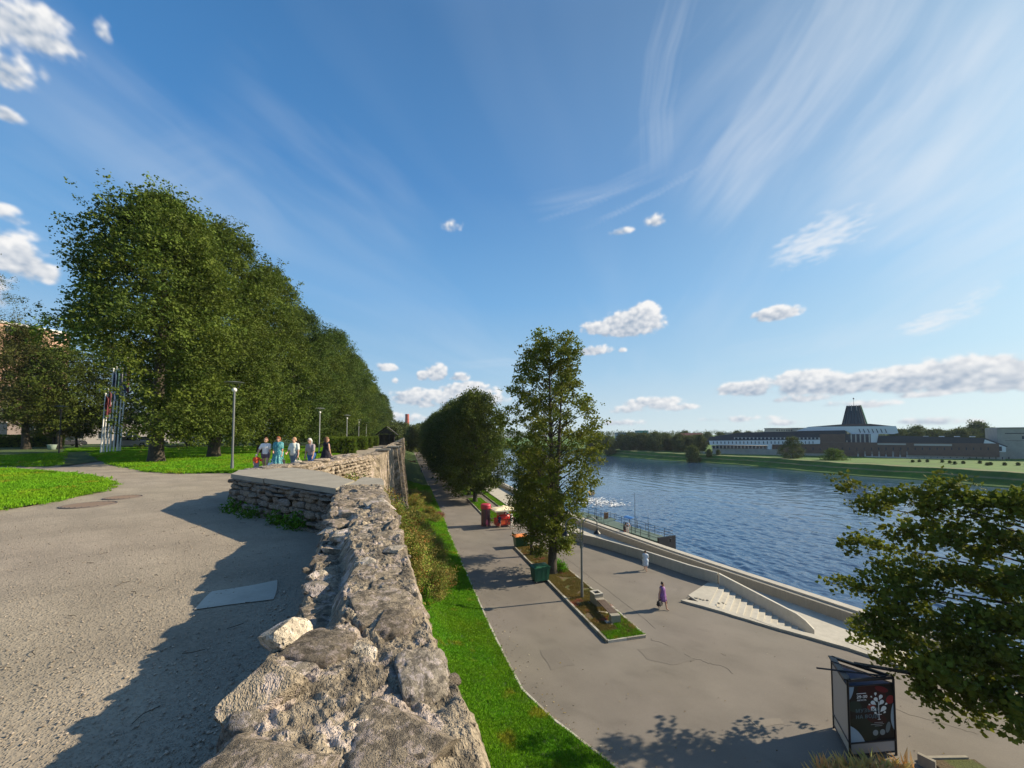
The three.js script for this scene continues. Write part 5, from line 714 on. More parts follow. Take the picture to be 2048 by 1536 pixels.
{ // three-sided poster stand
  const A = V(14.3, 0, -9.78), B = V(15.98, 0, -9.5), C = V(15.25, 0, -10.95), g = thing('poster_stand', 'three-sided black metal poster stand with dark festival poster', 'poster stand', [A.x, 0, A.z]), H = 2.5, fr = flat(0.012, 0.012, 0.016, 0.4);
  const a = V(0, 0, 0), b = B.clone().sub(A), c = C.clone().sub(A), rod = (p, y0, q, y1, r = 0.028) => tube([V(p.x, y0, p.z), V(q.x, y1, q.z)], r, 6);
  for (const p of [a, b, c]) part('post', rod(p, 0, p, H, 0.034), fr, g);
  for (const [p, q] of [[a, b], [b, c], [c, a]]) { part('rail', rod(p, H, q, H), fr, g); part('rail', rod(p, H - 0.16, q, H - 0.16, 0.018), fr, g); part('rail', rod(p, 0.5, q, 0.5), fr, g); part('rail', rod(p, 0.12, q, 0.12), fr, g); }
  const tx = canvasTex(768, 1024, (x, w, h) => {
    x.fillStyle = '#101216'; x.fillRect(0, 0, w, h); const blob = (col, X, Y, rx, ry) => { x.fillStyle = col; x.beginPath(); x.ellipse(X * w, Y * h, rx * w, ry * h, 0.4, 0, 7); x.fill(); };
    blob('#33070f', 0.52, 0.12, 0.34, 0.14); blob('#6b1220', 0.74, 0.08, 0.16, 0.05); blob('#8a2028', 0.93, 0.28, 0.09, 0.08); blob('#7a2a22', 0.5, 0.40, 0.1, 0.06); blob('#14261f', 0.3, 0.78, 0.4, 0.2); blob('#16302a', 0.12, 0.36, 0.16, 0.1); blob('#2c0a12', 0.6, 0.6, 0.25, 0.1);
    x.fillStyle = '#8fa2b0'; x.beginPath(); x.moveTo(0, 0); x.lineTo(w * 0.12, 0); x.quadraticCurveTo(w * 0.09, h * 0.16, 0, h * 0.24); x.fill(); x.beginPath(); x.moveTo(0, h * 0.70); x.quadraticCurveTo(w * 0.2, h * 0.78, w * 0.32, h); x.lineTo(0, h); x.fill(); x.beginPath(); x.moveTo(w, h * 0.34); x.quadraticCurveTo(w * 0.86, h * 0.62, w, h * 0.84); x.fill(); x.fillStyle = '#5d6d74'; x.beginPath(); x.ellipse(w * 0.86, h * 0.78, w * 0.05, h * 0.1, 0.2, 0, 7); x.fill();
    x.fillStyle = '#d9e0e2'; const drop = (X, Y, s, r) => { x.save(); x.translate(X * w, Y * h); x.rotate(r); x.beginPath(); x.moveTo(0, s * 2.1); x.bezierCurveTo(-s * 0.5, s, -s, s * 0.7, -s, 0); x.arc(0, 0, s, Math.PI, 0); x.bezierCurveTo(s, s * 0.7, s * 0.5, s, 0, s * 2.1); x.fill(); x.restore(); };
    drop(0.60, 0.15, 22, 0); drop(0.72, 0.21, 34, 0.45); drop(0.60, 0.25, 34, -0.5); drop(0.74, 0.31, 38, 0.75); drop(0.53, 0.31, 36, -0.9); drop(0.78, 0.43, 44, 0.8); drop(0.53, 0.42, 42, -0.9); drop(0.50, 0.2, 14, -0.6); drop(0.84, 0.35, 18, 0.9); drop(0.80, 0.50, 18, 1); drop(0.58, 0.50, 18, -1); drop(0.45, 0.34, 13, -1); x.fillRect(w * 0.655, h * 0.3, 12, h * 0.33); x.fillRect(w * 0.60, h * 0.53, w * 0.125, 12); x.fillRect(w * 0.63, h * 0.62, w * 0.07, 9);
    x.fillStyle = '#e4e6e6'; x.font = 'bold 74px sans-serif'; x.fillText('29-30', w * 0.17, h * 0.215); x.fillRect(w * 0.17, h * 0.125, 168, 13); x.font = 'bold 38px sans-serif'; x.fillText('АВГУСТА', w * 0.175, h * 0.265); x.fillStyle = '#46606a'; x.font = 'bold 96px sans-serif'; x.fillText('МУЗЫКА', w * 0.13, h * 0.475); x.fillText('НА ВОДЕ', w * 0.13, h * 0.585); x.fillStyle = '#8d9598'; x.fillRect(w * 0.55, h * 0.675, 150, 10); x.fillRect(w * 0.47, h * 0.705, 230, 9); x.fillRect(w * 0.56, h * 0.735, 130, 9); x.fillStyle = '#7b878b'; x.beginPath(); x.ellipse(w * 0.57, h * 0.86, 46, 54, 0, 0, 7); x.fill(); x.beginPath(); x.ellipse(w * 0.73, h * 0.86, 46, 54, 0, 0, 7); x.fill();
  });
  const pane = (p, q, y0, y1, inset, nm, mat) => { const P = p.clone().lerp(q, inset), Q = q.clone().lerp(p, inset), n = V(Q.z - P.z, 0, P.x - Q.x).normalize().multiplyScalar(0.012), pos = [P.x, y0, P.z, Q.x, y0, Q.z, Q.x, y1, Q.z, P.x, y0, P.z, Q.x, y1, Q.z, P.x, y1, P.z], back = [P.x, y0, P.z, Q.x, y1, Q.z, Q.x, y0, Q.z, P.x, y0, P.z, P.x, y1, P.z, Q.x, y1, Q.z]; for (let i = 0; i < 18; i += 3) { back[i] += n.x; back[i + 2] += n.z; } const gg = new THREE.BufferGeometry(); gg.setAttribute('position', new THREE.Float32BufferAttribute([...pos, ...back], 3)); gg.setAttribute('uv', new THREE.Float32BufferAttribute([0, 0, 1, 0, 1, 1, 0, 0, 1, 1, 0, 1, 0, 0, 1, 1, 1, 0, 0, 0, 0, 1, 1, 1], 2)); gg.computeVertexNormals(); return part(nm, gg, mat, g); };
  pane(a, b, 0.53, H - 0.18, 0.02, 'poster', new THREE.MeshPhysicalMaterial({ map: tx, roughness: 0.5, specularIntensity: 0.4, clearcoat: 0.12, clearcoatRoughness: 0.1 })); pane(c, a, 0.53, H - 0.18, 0.02, 'poster', flat(0.42, 0.40, 0.42, 0.5)); pane(b, c, 0.53, H - 0.18, 0.02, 'poster', flat(0.4, 0.38, 0.46, 0.5));
  pane(a, b, 0.14, 0.49, 0.03, 'lower_panel', flat(0.30, 0.31, 0.32, 0.4)); pane(c, a, 0.14, 0.49, 0.03, 'lower_panel', flat(0.5, 0.5, 0.5, 0.4)); pane(b, c, 0.14, 0.49, 0.03, 'lower_panel', flat(0.3, 0.3, 0.32, 0.4));
  // flat open triangle lying on the posts with long beam ends
  const y = H + 0.05, m = a.clone().add(b).add(c).multiplyScalar(1 / 3), tip = p => p.clone().sub(m).multiplyScalar(1.28).add(m), flatBar = (p, q, w) => { const d = q.clone().sub(p), l = Math.hypot(d.x, d.z); return box(l, 0.05, w, (p.x + q.x) / 2, y, (p.z + q.z) / 2, Math.atan2(-d.z, d.x)); };
  part('roof_frame', [flatBar(c, a, 0.2), flatBar(c, b, 0.1), flatBar(a, b, 0.07)], fr, g); part('beam', tube([V(-0.35, y + 0.03, -0.75), V(b.x - 0.3, y + 0.05, b.z - 0.05)], 0.03, 6), fr, g); part('beam', flatBar(c.clone().lerp(b, 0.4), b.clone().add(V(0.75, 0, 0.02)), 0.16).translate(0, 0.03, 0), fr, g); part('beam', tube([V(c.x * 0.6, y + 0.03, c.z * 0.8), V(b.x * 0.72, y, b.z * 0.6)], 0.02, 6), fr, g);
}
{ const q = G(1842, 1528, 0), g = thing('stone_planter_kerb', 'upright kerb stones of a planter beside the straw grass', 'kerb', [q.x, 0, q.z]); part('kerb_stone', box(0.12, 0.36, 0.4, 0, 0.16, 0.15, 0.3), M.concreteDark, g); part('kerb_stone', box(1.6, 0.12, 0.09, 0.9, 0.06, 0.1, -0.25), M.concreteDark, g); part('soil', box(1.5, 0.1, 0.8, 1.0, 0.02, 0.6, -0.25), M.dry, g); }
{ // landing pontoon with railings, bell post, lifebuoy
  const g = thing('landing_pontoon', 'green landing pontoon with dark railings moored at the river wall', 'pontoon', [0, 0, 0]), a = V(27.0, 0, -61), dir = V(3.4, 0, 21.5).normalize(), nrm = V(dir.z, 0, -dir.x), L = 19.6, Wd = 2.7, pt = (s, w, y) => V(a.x + dir.x * s + nrm.x * w, y, a.z + dir.z * s + nrm.z * w), DY = -2.35;
  const turn = Math.atan2(-dir.z, dir.x), hull = flat(0.02, 0.09, 0.055, 0.5), deck = flat(0.10, 0.15, 0.12, 0.7), rail = flat(0.015, 0.02, 0.025, 0.5); const c = pt(L / 2, Wd / 2, 0);
  part('hull', box(L, 1.5, Wd, c.x, DY - 0.78, c.z, turn), hull, g); part('deck', box(L - 0.1, 0.05, Wd - 0.1, c.x, DY, c.z, turn), deck, g); const e = pt(L + 0.12, Wd / 2, 0); part('fender', box(0.25, 1.9, Wd + 0.1, e.x, DY - 0.4, e.z, turn), M.black, g);
  for (let s = 0; s <= L; s += 1.65) { const p = pt(s, Wd - 0.1, 0); part('rail_post', cyl(0.035, 0.03, 1.1, p.x, DY, p.z, 6), rail, g); } for (let s = 0; s <= L; s += 1.65) if (s < 9 || s > 12.6) { const p = pt(s, 0.12, 0); part('rail_post', cyl(0.035, 0.03, 1.1, p.x, DY, p.z, 6), rail, g); }
  for (const y of [0.4, 0.75, 1.08]) { part('rail', tube([pt(0, Wd - 0.1, DY + y), pt(L, Wd - 0.1, DY + y)], 0.022, 5), rail, g); part('rail', tube([pt(0, 0.12, DY + y), pt(8.3, 0.12, DY + y)], 0.022, 5), rail, g); part('rail', tube([pt(13.2, 0.12, DY + y), pt(L, 0.12, DY + y)], 0.022, 5), rail, g); part('rail', tube([pt(L, 0.12, DY + y), pt(L, Wd - 0.1, DY + y)], 0.022, 5), rail, g); part('rail', tube([pt(0, 0.12, DY + y), pt(0, Wd - 0.1, DY + y)], 0.022, 5), rail, g); }
  for (const [s, w, h] of [[5, 1.6, 3.4], [15.2, 0.4, 5.4], [17.6, 0.4, 2.9]]) { const p = pt(s, w, 0); part('mast', cyl(0.05, 0.02, h, p.x, DY, p.z, 6), rail, g); }
  for (const [s, w] of [[6, 1], [11, 2.4], [19.6, 2.2], [20.3, 1.4]]) { const p = pt(s, w, 0); part('bollard', [cyl(0.12, 0.1, 0.35, p.x, DY, p.z, 10), cyl(0.17, 0.17, 0.08, p.x, DY + 0.33, p.z, 10)], M.black, g); }
  const bp = pt(14.2, 0.14, DY + 0.85), lb = thing('lifebuoy', 'white lifebuoy hanging on the pontoon railing', 'lifebuoy', [bp.x - 0.06, bp.y, bp.z], turn); part('ring', new THREE.TorusGeometry(0.3, 0.075, 10, 28), flat(0.75, 0.72, 0.66, 0.6), lb); part('band', [0, 1, 2, 3].map(k => new THREE.TorusGeometry(0.3, 0.078, 10, 5, 0.35).rotateZ(k * 1.571)), flat(0.6, 0.08, 0.04, 0.6), lb);
  const sb = pt(9.2, 0.3, DY), nb = thing('notice_board', 'brown notice board at the pontoon gangway', 'sign', [sb.x, DY, sb.z], turn + 0.3); part('board', box(0.75, 1.0, 0.05, 0, 1.2, 0), flat(0.16, 0.1, 0.06, 0.7), nb); for (const x of [-0.3, 0.3]) part('leg', cyl(0.025, 0.025, 0.75, x, 0, 0, 6), rail, nb);
  const bl = pt(12.9, 1.6, DY), bb = thing('blue_booth_roof', 'small blue fabric shelter on the pontoon deck', 'shelter', [bl.x, DY, bl.z], turn); for (const [x, z] of [[-0.7, -0.5], [0.7, -0.5], [-0.7, 0.5], [0.7, 0.5]]) part('leg', cyl(0.02, 0.02, 1.5, x, 0, z, 6), rail, bb); part('roof', gridGeo(8, 6, (u, v) => [(u - 0.5) * 1.6, 1.5 + 0.2 * Math.sin(v * 3.14), (v - 0.5) * 1.2]), flat(0.05, 0.2, 0.5, 0.7, { side: THREE.DoubleSide }), bb);
  const gp = pt(10.6, -0.6, 0), gw = thing('gangway', 'short metal gangway from the quay onto the pontoon', 'gangway', [gp.x, -1.75, gp.z], turn + Math.PI / 2); part('deck', box(2.2, 0.06, 1.2, 0, 0.3, 0, 0, 0, 0.12), deck, gw); for (const z of [-0.6, 0.6]) part('handrail', [tube([[-1.1, 0.2, z], [-1.1, 1.15, z], [1.1, 1.35, z], [1.1, 0.4, z]], 0.025, 5)], rail, gw);
  const v = pt(7.4, 1.9, DY), bt = thing('boat_motor', 'outboard motor and seats of a moored boat beside the pontoon', 'boat', [v.x + 2.2, WATER, v.z], turn); part('hull', gridGeo(16, 10, (u, w) => { const s = u * 4.2 - 2.1, k = Math.sqrt(Math.max(0.02, 1 - Math.max(0, s / 2.1) ** 3)), x = (w - 0.5) * 1.6 * k; return [s, -0.1 + 0.75 * Math.abs(w - 0.5) ** 1.5 * 2.2, x]; }), flat(0.35, 0.33, 0.36, 0.4, { side: THREE.DoubleSide }), bt); part('motor', [box(0.35, 0.5, 0.35, -2.2, 0.85, 0), box(0.12, 0.8, 0.12, -2.25, 0.3, 0)], M.black, bt); part('seat', [box(0.4, 0.35, 1.1, 0, 0.35, 0), box(0.4, 0.35, 1.1, -1.1, 0.35, 0)], flat(0.25, 0.12, 0.12, 0.7), bt);
}
{ // spray from the moored boat's wash
  const r = rng(55), L = [], c = G(1190, 1005, WATER); for (let i = 0; i < 700; i++) { const t = r(), p = V(c.x + 5 * gauss(r) * 0.4 + 2 * t, WATER + 0.05 + 0.10 * r(), c.z + 11 * (t - 0.5)); const s = 0.04 + 0.14 * r() ** 3; L.push(mtx(p, eul(0, r() * 6, 0), V(s * 2.4, s * 0.3, s))); } const m = instanced('foam', new THREE.IcosahedronGeometry(1, 1), flat(0.75, 0.76, 0.76, 0.5), L, scene); m.userData = { kind: 'stuff', label: 'white foam of churned water near the pontoon', category: 'foam' };
  const b = G(1183, 988, WATER), g = thing('yellow_boat', 'small yellow motorboat with white foam wake', 'boat', [b.x, WATER, b.z], 1.2); part('hull', gridGeo(16, 10, (u, w) => { const s = u * 4 - 2, k = Math.sqrt(Math.max(0.02, 1 - Math.max(0, s / 2) ** 3)); return [s, -0.1 + 1.5 * Math.abs(w - 0.5) ** 1.4, (w - 0.5) * 1.5 * k]; }), flat(0.7, 0.45, 0.08, 0.4, { side: THREE.DoubleSide }), g); part('seat', [box(0.5, 0.4, 0.9, -0.4, 0.4, 0)], flat(0.6, 0.6, 0.55, 0.6), g); part('windscreen', box(0.04, 0.35, 1, 0.5, 0.75, 0, 0, 0, 0.4), MM.glassDark, g);
}
// flagpoles
{ const cols = [[0.14, 0.03, 0.035], [0.16, 0.05, 0.06], [0.04, 0.07, 0.14], [0.05, 0.13, 0.10], [0.3, 0.3, 0.32], [0.05, 0.07, 0.14], [0.2, 0.05, 0.06]]; [[202, 900, 8.2], [207, 899, 9], [214, 899, 12], [220, 899, 12.5], [227, 898, 13.5], [234, 898, 14.4], [240, 897, 14.4]].forEach(([px, py, h], i) => { const q = at(px, 898, 38 + i * 0.7), g = thing('flagpole', i === 0 ? 'shortest white flagpole with red flag hanging down' : 'tall white flagpole with limp flag in the cluster by the path', 'flagpole', [q.x, UP, q.z], 0, 'flagpoles on the park lawn'); part('pole', cyl(0.07, 0.04, h * 0.72, 0, 0, 0, 8), M.white, g).rotation.z = -0.03; part('finial', new THREE.SphereGeometry(0.08, 10, 8).translate(0.03 * h * 0.72, h * 0.72, 0), M.white, g); part('flag', gridGeo(10, 16, (u, v) => [0.05 + 0.02 * h + u * 0.2 + 0.04 * Math.sin(v * 9 + u * 14), h * 0.70 - v * h * 0.24 - u * 0.3, 0.08 * Math.sin(u * 16 + v * 3)]), flat(...cols[i], 0.85, { side: THREE.DoubleSide }), g); }); }
{ const q = at(104, 893, 48), g = thing('pale_tub', 'pale green rubbish tub on the lawn beside the black lamp', 'litter bin', [q.x, UP, q.z], 0.3); part('tub', new THREE.LatheGeometry([[0, 0], [0.32, 0], [0.42, 0.55], [0.45, 0.55], [0.45, 0.62], [0.38, 0.62], [0.33, 0.1], [0, 0.1]].map(a => new THREE.Vector2(...a)), 16), flat(0.30, 0.38, 0.33, 0.7), g); part('post', cyl(0.03, 0.03, 0.95, 0.5, 0, 0, 6), M.black, g);
  const s = at(235, 905, 42), w = thing('white_marker', 'short white marker post on the lawn near the flagpoles', 'post', [s.x, UP, s.z]); part('post', cyl(0.09, 0.08, 0.8, 0, 0, 0, 8), M.white, w); part('cap', new THREE.SphereGeometry(0.09, 10, 6).translate(0, 0.8, 0), M.white, w); }
// parked cars at the end of the side path
function car(label, px, fw, turn, paint, group) {
  const q = at(px, 890, fw), g = thing('parked_car', label, 'car', [q.x, UP - 0.02, q.z], turn, group), pm = new THREE.MeshPhysicalMaterial({ color: rgb(...paint), roughness: 0.4, clearcoat: 0.8, clearcoatRoughness: 0.1 });
  const ext = (pts, w, bev) => { const gg = new THREE.ExtrudeGeometry(new THREE.Shape(pts.map(a => new THREE.Vector2(...a))), { depth: w, bevelEnabled: true, bevelSize: bev, bevelThickness: bev, bevelSegments: 3 }); gg.translate(0, 0, -w / 2); return boxUV(gg); };
  part('body', ext([[-2.15, 0.32], [2.15, 0.32], [2.2, 0.62], [1.95, 0.85], [1.0, 0.95], [-1.9, 0.98], [-2.2, 0.8]], 1.6, 0.07), pm, g); part('cabin', ext([[-1.75, 0.98], [1.0, 0.96], [0.35, 1.5], [-1.2, 1.52]], 1.4, 0.06), MM.glassDark, g); part('roof', ext([[-1.25, 1.53], [0.35, 1.51], [0.3, 1.56], [-1.15, 1.58]], 1.36, 0.04), pm, g);
  for (const [x, z] of [[1.35, 0.82], [1.35, -0.82], [-1.35, 0.82], [-1.35, -0.82]]) { const w = part('wheel', new THREE.TorusGeometry(0.24, 0.1, 8, 20).translate(x, 0.34, z), M.black, g); part('rim', cyl(0.18, 0.18, 0.06, 0, -0.03, 0, 12).rotateX(Math.PI / 2).translate(x, 0.34, z), M.steel, w); }
  for (const z of [-0.6, 0.6]) { part('headlight', box(0.06, 0.14, 0.34, 2.2, 0.7, z), M.white, g); part('tail_light', box(0.06, 0.16, 0.3, -2.22, 0.78, z), flat(0.4, 0.02, 0.02, 0.4), g); }
  part('bumper', [box(0.12, 0.2, 1.66, 2.24, 0.42, 0), box(0.12, 0.2, 1.66, -2.24, 0.42, 0)], M.black, g);
}
car('dark blue parked car closing the end of the side path', 134, 66, 1.2, [0.01, 0.012, 0.02]); car('pale parked car half hidden behind the flagpoles', 262, 62, 0.4, [0.5, 0.5, 0.5]); car('black parked car in the tree shade beside the pale one', 300, 68, 0.3, [0.015, 0.015, 0.018]);
// apartment block and the low house
function block(name, label, x, z, turn, W, D, H, mats, floors, bays, y = UP, roofOver = 0.5) {
  const g = thing(name, label, 'building', [x, y, z], turn); part('wall', box(W, H, D, 0, H / 2 - 0.3, 0), mats.wall, g); part('roof', box(W + roofOver, 0.45, D + roofOver, 0, H - 0.05, 0), mats.roof, g);
  for (let f = 0; f < floors; f++) for (let b = 0; b < bays; b++) { const w = part('window', box(W / bays * 0.46, H / floors * 0.48, 0.12, (b + 0.5 - bays / 2) * W / bays, (f + 0.55) * H / floors, D / 2 + 0.02), MM.glassDark, g); part('window_frame', [box(W / bays * 0.5, 0.1, 0.16, (b + 0.5 - bays / 2) * W / bays, (f + 0.55) * H / floors + H / floors * 0.25, D / 2 + 0.02), box(0.08, H / floors * 0.48, 0.16, (b + 0.5 - bays / 2) * W / bays, (f + 0.55) * H / floors, D / 2 + 0.02), box(W / bays * 0.54, 0.1, 0.2, (b + 0.5 - bays / 2) * W / bays, (f + 0.55) * H / floors - H / floors * 0.25, D / 2 + 0.03)], M.white, w); }
  return g;
}
{ const p = at(-70, 880, 84); block('apartment_block', 'pink brick apartment block with white roof edge behind the larch', p.x, p.z, 0.95, 26, 12, 27, { wall: std({ map: rep(T.concC, 5), color: rgb(1.35, 0.88, 0.72), roughness: 0.9 }), roof: M.white }, 8, 7);
  const q = at(0, 880, 70), h = block('low_house', 'low grey-pink house with blue window behind the hedge', q.x, q.z, 0.6, 12, 7, 5.2, { wall: std({ map: rep(T.concC, 4), color: rgb(0.75, 0.62, 0.64) }), roof: flat(0.24, 0.2, 0.22, 0.8) }, 1, 3); part('plinth', box(12.2, 1.2, 7.2, 0, 0.4, 0), M.concreteDark, h);
  const s = at(240, 880, 90); block('grey_house', 'grey building in deep shade behind the parked cars', s.x, s.z, 0.5, 34, 10, 7, { wall: flat(0.40, 0.37, 0.36, 0.9), roof: flat(0.2, 0.2, 0.2, 0.8) }, 2, 8); }
{ // wooden shelter on the wall
  const p = at(774, 893, 72), g = thing('wooden_shelter', 'dark timber shelter with gabled roof standing on the old wall', 'shelter', [p.x, UP, p.z], -0.05);
  for (const [x, z] of [[-1.3, 1.2], [1.3, 1.2], [-1.3, -1.2], [1.3, -1.2], [-0.45, 1.2], [0.45, 1.2]]) part('post', box(0.16, 2.1, 0.16, x, 1.0, z), MM.woodDark, g); for (let k = 0; k < 9; k++) part('plank', box(0.28, 2.0, 0.05, -1.2 + k * 0.3, 1.0, -1.2), MM.woodDark, g); for (const s of [-1, 1]) for (let k = 0; k < 8; k++) part('plank', box(0.05, 2.0, 0.28, s * 1.34, 1.0, -1.05 + k * 0.3), MM.woodDark, g);
  for (const s of [-1, 1]) for (let k = 0; k < 7; k++) part('roof_board', box(0.34, 0.05, 3.2, s * (0.14 + k * 0.285), 3.35 - k * 0.225, 0, 0, 0, -s * 0.67), MM.woodDark, g); part('rail', [box(0.85, 0.08, 0.08, -0.88, 0.8, 1.2), box(0.85, 0.08, 0.08, 0.88, 0.8, 1.2)], MM.woodDark, g); part('gable', prism([[-1.3, 0], [1.3, 0], [0, -1.05]], 0, 0.06).rotateX(Math.PI / 2).translate(0, 2.1, 1.2), MM.woodDark, g);
}
{ // brick chimney far behind
  const p = at(814, 860, 420), g = thing('brick_chimney', 'tall red brick factory chimney beyond the end of the promenade', 'chimney', [p.x, 2, p.z]); part('shaft', new THREE.LatheGeometry([[2.9, 0], [2.6, 12], [2.0, 31], [2.15, 31.3], [2.15, 32.4], [1.9, 32.6], [1.5, 32.6], [1.5, 30]].map(a => new THREE.Vector2(...a)), 24), std({ map: rep(T.concC, 3), color: rgb(1.0, 0.28, 0.22), roughness: 0.9 }), g); part('band', new THREE.TorusGeometry(2.2, 0.12, 6, 24).rotateX(Math.PI / 2).translate(0, 27, 0), flat(0.1, 0.04, 0.04, 0.8), g);
  const q = at(845, 890, 150), w = thing('timber_barrier', 'low brown barrier crossing the far end of the promenade', 'barrier', [q.x - 6, 0, q.z]); part('board', box(7, 0.5, 0.1, 0, 0.9, 0), flat(0.18, 0.1, 0.06, 0.8), w); for (const x of [-3, 0, 3]) part('post', box(0.15, 1.2, 0.15, x, 0.6, 0), flat(0.12, 0.07, 0.05, 0.8), w);
}

{ // fallen leaves and specks on the asphalt
  const r = rng(321), L = [], t = [], q = sprig(1, 0.09, 0.02, 77, 0.8); for (let i = 0; i < 900; i++) { const z = -9 - 40 * r() ** 1.3, x = r() < 0.5 ? edgeL(z) + 0.15 + 1.6 * r() * r() : lerp(edgeL(z), 20, r()); if (x > edgeR(z) - 0.3 || inPoly(x, z, islandA)) continue; const s = 0.5 + 0.6 * r(); L.push(mtx(V(x, 0.03, z), eul(-0.5 + 0.3 * gauss(r), r() * 6, 0.2 * gauss(r)), V(s, s * 0.3, s))); const k = r(); t.push(k < 0.5 ? rgb(0.30, 0.22, 0.07) : k < 0.8 ? rgb(0.17, 0.11, 0.06) : rgb(0.45, 0.4, 0.3)); }
  const m = instanced('fallen_leaves', q, std({ color: rgb(1, 1, 1), side: THREE.DoubleSide, roughness: 0.9 }), L, scene, t); m.userData = { kind: 'stuff', label: 'dry fallen leaves scattered over the promenade asphalt', category: 'leaves' };
}
// ================================================================ BUILDINGS ACROSS THE RIVER
{
  const A = V(171.6, 0, -187.3), B = V(232.4, 0, -97), dir = B.clone().sub(A).normalize(), nrm = V(dir.z, 0, -dir.x), turn = Math.atan2(-dir.z, dir.x);   // the long front; nrm points away from the river
  const FX = (px, py, back = 0) => { const d = ray(px, py), o = A.clone().addScaledVector(nrm, back), t = o.dot(nrm) / d.dot(nrm), p = d.clone().multiplyScalar(t); p.y += EYE; return { s: p.clone().sub(o).dot(dir), y: p.y }; };
  const mats = { roof: flat(0.035, 0.04, 0.055, 0.5), white: flat(0.72, 0.74, 0.76, 0.6), brick: std({ map: rep(T.concC, 4), color: rgb(0.42, 0.28, 0.24), roughness: 0.9 }), grey: std({ map: rep(T.concC, 5), color: rgb(0.9, 0.88, 0.86), roughness: 0.9 }), glass: flat(0.03, 0.05, 0.08, 0.08), pale: flat(0.5, 0.47, 0.43, 0.8), cone: flat(0.03, 0.05, 0.06, 0.4), copper: flat(0.10, 0.07, 0.06, 0.5), green: flat(0.04, 0.22, 0.13, 0.5) };
  const g = thing('river_hall', 'long dark-roofed civic building with truncated cone tower across the river', 'building', [A.x, 0, A.z], turn);
  // in the group: x runs along the front, z towards the river is positive
  const slab = (px0, py0, px1, py1, back, depth, name, mat, par = g) => { const a = FX(px0, py0, back), b = FX(px1, py1, back); return part(name, box(Math.abs(b.s - a.s), Math.abs(a.y - b.y), depth, (a.s + b.s) / 2, (a.y + b.y) / 2, -back - depth / 2), mat, par); };
  const poly = (pts, back, depth, name, mat, par = g) => { const sh = new THREE.Shape(pts.map(([x, y]) => { const q = FX(x, y, back); return new THREE.Vector2(q.s, q.y); })), gg = new THREE.ExtrudeGeometry(sh, { depth, bevelEnabled: false }); gg.translate(0, 0, -back - depth); return part(name, boxUV(gg), mat, par); };
  slab(1425, 925, 2010, 900, 0.5, 24, 'wall', mats.grey); slab(1545, 904, 1998, 887, 0, 26, 'wall', mats.brick);
  const wr = poly([[1412, 884], [1420, 874], [1482, 865], [1690, 860.5], [1703, 881], [1600, 881], [1480, 882]], 1.2, 20, 'roof', mats.roof); 
  const wb = poly([[1418, 881.5], [1462, 881], [1640, 879.5], [1640, 888], [1544, 889], [1543, 899], [1535, 899], [1535, 891], [1420, 890]], -0.8, 3, 'balcony', mats.white);
  for (let i = 0; i < 27; i++) { const x = 1426 + i * 7.6 + (i > 12 ? 1.5 : 0); slab(x, 883 - i * 0.02, x + 1.7, 887.6, -0.9, 0.3, 'slit_window', mats.glass, wb); }
  slab(1423, 891, 1534, 897.5, 0.2, 2, 'window_band', mats.pale); for (let i = 0; i < 15; i++) slab(1425 + i * 7.3, 891.5, 1430 + i * 7.3, 897, 0.1, 0.3, 'window', mats.glass);
  slab(1468, 874.6, 1640, 879, 0.6, 2, 'window_band', mats.pale); for (let i = 0; i < 22; i++) slab(1470 + i * 7.7, 875, 1475 + i * 7.7, 878.7, 0.5, 0.3, 'window', mats.glass);
  slab(1640, 892, 1690, 868, 0.8, 12, 'wall', mats.brick); slab(1642, 884, 1688, 888, 0.7, 0.4, 'window_band', mats.pale);
  const hall = slab(1690, 892, 1757, 868, 1.5, 14, 'glass_hall', mats.glass); for (let i = 0; i < 8; i++) slab(1693 + i * 9, 891, 1694.6 + i * 9, 868.5, 1.3, 0.3, 'mullion', mats.pale, hall);
  slab(1742, 889, 1756, 868, 1.1, 3, 'pillar', mats.white);
  // disc storey and cone
  poly([[1592, 862], [1617, 853.5], [1792, 852], [1797, 866], [1788, 868], [1703, 868], [1690, 860.5]], 3, 26, 'upper_storey', mats.white); poly([[1617, 853.7], [1690, 848], [1740, 847.5], [1790, 852.5]], 4, 22, 'roof', mats.copper);
  for (let i = 0; i < 7; i++) { const x = 1717 + i * 8.7; poly([[x, 858], [x + 1.4, 857.6], [x + 5, 865.2], [x + 3.2, 865.6]], 2.8, 0.3, 'slit_window', mats.glass); }
  { const c = FX(1709, 850, 14), k = Math.abs(FX(1735, 850, 14).s - c.s), t = FX(1709, 812, 14), k2 = Math.abs(FX(1723, 812, 14).s - t.s), gg = new THREE.CylinderGeometry(k2, k, t.y - c.y, 20).translate(c.s, (t.y + c.y) / 2, -14); const cone = part('cone_tower', boxUV(gg), mats.cone, g);
    for (let i = 0; i < 20; i++) { const a = i / 20 * 6.283; part('rib', tube([V(c.s + k * 1.01 * Math.cos(a), c.y, -14 + k * 1.01 * Math.sin(a)), V(c.s + k2 * 1.03 * Math.cos(a), t.y + 0.25, -14 + k2 * 1.03 * Math.sin(a))], 0.16, 4), i % 10 === 1 || i === 0 ? mats.green : mats.roof, cone); }
    for (const i of [-1, 0, 1]) part('stripe', tube([V(c.s + i * 0.85, t.y - 0.2, -14 + k2 * 1.08), V(c.s + i * 1.05, t.y - 2.6, -14 + k2 * 1.25)], 0.1, 4), mats.pale, cone); const m = FX(1707, 795, 14); part('mast', [cyl(0.09, 0.05, m.y - t.y, c.s, t.y, -14, 6), new THREE.SphereGeometry(0.35, 8, 6).translate(c.s, m.y - 0.6, -14)], mats.roof, cone); }
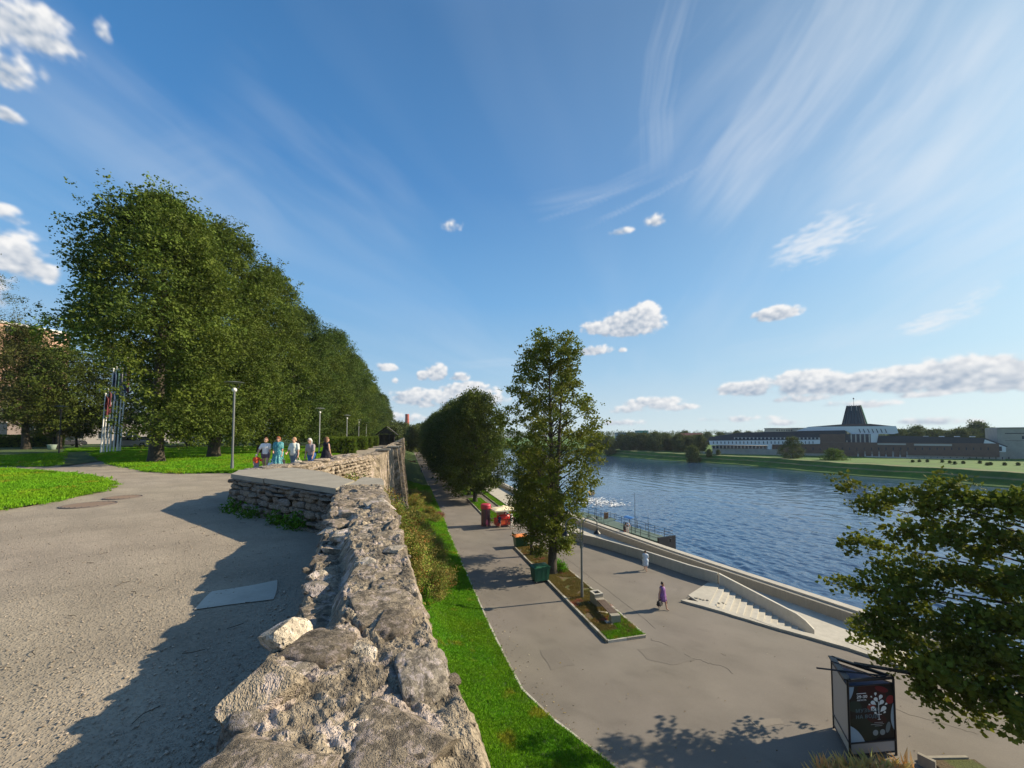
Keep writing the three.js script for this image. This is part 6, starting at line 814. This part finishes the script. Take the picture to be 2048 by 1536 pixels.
  // right wing
  poly([[1752, 893], [1757, 871], [1820, 872], [1970, 876], [2016, 893], [2010, 894], [1966, 893]], 0.6, 20, 'roof', mats.roof); poly([[1966, 893], [1970, 879], [2012, 894], [2012, 904], [1968, 904]], 0.2, 3, 'gable_wall', mats.white); for (const [x, y, w, h] of [[1978, 888, 4, 6], [1981, 898, 4, 5], [1989, 890, 2, 3], [1994, 890, 2, 3], [1990, 897, 2, 5], [1997, 893, 7, 9]]) slab(x, y, x + w, y + h, 0.05, 0.3, 'window', mats.glass);
  slab(1828, 887.5, 1904, 892, -0.1, 0.5, 'window_band', mats.pale); slab(1755, 886.5, 1812, 890, -0.1, 0.5, 'window_band', mats.pale);
  for (let i = 0; i < 30; i++) slab(1552 + i * 14.6, 895, 1554.2 + i * 14.6, 900, -0.15, 0.3, 'window', mats.glass); for (let i = 0; i < 16; i++) slab(1822 + i * 13, 914, 1824 + i * 13, 918.5, 0.35, 0.3, 'window', mats.glass);
  for (let i = 0; i < 8; i++) slab(1715 + i * 14, 918, 1717.5 + i * 14, 903, 0, 0.8, 'pillar', mats.pale); slab(1690, 918, 1815, 904, 0.3, 0.4, 'lower_wall', mats.brick);
  for (const x of [1848, 1880, 1911, 1942]) slab(x, 873.5 + (x - 1848) * 0.006, x + 9, 872 + (x - 1848) * 0.006, 9, 3, 'skylight', mats.white);
  slab(1732, 921, 1935, 917.5, -4, 0.6, 'garden_wall', mats.pale); slab(1400, 912, 1560, 907, -3, 0.6, 'garden_wall', mats.grey); slab(1500, 909, 1560, 899, -1.5, 2, 'terrace', mats.grey);
  const b2 = thing('grey_block', 'plain grey block with flat roof beyond the gabled wing', 'building', [A.x, 0, A.z], turn); slab(1997, 921, 2140, 855, 7, 18, 'wall', mats.grey, b2); slab(1996, 856, 2140, 853.5, 6.6, 19, 'roof', mats.pale, b2); for (const y of [866, 881]) slab(2010, y, 2140, y + 1.2, 6.9, 0.2, 'seam', mats.roof, b2); for (let i = 0; i < 5; i++) slab(2044 + i * 18, 872, 2050 + i * 18, 878, 6.85, 0.3, 'window', mats.glass, b2);
  for (const [px, w, py, H, c, lb] of [[1283, 9, 862, 12, [0.12, 0.4, 0.42], 'teal-glazed upper block among the far trees'], [1255, 22, 866, 10, [0.2, 0.26, 0.34], 'long blue-grey roof among the far trees']]) { const p = at(px, py, 330); const bb = thing('far_house', lb, 'building', [p.x, p.y - H, p.z], -YAW); part('wall', box(w * 0.86, H, 10, 0, H / 2, 0), flat(...c, 0.5), bb); part('roof', box(w * 0.9, 0.8, 11, 0, H, 0), flat(c[0] * 0.6, c[1] * 0.6, c[2] * 0.6, 0.6), bb); for (let i = -2; i <= 2; i++) part('window', box(w * 0.1, 1.6, 0.2, i * w * 0.15, H - 2.2, 5.05), MM.glassDark, bb); }
  { const p = at(1383, 868, 270), bb = thing('far_house', 'white house with dark red roof beside the long building', 'building', [p.x, p.y - 9.5, p.z], turn + 0.3); part('wall', box(13, 7, 9, 0, 3.2, 0), mats.white, bb); part('roof', prism([[-6, 0], [6, 0], [0, -3.6]], -7, 7).rotateX(Math.PI / 2).rotateY(Math.PI / 2).translate(0, 6.6, 0), flat(0.16, 0.05, 0.05, 0.8), bb); for (let f = 0; f < 2; f++) for (let i = -2; i <= 2; i++) part('window', box(1, 1.3, 0.2, i * 2.4, 2 + f * 2.8, 4.52), MM.glassDark, bb); }
  for (const [px, w, py] of [[1560, 30, 857], [1600, 22, 856.5], [1830, 28, 868], [1470, 22, 866]]) { const p = at(px, py, 420), bb = thing('panel_house', 'distant panel apartment house on the horizon', 'building', [p.x, p.y - 16, p.z], -YAW + 0.3, 'distant panel houses'); part('wall', box(w, 16, 12, 0, 8, 0), flat(0.42, 0.36, 0.32, 0.9), bb); part('roof', box(w + 0.6, 0.7, 12.6, 0, 16, 0), flat(0.2, 0.18, 0.17, 0.9), bb); for (let f = 0; f < 2; f++) for (let i = 0; i < 8; i++) part('window', box(w * 0.07, 1.4, 0.2, (i - 3.5) * w * 0.115, 14 - f * 3, 6.05), MM.glassDark, bb); }
}
// ================================================================ PEOPLE
const skinM = flat(1, 1, 1, 0.6, { vertexColors: true });
const tri = (f, c, h, n) => { // marching cubes over a box: centre c, half size h
  const mc = new MarchingCubes(n, skinM, false, false, 30000); mc.isolation = 0; const hs = n / 2; let k = 0;
  for (let z = 0; z < n; z++) for (let y = 0; y < n; y++) for (let x = 0; x < n; x++) mc.field[k++] = -f(c[0] + (x - hs) / hs * h[0], c[1] + (y - hs) / hs * h[1], c[2] + (z - hs) / hs * h[2]);
  mc.update(); const m = mc.count, p = new Float32Array(m * 3); for (let i = 0; i < m; i++) for (let a = 0; a < 3; a++) p[i * 3 + a] = c[a] + mc.positionArray[i * 3 + a] * h[a];
  let g = new THREE.BufferGeometry(); g.setAttribute('position', new THREE.BufferAttribute(p, 3)); g = mergeVertices(g, 1e-4); g.computeVertexNormals(); return g;
};
const cap = (a, b, ra, rb) => { const d = [b[0] - a[0], b[1] - a[1], b[2] - a[2]], l = d[0] * d[0] + d[1] * d[1] + d[2] * d[2] + 1e-9; return (x, y, z) => { const px = x - a[0], py = y - a[1], pz = z - a[2], t = clamp((px * d[0] + py * d[1] + pz * d[2]) / l, 0, 1); const qx = px - d[0] * t, qy = py - d[1] * t, qz = pz - d[2] * t; return Math.sqrt(qx * qx + qy * qy + qz * qz) - ra - (rb - ra) * t; }; };
const ell = (c, r, m = Math.min(...r)) => (x, y, z) => { const a = (x - c[0]) / r[0], b = (y - c[1]) / r[1], e = (z - c[2]) / r[2]; return (Math.sqrt(a * a + b * b + e * e) - 1) * m; };
const smin = (fs, k) => (x, y, z) => { let d = 9; for (const f of fs) { const e = f(x, y, z); const h = Math.max(k - Math.abs(d - e), 0) / k; d = Math.min(d, e) - h * h * k * 0.25; } return d; };
const handG = (() => { const fs = [ell([0, -0.045, 0], [0.036, 0.05, 0.016])]; [[-0.027, -0.085, 0.07], [-0.009, -0.092, 0.08], [0.009, -0.09, 0.074], [0.026, -0.083, 0.058]].forEach(([x, y, l]) => fs.push(cap([x, y + 0.02, 0], [x, y - l * 0.5, 0.012], 0.009, 0.008), cap([x, y - l * 0.5, 0.012], [x, y - l * 0.85, 0.036], 0.008, 0.007))); fs.push(cap([0.03, -0.03, 0.004], [0.054, -0.062, 0.018], 0.011, 0.009), cap([0.054, -0.062, 0.018], [0.056, -0.09, 0.03], 0.009, 0.008)); return tri(smin(fs, 0.008), [0.008, -0.075, 0.012], [0.075, 0.1, 0.05], 40); })();
const headG = (() => { const f = smin([ell([0, 0.02, -0.008], [0.076, 0.094, 0.094]), ell([0, -0.05, 0.022], [0.056, 0.066, 0.064]), cap([0, 0.018, 0.085], [0, -0.02, 0.106], 0.009, 0.014), ell([0, -0.058, 0.078], [0.024, 0.011, 0.014]), ell([0, -0.098, 0.062], [0.022, 0.018, 0.02]), ell([-0.078, 0, -0.005], [0.012, 0.03, 0.018]), ell([0.078, 0, -0.005], [0.012, 0.03, 0.018])], 0.022), eye = s => ell([s * 0.031, 0.014, 0.088], [0.017, 0.01, 0.012]); const e1 = eye(1), e2 = eye(-1); const g = tri((x, y, z) => Math.max(f(x, y, z), -Math.min(e1(x, y, z), e2(x, y, z)) * 0.6), [0, -0.005, 0], [0.11, 0.135, 0.125], 44); return g; })();
const colorize = (g, fn) => { const p = g.attributes.position, a = new Float32Array(p.count * 3); for (let i = 0; i < p.count; i++) a.set(fn(p.getX(i), p.getY(i), p.getZ(i)), i * 3); g.setAttribute('color', new THREE.BufferAttribute(a, 3)); return g; };
const cloth = (c, o) => flat(...c, 0.88, o);
/* o: H height, stride, arms [[fwd, out, bend] x2], skin, tops [{part, color, sleeve, hem}], hair {color, long} ... the figure faces +z */
function person(label, pos, turn, o) {
  const g = thing('person', label, 'person', pos, turn, undefined), H = o.H, s = H / 1.66, st = (o.stride ?? 0.2) * s, fat = o.fat ?? 1, skin = o.skin ?? [0.50, 0.29, 0.20];
  const hipY = 0.86 * s, bend = o.bend ?? 0, J = (x, y, z) => [x * s, y * s, z * s + bend * Math.max(0, y - 0.86) * s];
  const legs = [1, -1].map(k => { const f = k * st, hip = [k * 0.095 * s * Math.sqrt(fat), hipY, 0], kn = [k * 0.09 * s, 0.46 * s, f * 0.55 + 0.03 * s], an = [k * 0.085 * s, 0.085 * s + (f < 0 ? 0.05 * s : 0), f - (f < 0 ? 0.05 * s : 0)], toe = [an[0] + k * 0.02 * s, 0.035 * s, an[2] + 0.13 * s]; return { hip, kn, an, toe }; });
  const arms = (o.arms ?? [[0.1, 0.12, 0.1], [-0.1, 0.12, 0.1]]).map(([fw, out, bd], i) => { const k = i ? -1 : 1, sh = J(k * 0.148 * Math.sqrt(fat), 1.305, 0), el = [sh[0] + k * out * 0.28 * s, sh[1] - 0.27 * s, sh[2] + fw * 0.28 * s], wr = [el[0] + k * (out * 0.15 - bd * 0.12) * s, el[1] - 0.235 * s * (1 - 0.75 * bd), el[2] + (fw * 0.2 + bd * 0.22) * s]; return { k, sh, el, wr }; });
  const torso = e => [cap(J(0, 0.92, 0), J(0, 1.08, 0.01), 0.125 * s * fat + e, 0.112 * s * fat + e), cap(J(0, 1.08, 0.01), J(0, 1.26, 0.0), 0.112 * s * fat + e, 0.115 * s * fat + e), cap(J(0, 1.335, -0.01), J(0.115, 1.295, -0.01), 0.06 * s + e, 0.055 * s + e), cap(J(0, 1.335, -0.01), J(-0.115, 1.295, -0.01), 0.06 * s + e, 0.055 * s + e), cap(J(-0.06, 0.87, -0.02), J(0.06, 0.87, -0.02), 0.115 * s * fat + e, 0.115 * s * fat + e), ...(o.bust === false ? [] : [cap(J(-0.065, 1.2, 0.07), J(0.065, 1.2, 0.07), 0.062 * s + e, 0.062 * s + e)])];
  const thigh = (e, t = 1) => legs.map(l => cap(l.hip, l.hip.map((v, i) => lerp(v, l.kn[i], t)), 0.088 * s * fat + e, lerp(0.088 * fat, 0.056, t) * s + e)), calf = (e, t = 1) => legs.map(l => cap(l.kn, l.kn.map((v, i) => lerp(v, l.an[i], t)), 0.056 * s + e, lerp(0.056, 0.036, t) * s + e));
  const upArm = (e, t = 1) => arms.map(a => cap(a.sh, a.sh.map((v, i) => lerp(v, a.el[i], t)), 0.05 * s + e, lerp(0.05, 0.038, t) * s + e));
  const body = tri(smin([...torso(-0.006), ...thigh(0), ...calf(0), ...legs.map(l => cap(l.an, l.toe, 0.036 * s, 0.028 * s)), ...upArm(0), ...arms.map(a => cap(a.el, a.wr, 0.038 * s, 0.025 * s)), cap(J(0, 1.34, 0), J(0, 1.47, 0.02), 0.05 * s, 0.047 * s)], 0.035 * s), [0, 0.76 * s, bend * 0.2], [0.5 * s, 0.8 * s, 0.42 * s + Math.abs(bend) * 0.25], 60), hc = J(0, 1.535, 0.03);
  const shoe = o.shoes ?? [0.08, 0.06, 0.05]; colorize(body, (x, y) => y < 0.055 * s ? shoe : skin);
  const head = headG.clone(); colorize(head, (x, y, z) => { const e = Math.min(Math.hypot(x - 0.031, (y - 0.014) * 1.6, z - 0.088), Math.hypot(x + 0.031, (y - 0.014) * 1.6, z - 0.088)); return e < 0.02 ? [0.05, 0.035, 0.03] : z > 0.07 && Math.abs(y + 0.058) < 0.011 && Math.abs(x) < 0.024 ? [skin[0] * 0.8, skin[1] * 0.5, skin[2] * 0.5] : skin; }); if (o.look) head.rotateX(o.look[0]).rotateY(o.look[1]); head.scale(s, s, s).translate(...hc);
  const hands = arms.map(a => { const h = colorize(handG.clone(), () => skin); if (a.k < 0) { h.scale(-1, 1, 1); const ix = h.index; for (let i = 0; i < ix.count; i += 3) { const t = ix.getX(i); ix.setX(i, ix.getX(i + 1)); ix.setX(i + 1, t); } h.computeVertexNormals(); } const d = V(a.wr[0] - a.el[0], a.wr[1] - a.el[1], a.wr[2] - a.el[2]).normalize(); h.rotateY(-a.k * 1.2).applyQuaternion(new THREE.Quaternion().setFromUnitVectors(V(0, -1, 0), d)); return h.scale(s, s, s).translate(...a.wr); });
  part('body', [body, head, ...hands], skinM, g);
  for (const c of o.wear) {
    let fs, k = 0.03; const e = c.e ?? 0.018;
    if (c.kind === 'top') fs = [...torso(e), ...(c.sleeve ? upArm(e + 0.006, c.sleeve) : [])]; if (c.kind === 'trousers') { fs = [cap(J(-0.06, 0.89, -0.02), J(0.06, 0.89, -0.02), 0.115 * s * fat + e, 0.115 * s * fat + e), ...thigh(e, c.leg ? 1 : c.len ?? 0.45), ...(c.leg ? calf(e + 0.012, 0.92) : [])]; }
    if (c.kind === 'dress') { fs = [...torso(e), ...(c.sleeve ? upArm(e + 0.006, c.sleeve) : []), cap(J(0, 0.98, 0), [0, (c.hem ?? 0.45) * s + 0.1, st * 0.1], 0.135 * s * fat, (c.flare ?? 0.2) * s), ...thigh(0.03, 0.6)]; k = 0.09; }
    const base = smin(fs, k * s), lo = c.kind === 'top' ? (c.low ?? 0.86) * s : c.kind === 'dress' ? (c.hem ?? 0.45) * s : -1, hi = c.kind === 'trousers' ? 0.99 * s : 1.43 * s;
    const f = (x, y, z) => Math.max(base(x, y, z) + (c.kind === 'dress' && y < 0.9 * s ? 0.014 * Math.sin(Math.atan2(z, x) * 11) * sstep(0.9 * s - y, 0, 0.3) : 0), lo - y, y - hi, hi > 1.3 ? 0.066 * s - Math.hypot(x, (y - 1.42 * s) * 1.0, z - 0.035 * s - bend * 0.5 * s) : -9);
    const cg = tri(f, [0, 0.8 * s, bend * 0.2], [0.5 * s, 0.72 * s, 0.42 * s + Math.abs(bend) * 0.25], 58); if (c.print) { colorize(cg, (x, y, z) => { const n = PN.noise(x * 26, y * 26, z * 26); return n > 0.12 ? c.print : c.color; }); part(c.name, cg, skinM, g); } else part(c.name, cg, cloth(c.color), g);
  }
  if (o.hair) { const h = o.hair, fs = [ell([hc[0], hc[1] + 0.035 * s, hc[2] - 0.018 * s], [0.09 * s, 0.092 * s, 0.1 * s])]; if (h.long) fs.push(cap([hc[0] - 0.05 * s, hc[1] - 0.02 * s, hc[2] - 0.06 * s], [hc[0] - 0.05 * s, hc[1] - h.long * s, hc[2] - 0.07 * s], 0.05 * s, 0.035 * s), cap([hc[0] + 0.05 * s, hc[1] - 0.02 * s, hc[2] - 0.06 * s], [hc[0] + 0.05 * s, hc[1] - h.long * s, hc[2] - 0.07 * s], 0.05 * s, 0.035 * s)); if (h.bun) fs.push(ell([hc[0], hc[1] + 0.11 * s, hc[2] - 0.05 * s], [0.04 * s, 0.04 * s, 0.04 * s])); const fb = smin(fs, 0.03 * s); const face = ell([hc[0], hc[1] - 0.035 * s, hc[2] + 0.085 * s], [0.07 * s, 0.1 * s, 0.075 * s]); const hg = tri((x, y, z) => Math.max(fb(x, y, z) + 0.006 * Math.sin(x * 190) * Math.sin(z * 160 + y * 60), -face(x, y, z)), [hc[0], hc[1] - 0.1 * s, hc[2] - 0.02], [0.16 * s, 0.3 * s, 0.16 * s], 40); part(h.cap ? 'sun_hat' : 'hair', hg, flat(...h.color, 0.75), g); }
  if (o.glasses) part('sunglasses', [box(0.05 * s, 0.03 * s, 0.012, hc[0] - 0.032 * s, hc[1] + 0.014 * s, hc[2] + 0.1 * s), box(0.05 * s, 0.03 * s, 0.012, hc[0] + 0.032 * s, hc[1] + 0.014 * s, hc[2] + 0.1 * s), box(0.02 * s, 0.008 * s, 0.012, hc[0], hc[1] + 0.018 * s, hc[2] + 0.1 * s)], M.black, g);
  g.updateMatrixWorld(true); return { g, hand: i => V(...arms[i].wr).add(V(0, -0.07 * s, 0.02)).applyMatrix4(g.matrixWorld) };
}
function bag(label, p, turn, W, H, D, c, handle = 0.16) { const g = thing('bag', label, 'bag', [p.x, p.y - handle - H, p.z], turn), gg = new THREE.SphereGeometry(1, 18, 14), q = gg.attributes.position; for (let i = 0; i < q.count; i++) { const x = q.getX(i), y = q.getY(i), z = q.getZ(i), m = (Math.abs(x) ** 4 + Math.abs(y) ** 4 + Math.abs(z) ** 4) ** 0.25; q.setXYZ(i, x / m * W / 2 * (1 - 0.12 * y), H / 2 + y / m * H / 2 + 0.02 * Math.sin(x * 9), z / m * D / 2 * (1 - 0.3 * y) + 0.012 * Math.sin(x * 14 + y * 9)); } gg.computeVertexNormals(); part('pouch', gg, flat(...c, 0.8), g); for (const s of [-1, 1]) part('handle', tube([[-W * 0.28, H * 0.95, s * 0.03], [-W * 0.16, H + handle * 0.8, s * 0.012], [0, H + handle, 0], [W * 0.16, H + handle * 0.8, s * 0.012], [W * 0.28, H * 0.95, s * 0.03]], 0.009, 5), flat(...c, 0.8), g); }
{
  const up = (px, fw) => { const q = at(px, 880, fw); return [q.x, UP + 0.005, q.z]; }, face = YAW * -1;   // facing the camera
  const w1 = person('woman in white t-shirt and short shorts holding the toddler by the hand', up(532, 18.2), face + 0.35, { H: 1.62, stride: 0.16, wear: [{ kind: 'top', name: 't_shirt', color: [0.74, 0.72, 0.74], sleeve: 0.6 }, { kind: 'trousers', name: 'shorts', color: [0.13, 0.09, 0.13], len: 0.32 }], hair: { color: [0.14, 0.06, 0.035], long: 0.05, bun: true }, look: [0.35, -0.5], arms: [[0.05, 0.1, 0.05], [0.2, 0.45, 0]], skin: [0.52, 0.31, 0.21] });
  person('toddler in orange-red shirt and white sun hat', up(514, 18.0), face + 0.6, { H: 0.84, stride: 0.1, fat: 1.25, bust: false, wear: [{ kind: 'top', name: 'shirt', color: [0.72, 0.09, 0.03], sleeve: 0.8 }, { kind: 'trousers', name: 'trousers', color: [0.26, 0.24, 0.28], leg: 1 }], hair: { color: [0.78, 0.76, 0.72], cap: 1 }, arms: [[0.2, 0.9, 0], [0.1, 0.2, 0.2]] });
  const w2 = person('woman in long turquoise patterned dress and sunglasses', up(557, 18.3), face + 0.1, { H: 1.68, stride: 0.15, wear: [{ kind: 'dress', name: 'dress', color: [0.02, 0.19, 0.24], print: [0.16, 0.42, 0.42], sleeve: 0.7, hem: 0.22, flare: 0.31 }], hair: { color: [0.22, 0.065, 0.02], long: 0.16 }, glasses: true, arms: [[0.1, 0.15, 0.1], [0.15, 0.1, 0.75]], skin: [0.48, 0.27, 0.19] });
  bag('black handbag hanging from the hand of the turquoise-dressed woman', w2.hand(0), 0.4, 0.3, 0.24, 0.12, [0.02, 0.018, 0.02]); { const q = up(543, 17.9); bag('pale plastic shopping bag beside the turquoise dress', V(q[0], UP + 0.62, q[2]), 0.3, 0.28, 0.34, 0.18, [0.62, 0.72, 0.78]); }
  const w3 = person('stout woman in pale print t-shirt and grey jeans', up(589, 18.0), face - 0.1, { H: 1.64, fat: 1.2, stride: 0.14, wear: [{ kind: 'top', name: 't_shirt', color: [0.62, 0.66, 0.60], sleeve: 0.75, low: 0.8 }, { kind: 'trousers', name: 'jeans', color: [0.13, 0.17, 0.22], leg: 1 }], hair: { color: [0.42, 0.25, 0.14], long: 0.02 }, arms: [[0.1, 0.2, 0.05], [0.3, 0.2, 0.7]] });
  bag('cream handbag of the woman in the pale t-shirt', w3.hand(0), 0.1, 0.34, 0.22, 0.14, [0.62, 0.56, 0.46]);
  person('grey-haired woman in grey t-shirt and blue jeans leaning forward', up(624, 17.6), face - 0.15, { H: 1.6, fat: 1.12, stride: 0.12, bend: 0.22, wear: [{ kind: 'top', name: 't_shirt', color: [0.30, 0.255, 0.27], sleeve: 0.8 }, { kind: 'trousers', name: 'jeans', color: [0.05, 0.14, 0.36], leg: 1 }], hair: { color: [0.55, 0.54, 0.53], long: 0.12 }, look: [0.35, 0], arms: [[0.25, 0.2, 0.1], [0.1, 0.15, 0.1]] });
  const w5 = person('woman in black dress turned away with long brown hair', up(653, 17.8), face + 2.6, { H: 1.66, stride: 0.12, wear: [{ kind: 'dress', name: 'dress', color: [0.014, 0.012, 0.022], hem: 0.62, flare: 0.26 }], hair: { color: [0.16, 0.08, 0.04], long: 0.3 }, arms: [[0.05, 0.12, 0.1], [0.1, 0.14, 0.25]] });
  bag('small dark red bag of the woman in the black dress', w5.hand(0), 0.9, 0.24, 0.2, 0.1, [0.2, 0.04, 0.05]);
  const lo = (px, py, y = 0.01) => { const q = G(px, py, y); return [q.x, y, q.z]; };
  const p1 = person('woman in purple summer dress carrying two dark bags across the plaza', lo(1325, 1218), face + 0.25 + 0.3, { H: 1.64, fat: 1.22, stride: 0.24, wear: [{ kind: 'dress', name: 'sun_dress', color: [0.16, 0.055, 0.24], print: [0.32, 0.16, 0.36], hem: 0.5, flare: 0.2 }], hair: { color: [0.03, 0.02, 0.02], bun: true }, arms: [[0.02, 0.3, 0.05], [0.05, 0.42, 0.05]], skin: [0.46, 0.25, 0.17] });
  bag('bulging black bag in the hand of the woman in purple', p1.hand(1), 0.4, 0.42, 0.32, 0.22, [0.022, 0.02, 0.024], 0.12); bag('dark brown handbag in the other hand of the woman in purple', p1.hand(0), 1.2, 0.26, 0.3, 0.12, [0.05, 0.022, 0.02], 0.14);
  person('woman in pale blue dress walking away along the parapet', lo(1291, 1142), face + 2.7, { H: 1.6, fat: 1.15, stride: 0.24, wear: [{ kind: 'dress', name: 'dress', color: [0.45, 0.55, 0.68], print: [0.6, 0.66, 0.74], sleeve: 0.6, hem: 0.42, flare: 0.22 }], hair: { color: [0.06, 0.035, 0.025] }, arms: [[0.1, 0.15, 0.8], [0.05, 0.15, 0.5]] });
  person('person in pale top and shorts at the quay wall', lo(1255, 1077, QUAY + 0.01), face + 2.2, { H: 1.68, stride: 0.08, wear: [{ kind: 'top', name: 'shirt', color: [0.55, 0.5, 0.46], sleeve: 0.6 }, { kind: 'trousers', name: 'shorts', color: [0.5, 0.46, 0.42], len: 0.6 }], hair: { color: [0.05, 0.03, 0.03], long: 0.1 } });
  person('person in dark top and reddish trousers leaning at the quay wall', lo(1250, 1075, QUAY + 0.01), face + 2.4, { H: 1.66, stride: 0.06, wear: [{ kind: 'top', name: 'shirt', color: [0.05, 0.045, 0.05], sleeve: 0.9 }, { kind: 'trousers', name: 'trousers', color: [0.3, 0.12, 0.1], leg: 1 }], hair: { color: [0.04, 0.03, 0.03] } });
  person('child in navy t-shirt and shorts at the drinks cart', lo(999, 1055), face + 3.0, { H: 1.45, stride: 0.15, bust: false, wear: [{ kind: 'top', name: 't_shirt', color: [0.03, 0.035, 0.1], sleeve: 0.7, low: 0.78 }, { kind: 'trousers', name: 'shorts', color: [0.02, 0.025, 0.07], len: 0.7 }], hair: { color: [0.05, 0.03, 0.02] } });
  person('person in white clothes and white hat beside the drinks cart', lo(1023, 1058), face + 1.2, { H: 1.72, stride: 0.1, wear: [{ kind: 'top', name: 'shirt', color: [0.72, 0.72, 0.74], sleeve: 0.9 }, { kind: 'trousers', name: 'trousers', color: [0.66, 0.6, 0.54], leg: 1 }], hair: { color: [0.75, 0.74, 0.7], cap: 1 } });
  person('small child in pink leaning at the red column', lo(974, 1054.5), face + 0.4, { H: 0.95, stride: 0.08, bust: false, wear: [{ kind: 'dress', name: 'dress', color: [0.5, 0.1, 0.2], hem: 0.5, flare: 0.2 }], hair: { color: [0.16, 0.08, 0.05] } });
  person('vendor in dark top behind the red cart', [G(1013, 1050, 0).x + 0.2, 0.01, G(1013, 1050, 0).z - 1.9], face, { H: 1.7, stride: 0.02, wear: [{ kind: 'top', name: 'shirt', color: [0.10, 0.03, 0.04], sleeve: 0.8 }, { kind: 'trousers', name: 'trousers', color: [0.03, 0.03, 0.04], leg: 1 }], hair: { color: [0.04, 0.03, 0.02] } });
  const f1 = person('stroller in grey shirt far along the shaded promenade', lo(843, 946), face, { H: 1.72, stride: 0.2, wear: [{ kind: 'top', name: 'shirt', color: [0.35, 0.33, 0.36], sleeve: 0.7 }, { kind: 'trousers', name: 'trousers', color: [0.05, 0.05, 0.08], leg: 1 }], hair: { color: [0.05, 0.04, 0.03] } });
  person('dark-dressed walker near the kerb far down the promenade', lo(881, 963), face + 3, { H: 1.68, stride: 0.2, wear: [{ kind: 'top', name: 'jacket', color: [0.02, 0.02, 0.025], sleeve: 1 }, { kind: 'trousers', name: 'trousers', color: [0.02, 0.02, 0.03], leg: 1 }], hair: { color: [0.03, 0.02, 0.02] } });
  person('walker in pale shirt at the far end of the promenade', lo(833, 913), face, { H: 1.7, stride: 0.2, wear: [{ kind: 'top', name: 'shirt', color: [0.4, 0.2, 0.16], sleeve: 0.8 }, { kind: 'trousers', name: 'trousers', color: [0.1, 0.08, 0.08], leg: 1 }], hair: { color: [0.06, 0.04, 0.03] } });
  // pigeons on the asphalt
  for (const [px, py, t] of [[856, 963, 0.6], [860, 965, 1.4], [889, 1018, 0.2], [886, 1015, 2]]) { const q = G(px, py, 0), b = thing('pigeon', 'grey pigeon pecking on the promenade asphalt', 'bird', [q.x, 0.012, q.z], t, 'pigeons on the promenade'); part('body', tri(smin([ell([0, 0.14, 0], [0.055, 0.06, 0.1]), cap([0, 0.17, 0.07], [0, 0.24, 0.11], 0.035, 0.026), ell([0, 0.255, 0.12], [0.025, 0.026, 0.03]), cap([0, 0.25, 0.145], [0, 0.243, 0.168], 0.008, 0.004), cap([0, 0.13, -0.08], [0, 0.11, -0.2], 0.04, 0.018), cap([0.025, 0.1, 0.01], [0.025, 0.0, 0.02], 0.009, 0.007), cap([-0.025, 0.1, 0.01], [-0.025, 0.0, 0.02], 0.009, 0.007)], 0.02), [0, 0.14, -0.02], [0.1, 0.17, 0.22], 36), flat(0.3, 0.31, 0.34, 0.7), b); }
}
// haze over the river
scene.fog = new THREE.FogExp2(new THREE.Color().setRGB(0.62, 0.72, 0.85), 0.00012);
scene.traverse(o => { if (o.isMesh) { o.castShadow = true; o.receiveShadow = true; } });
renderer.setSize(1024, 768);
renderer.render(scene, camera);
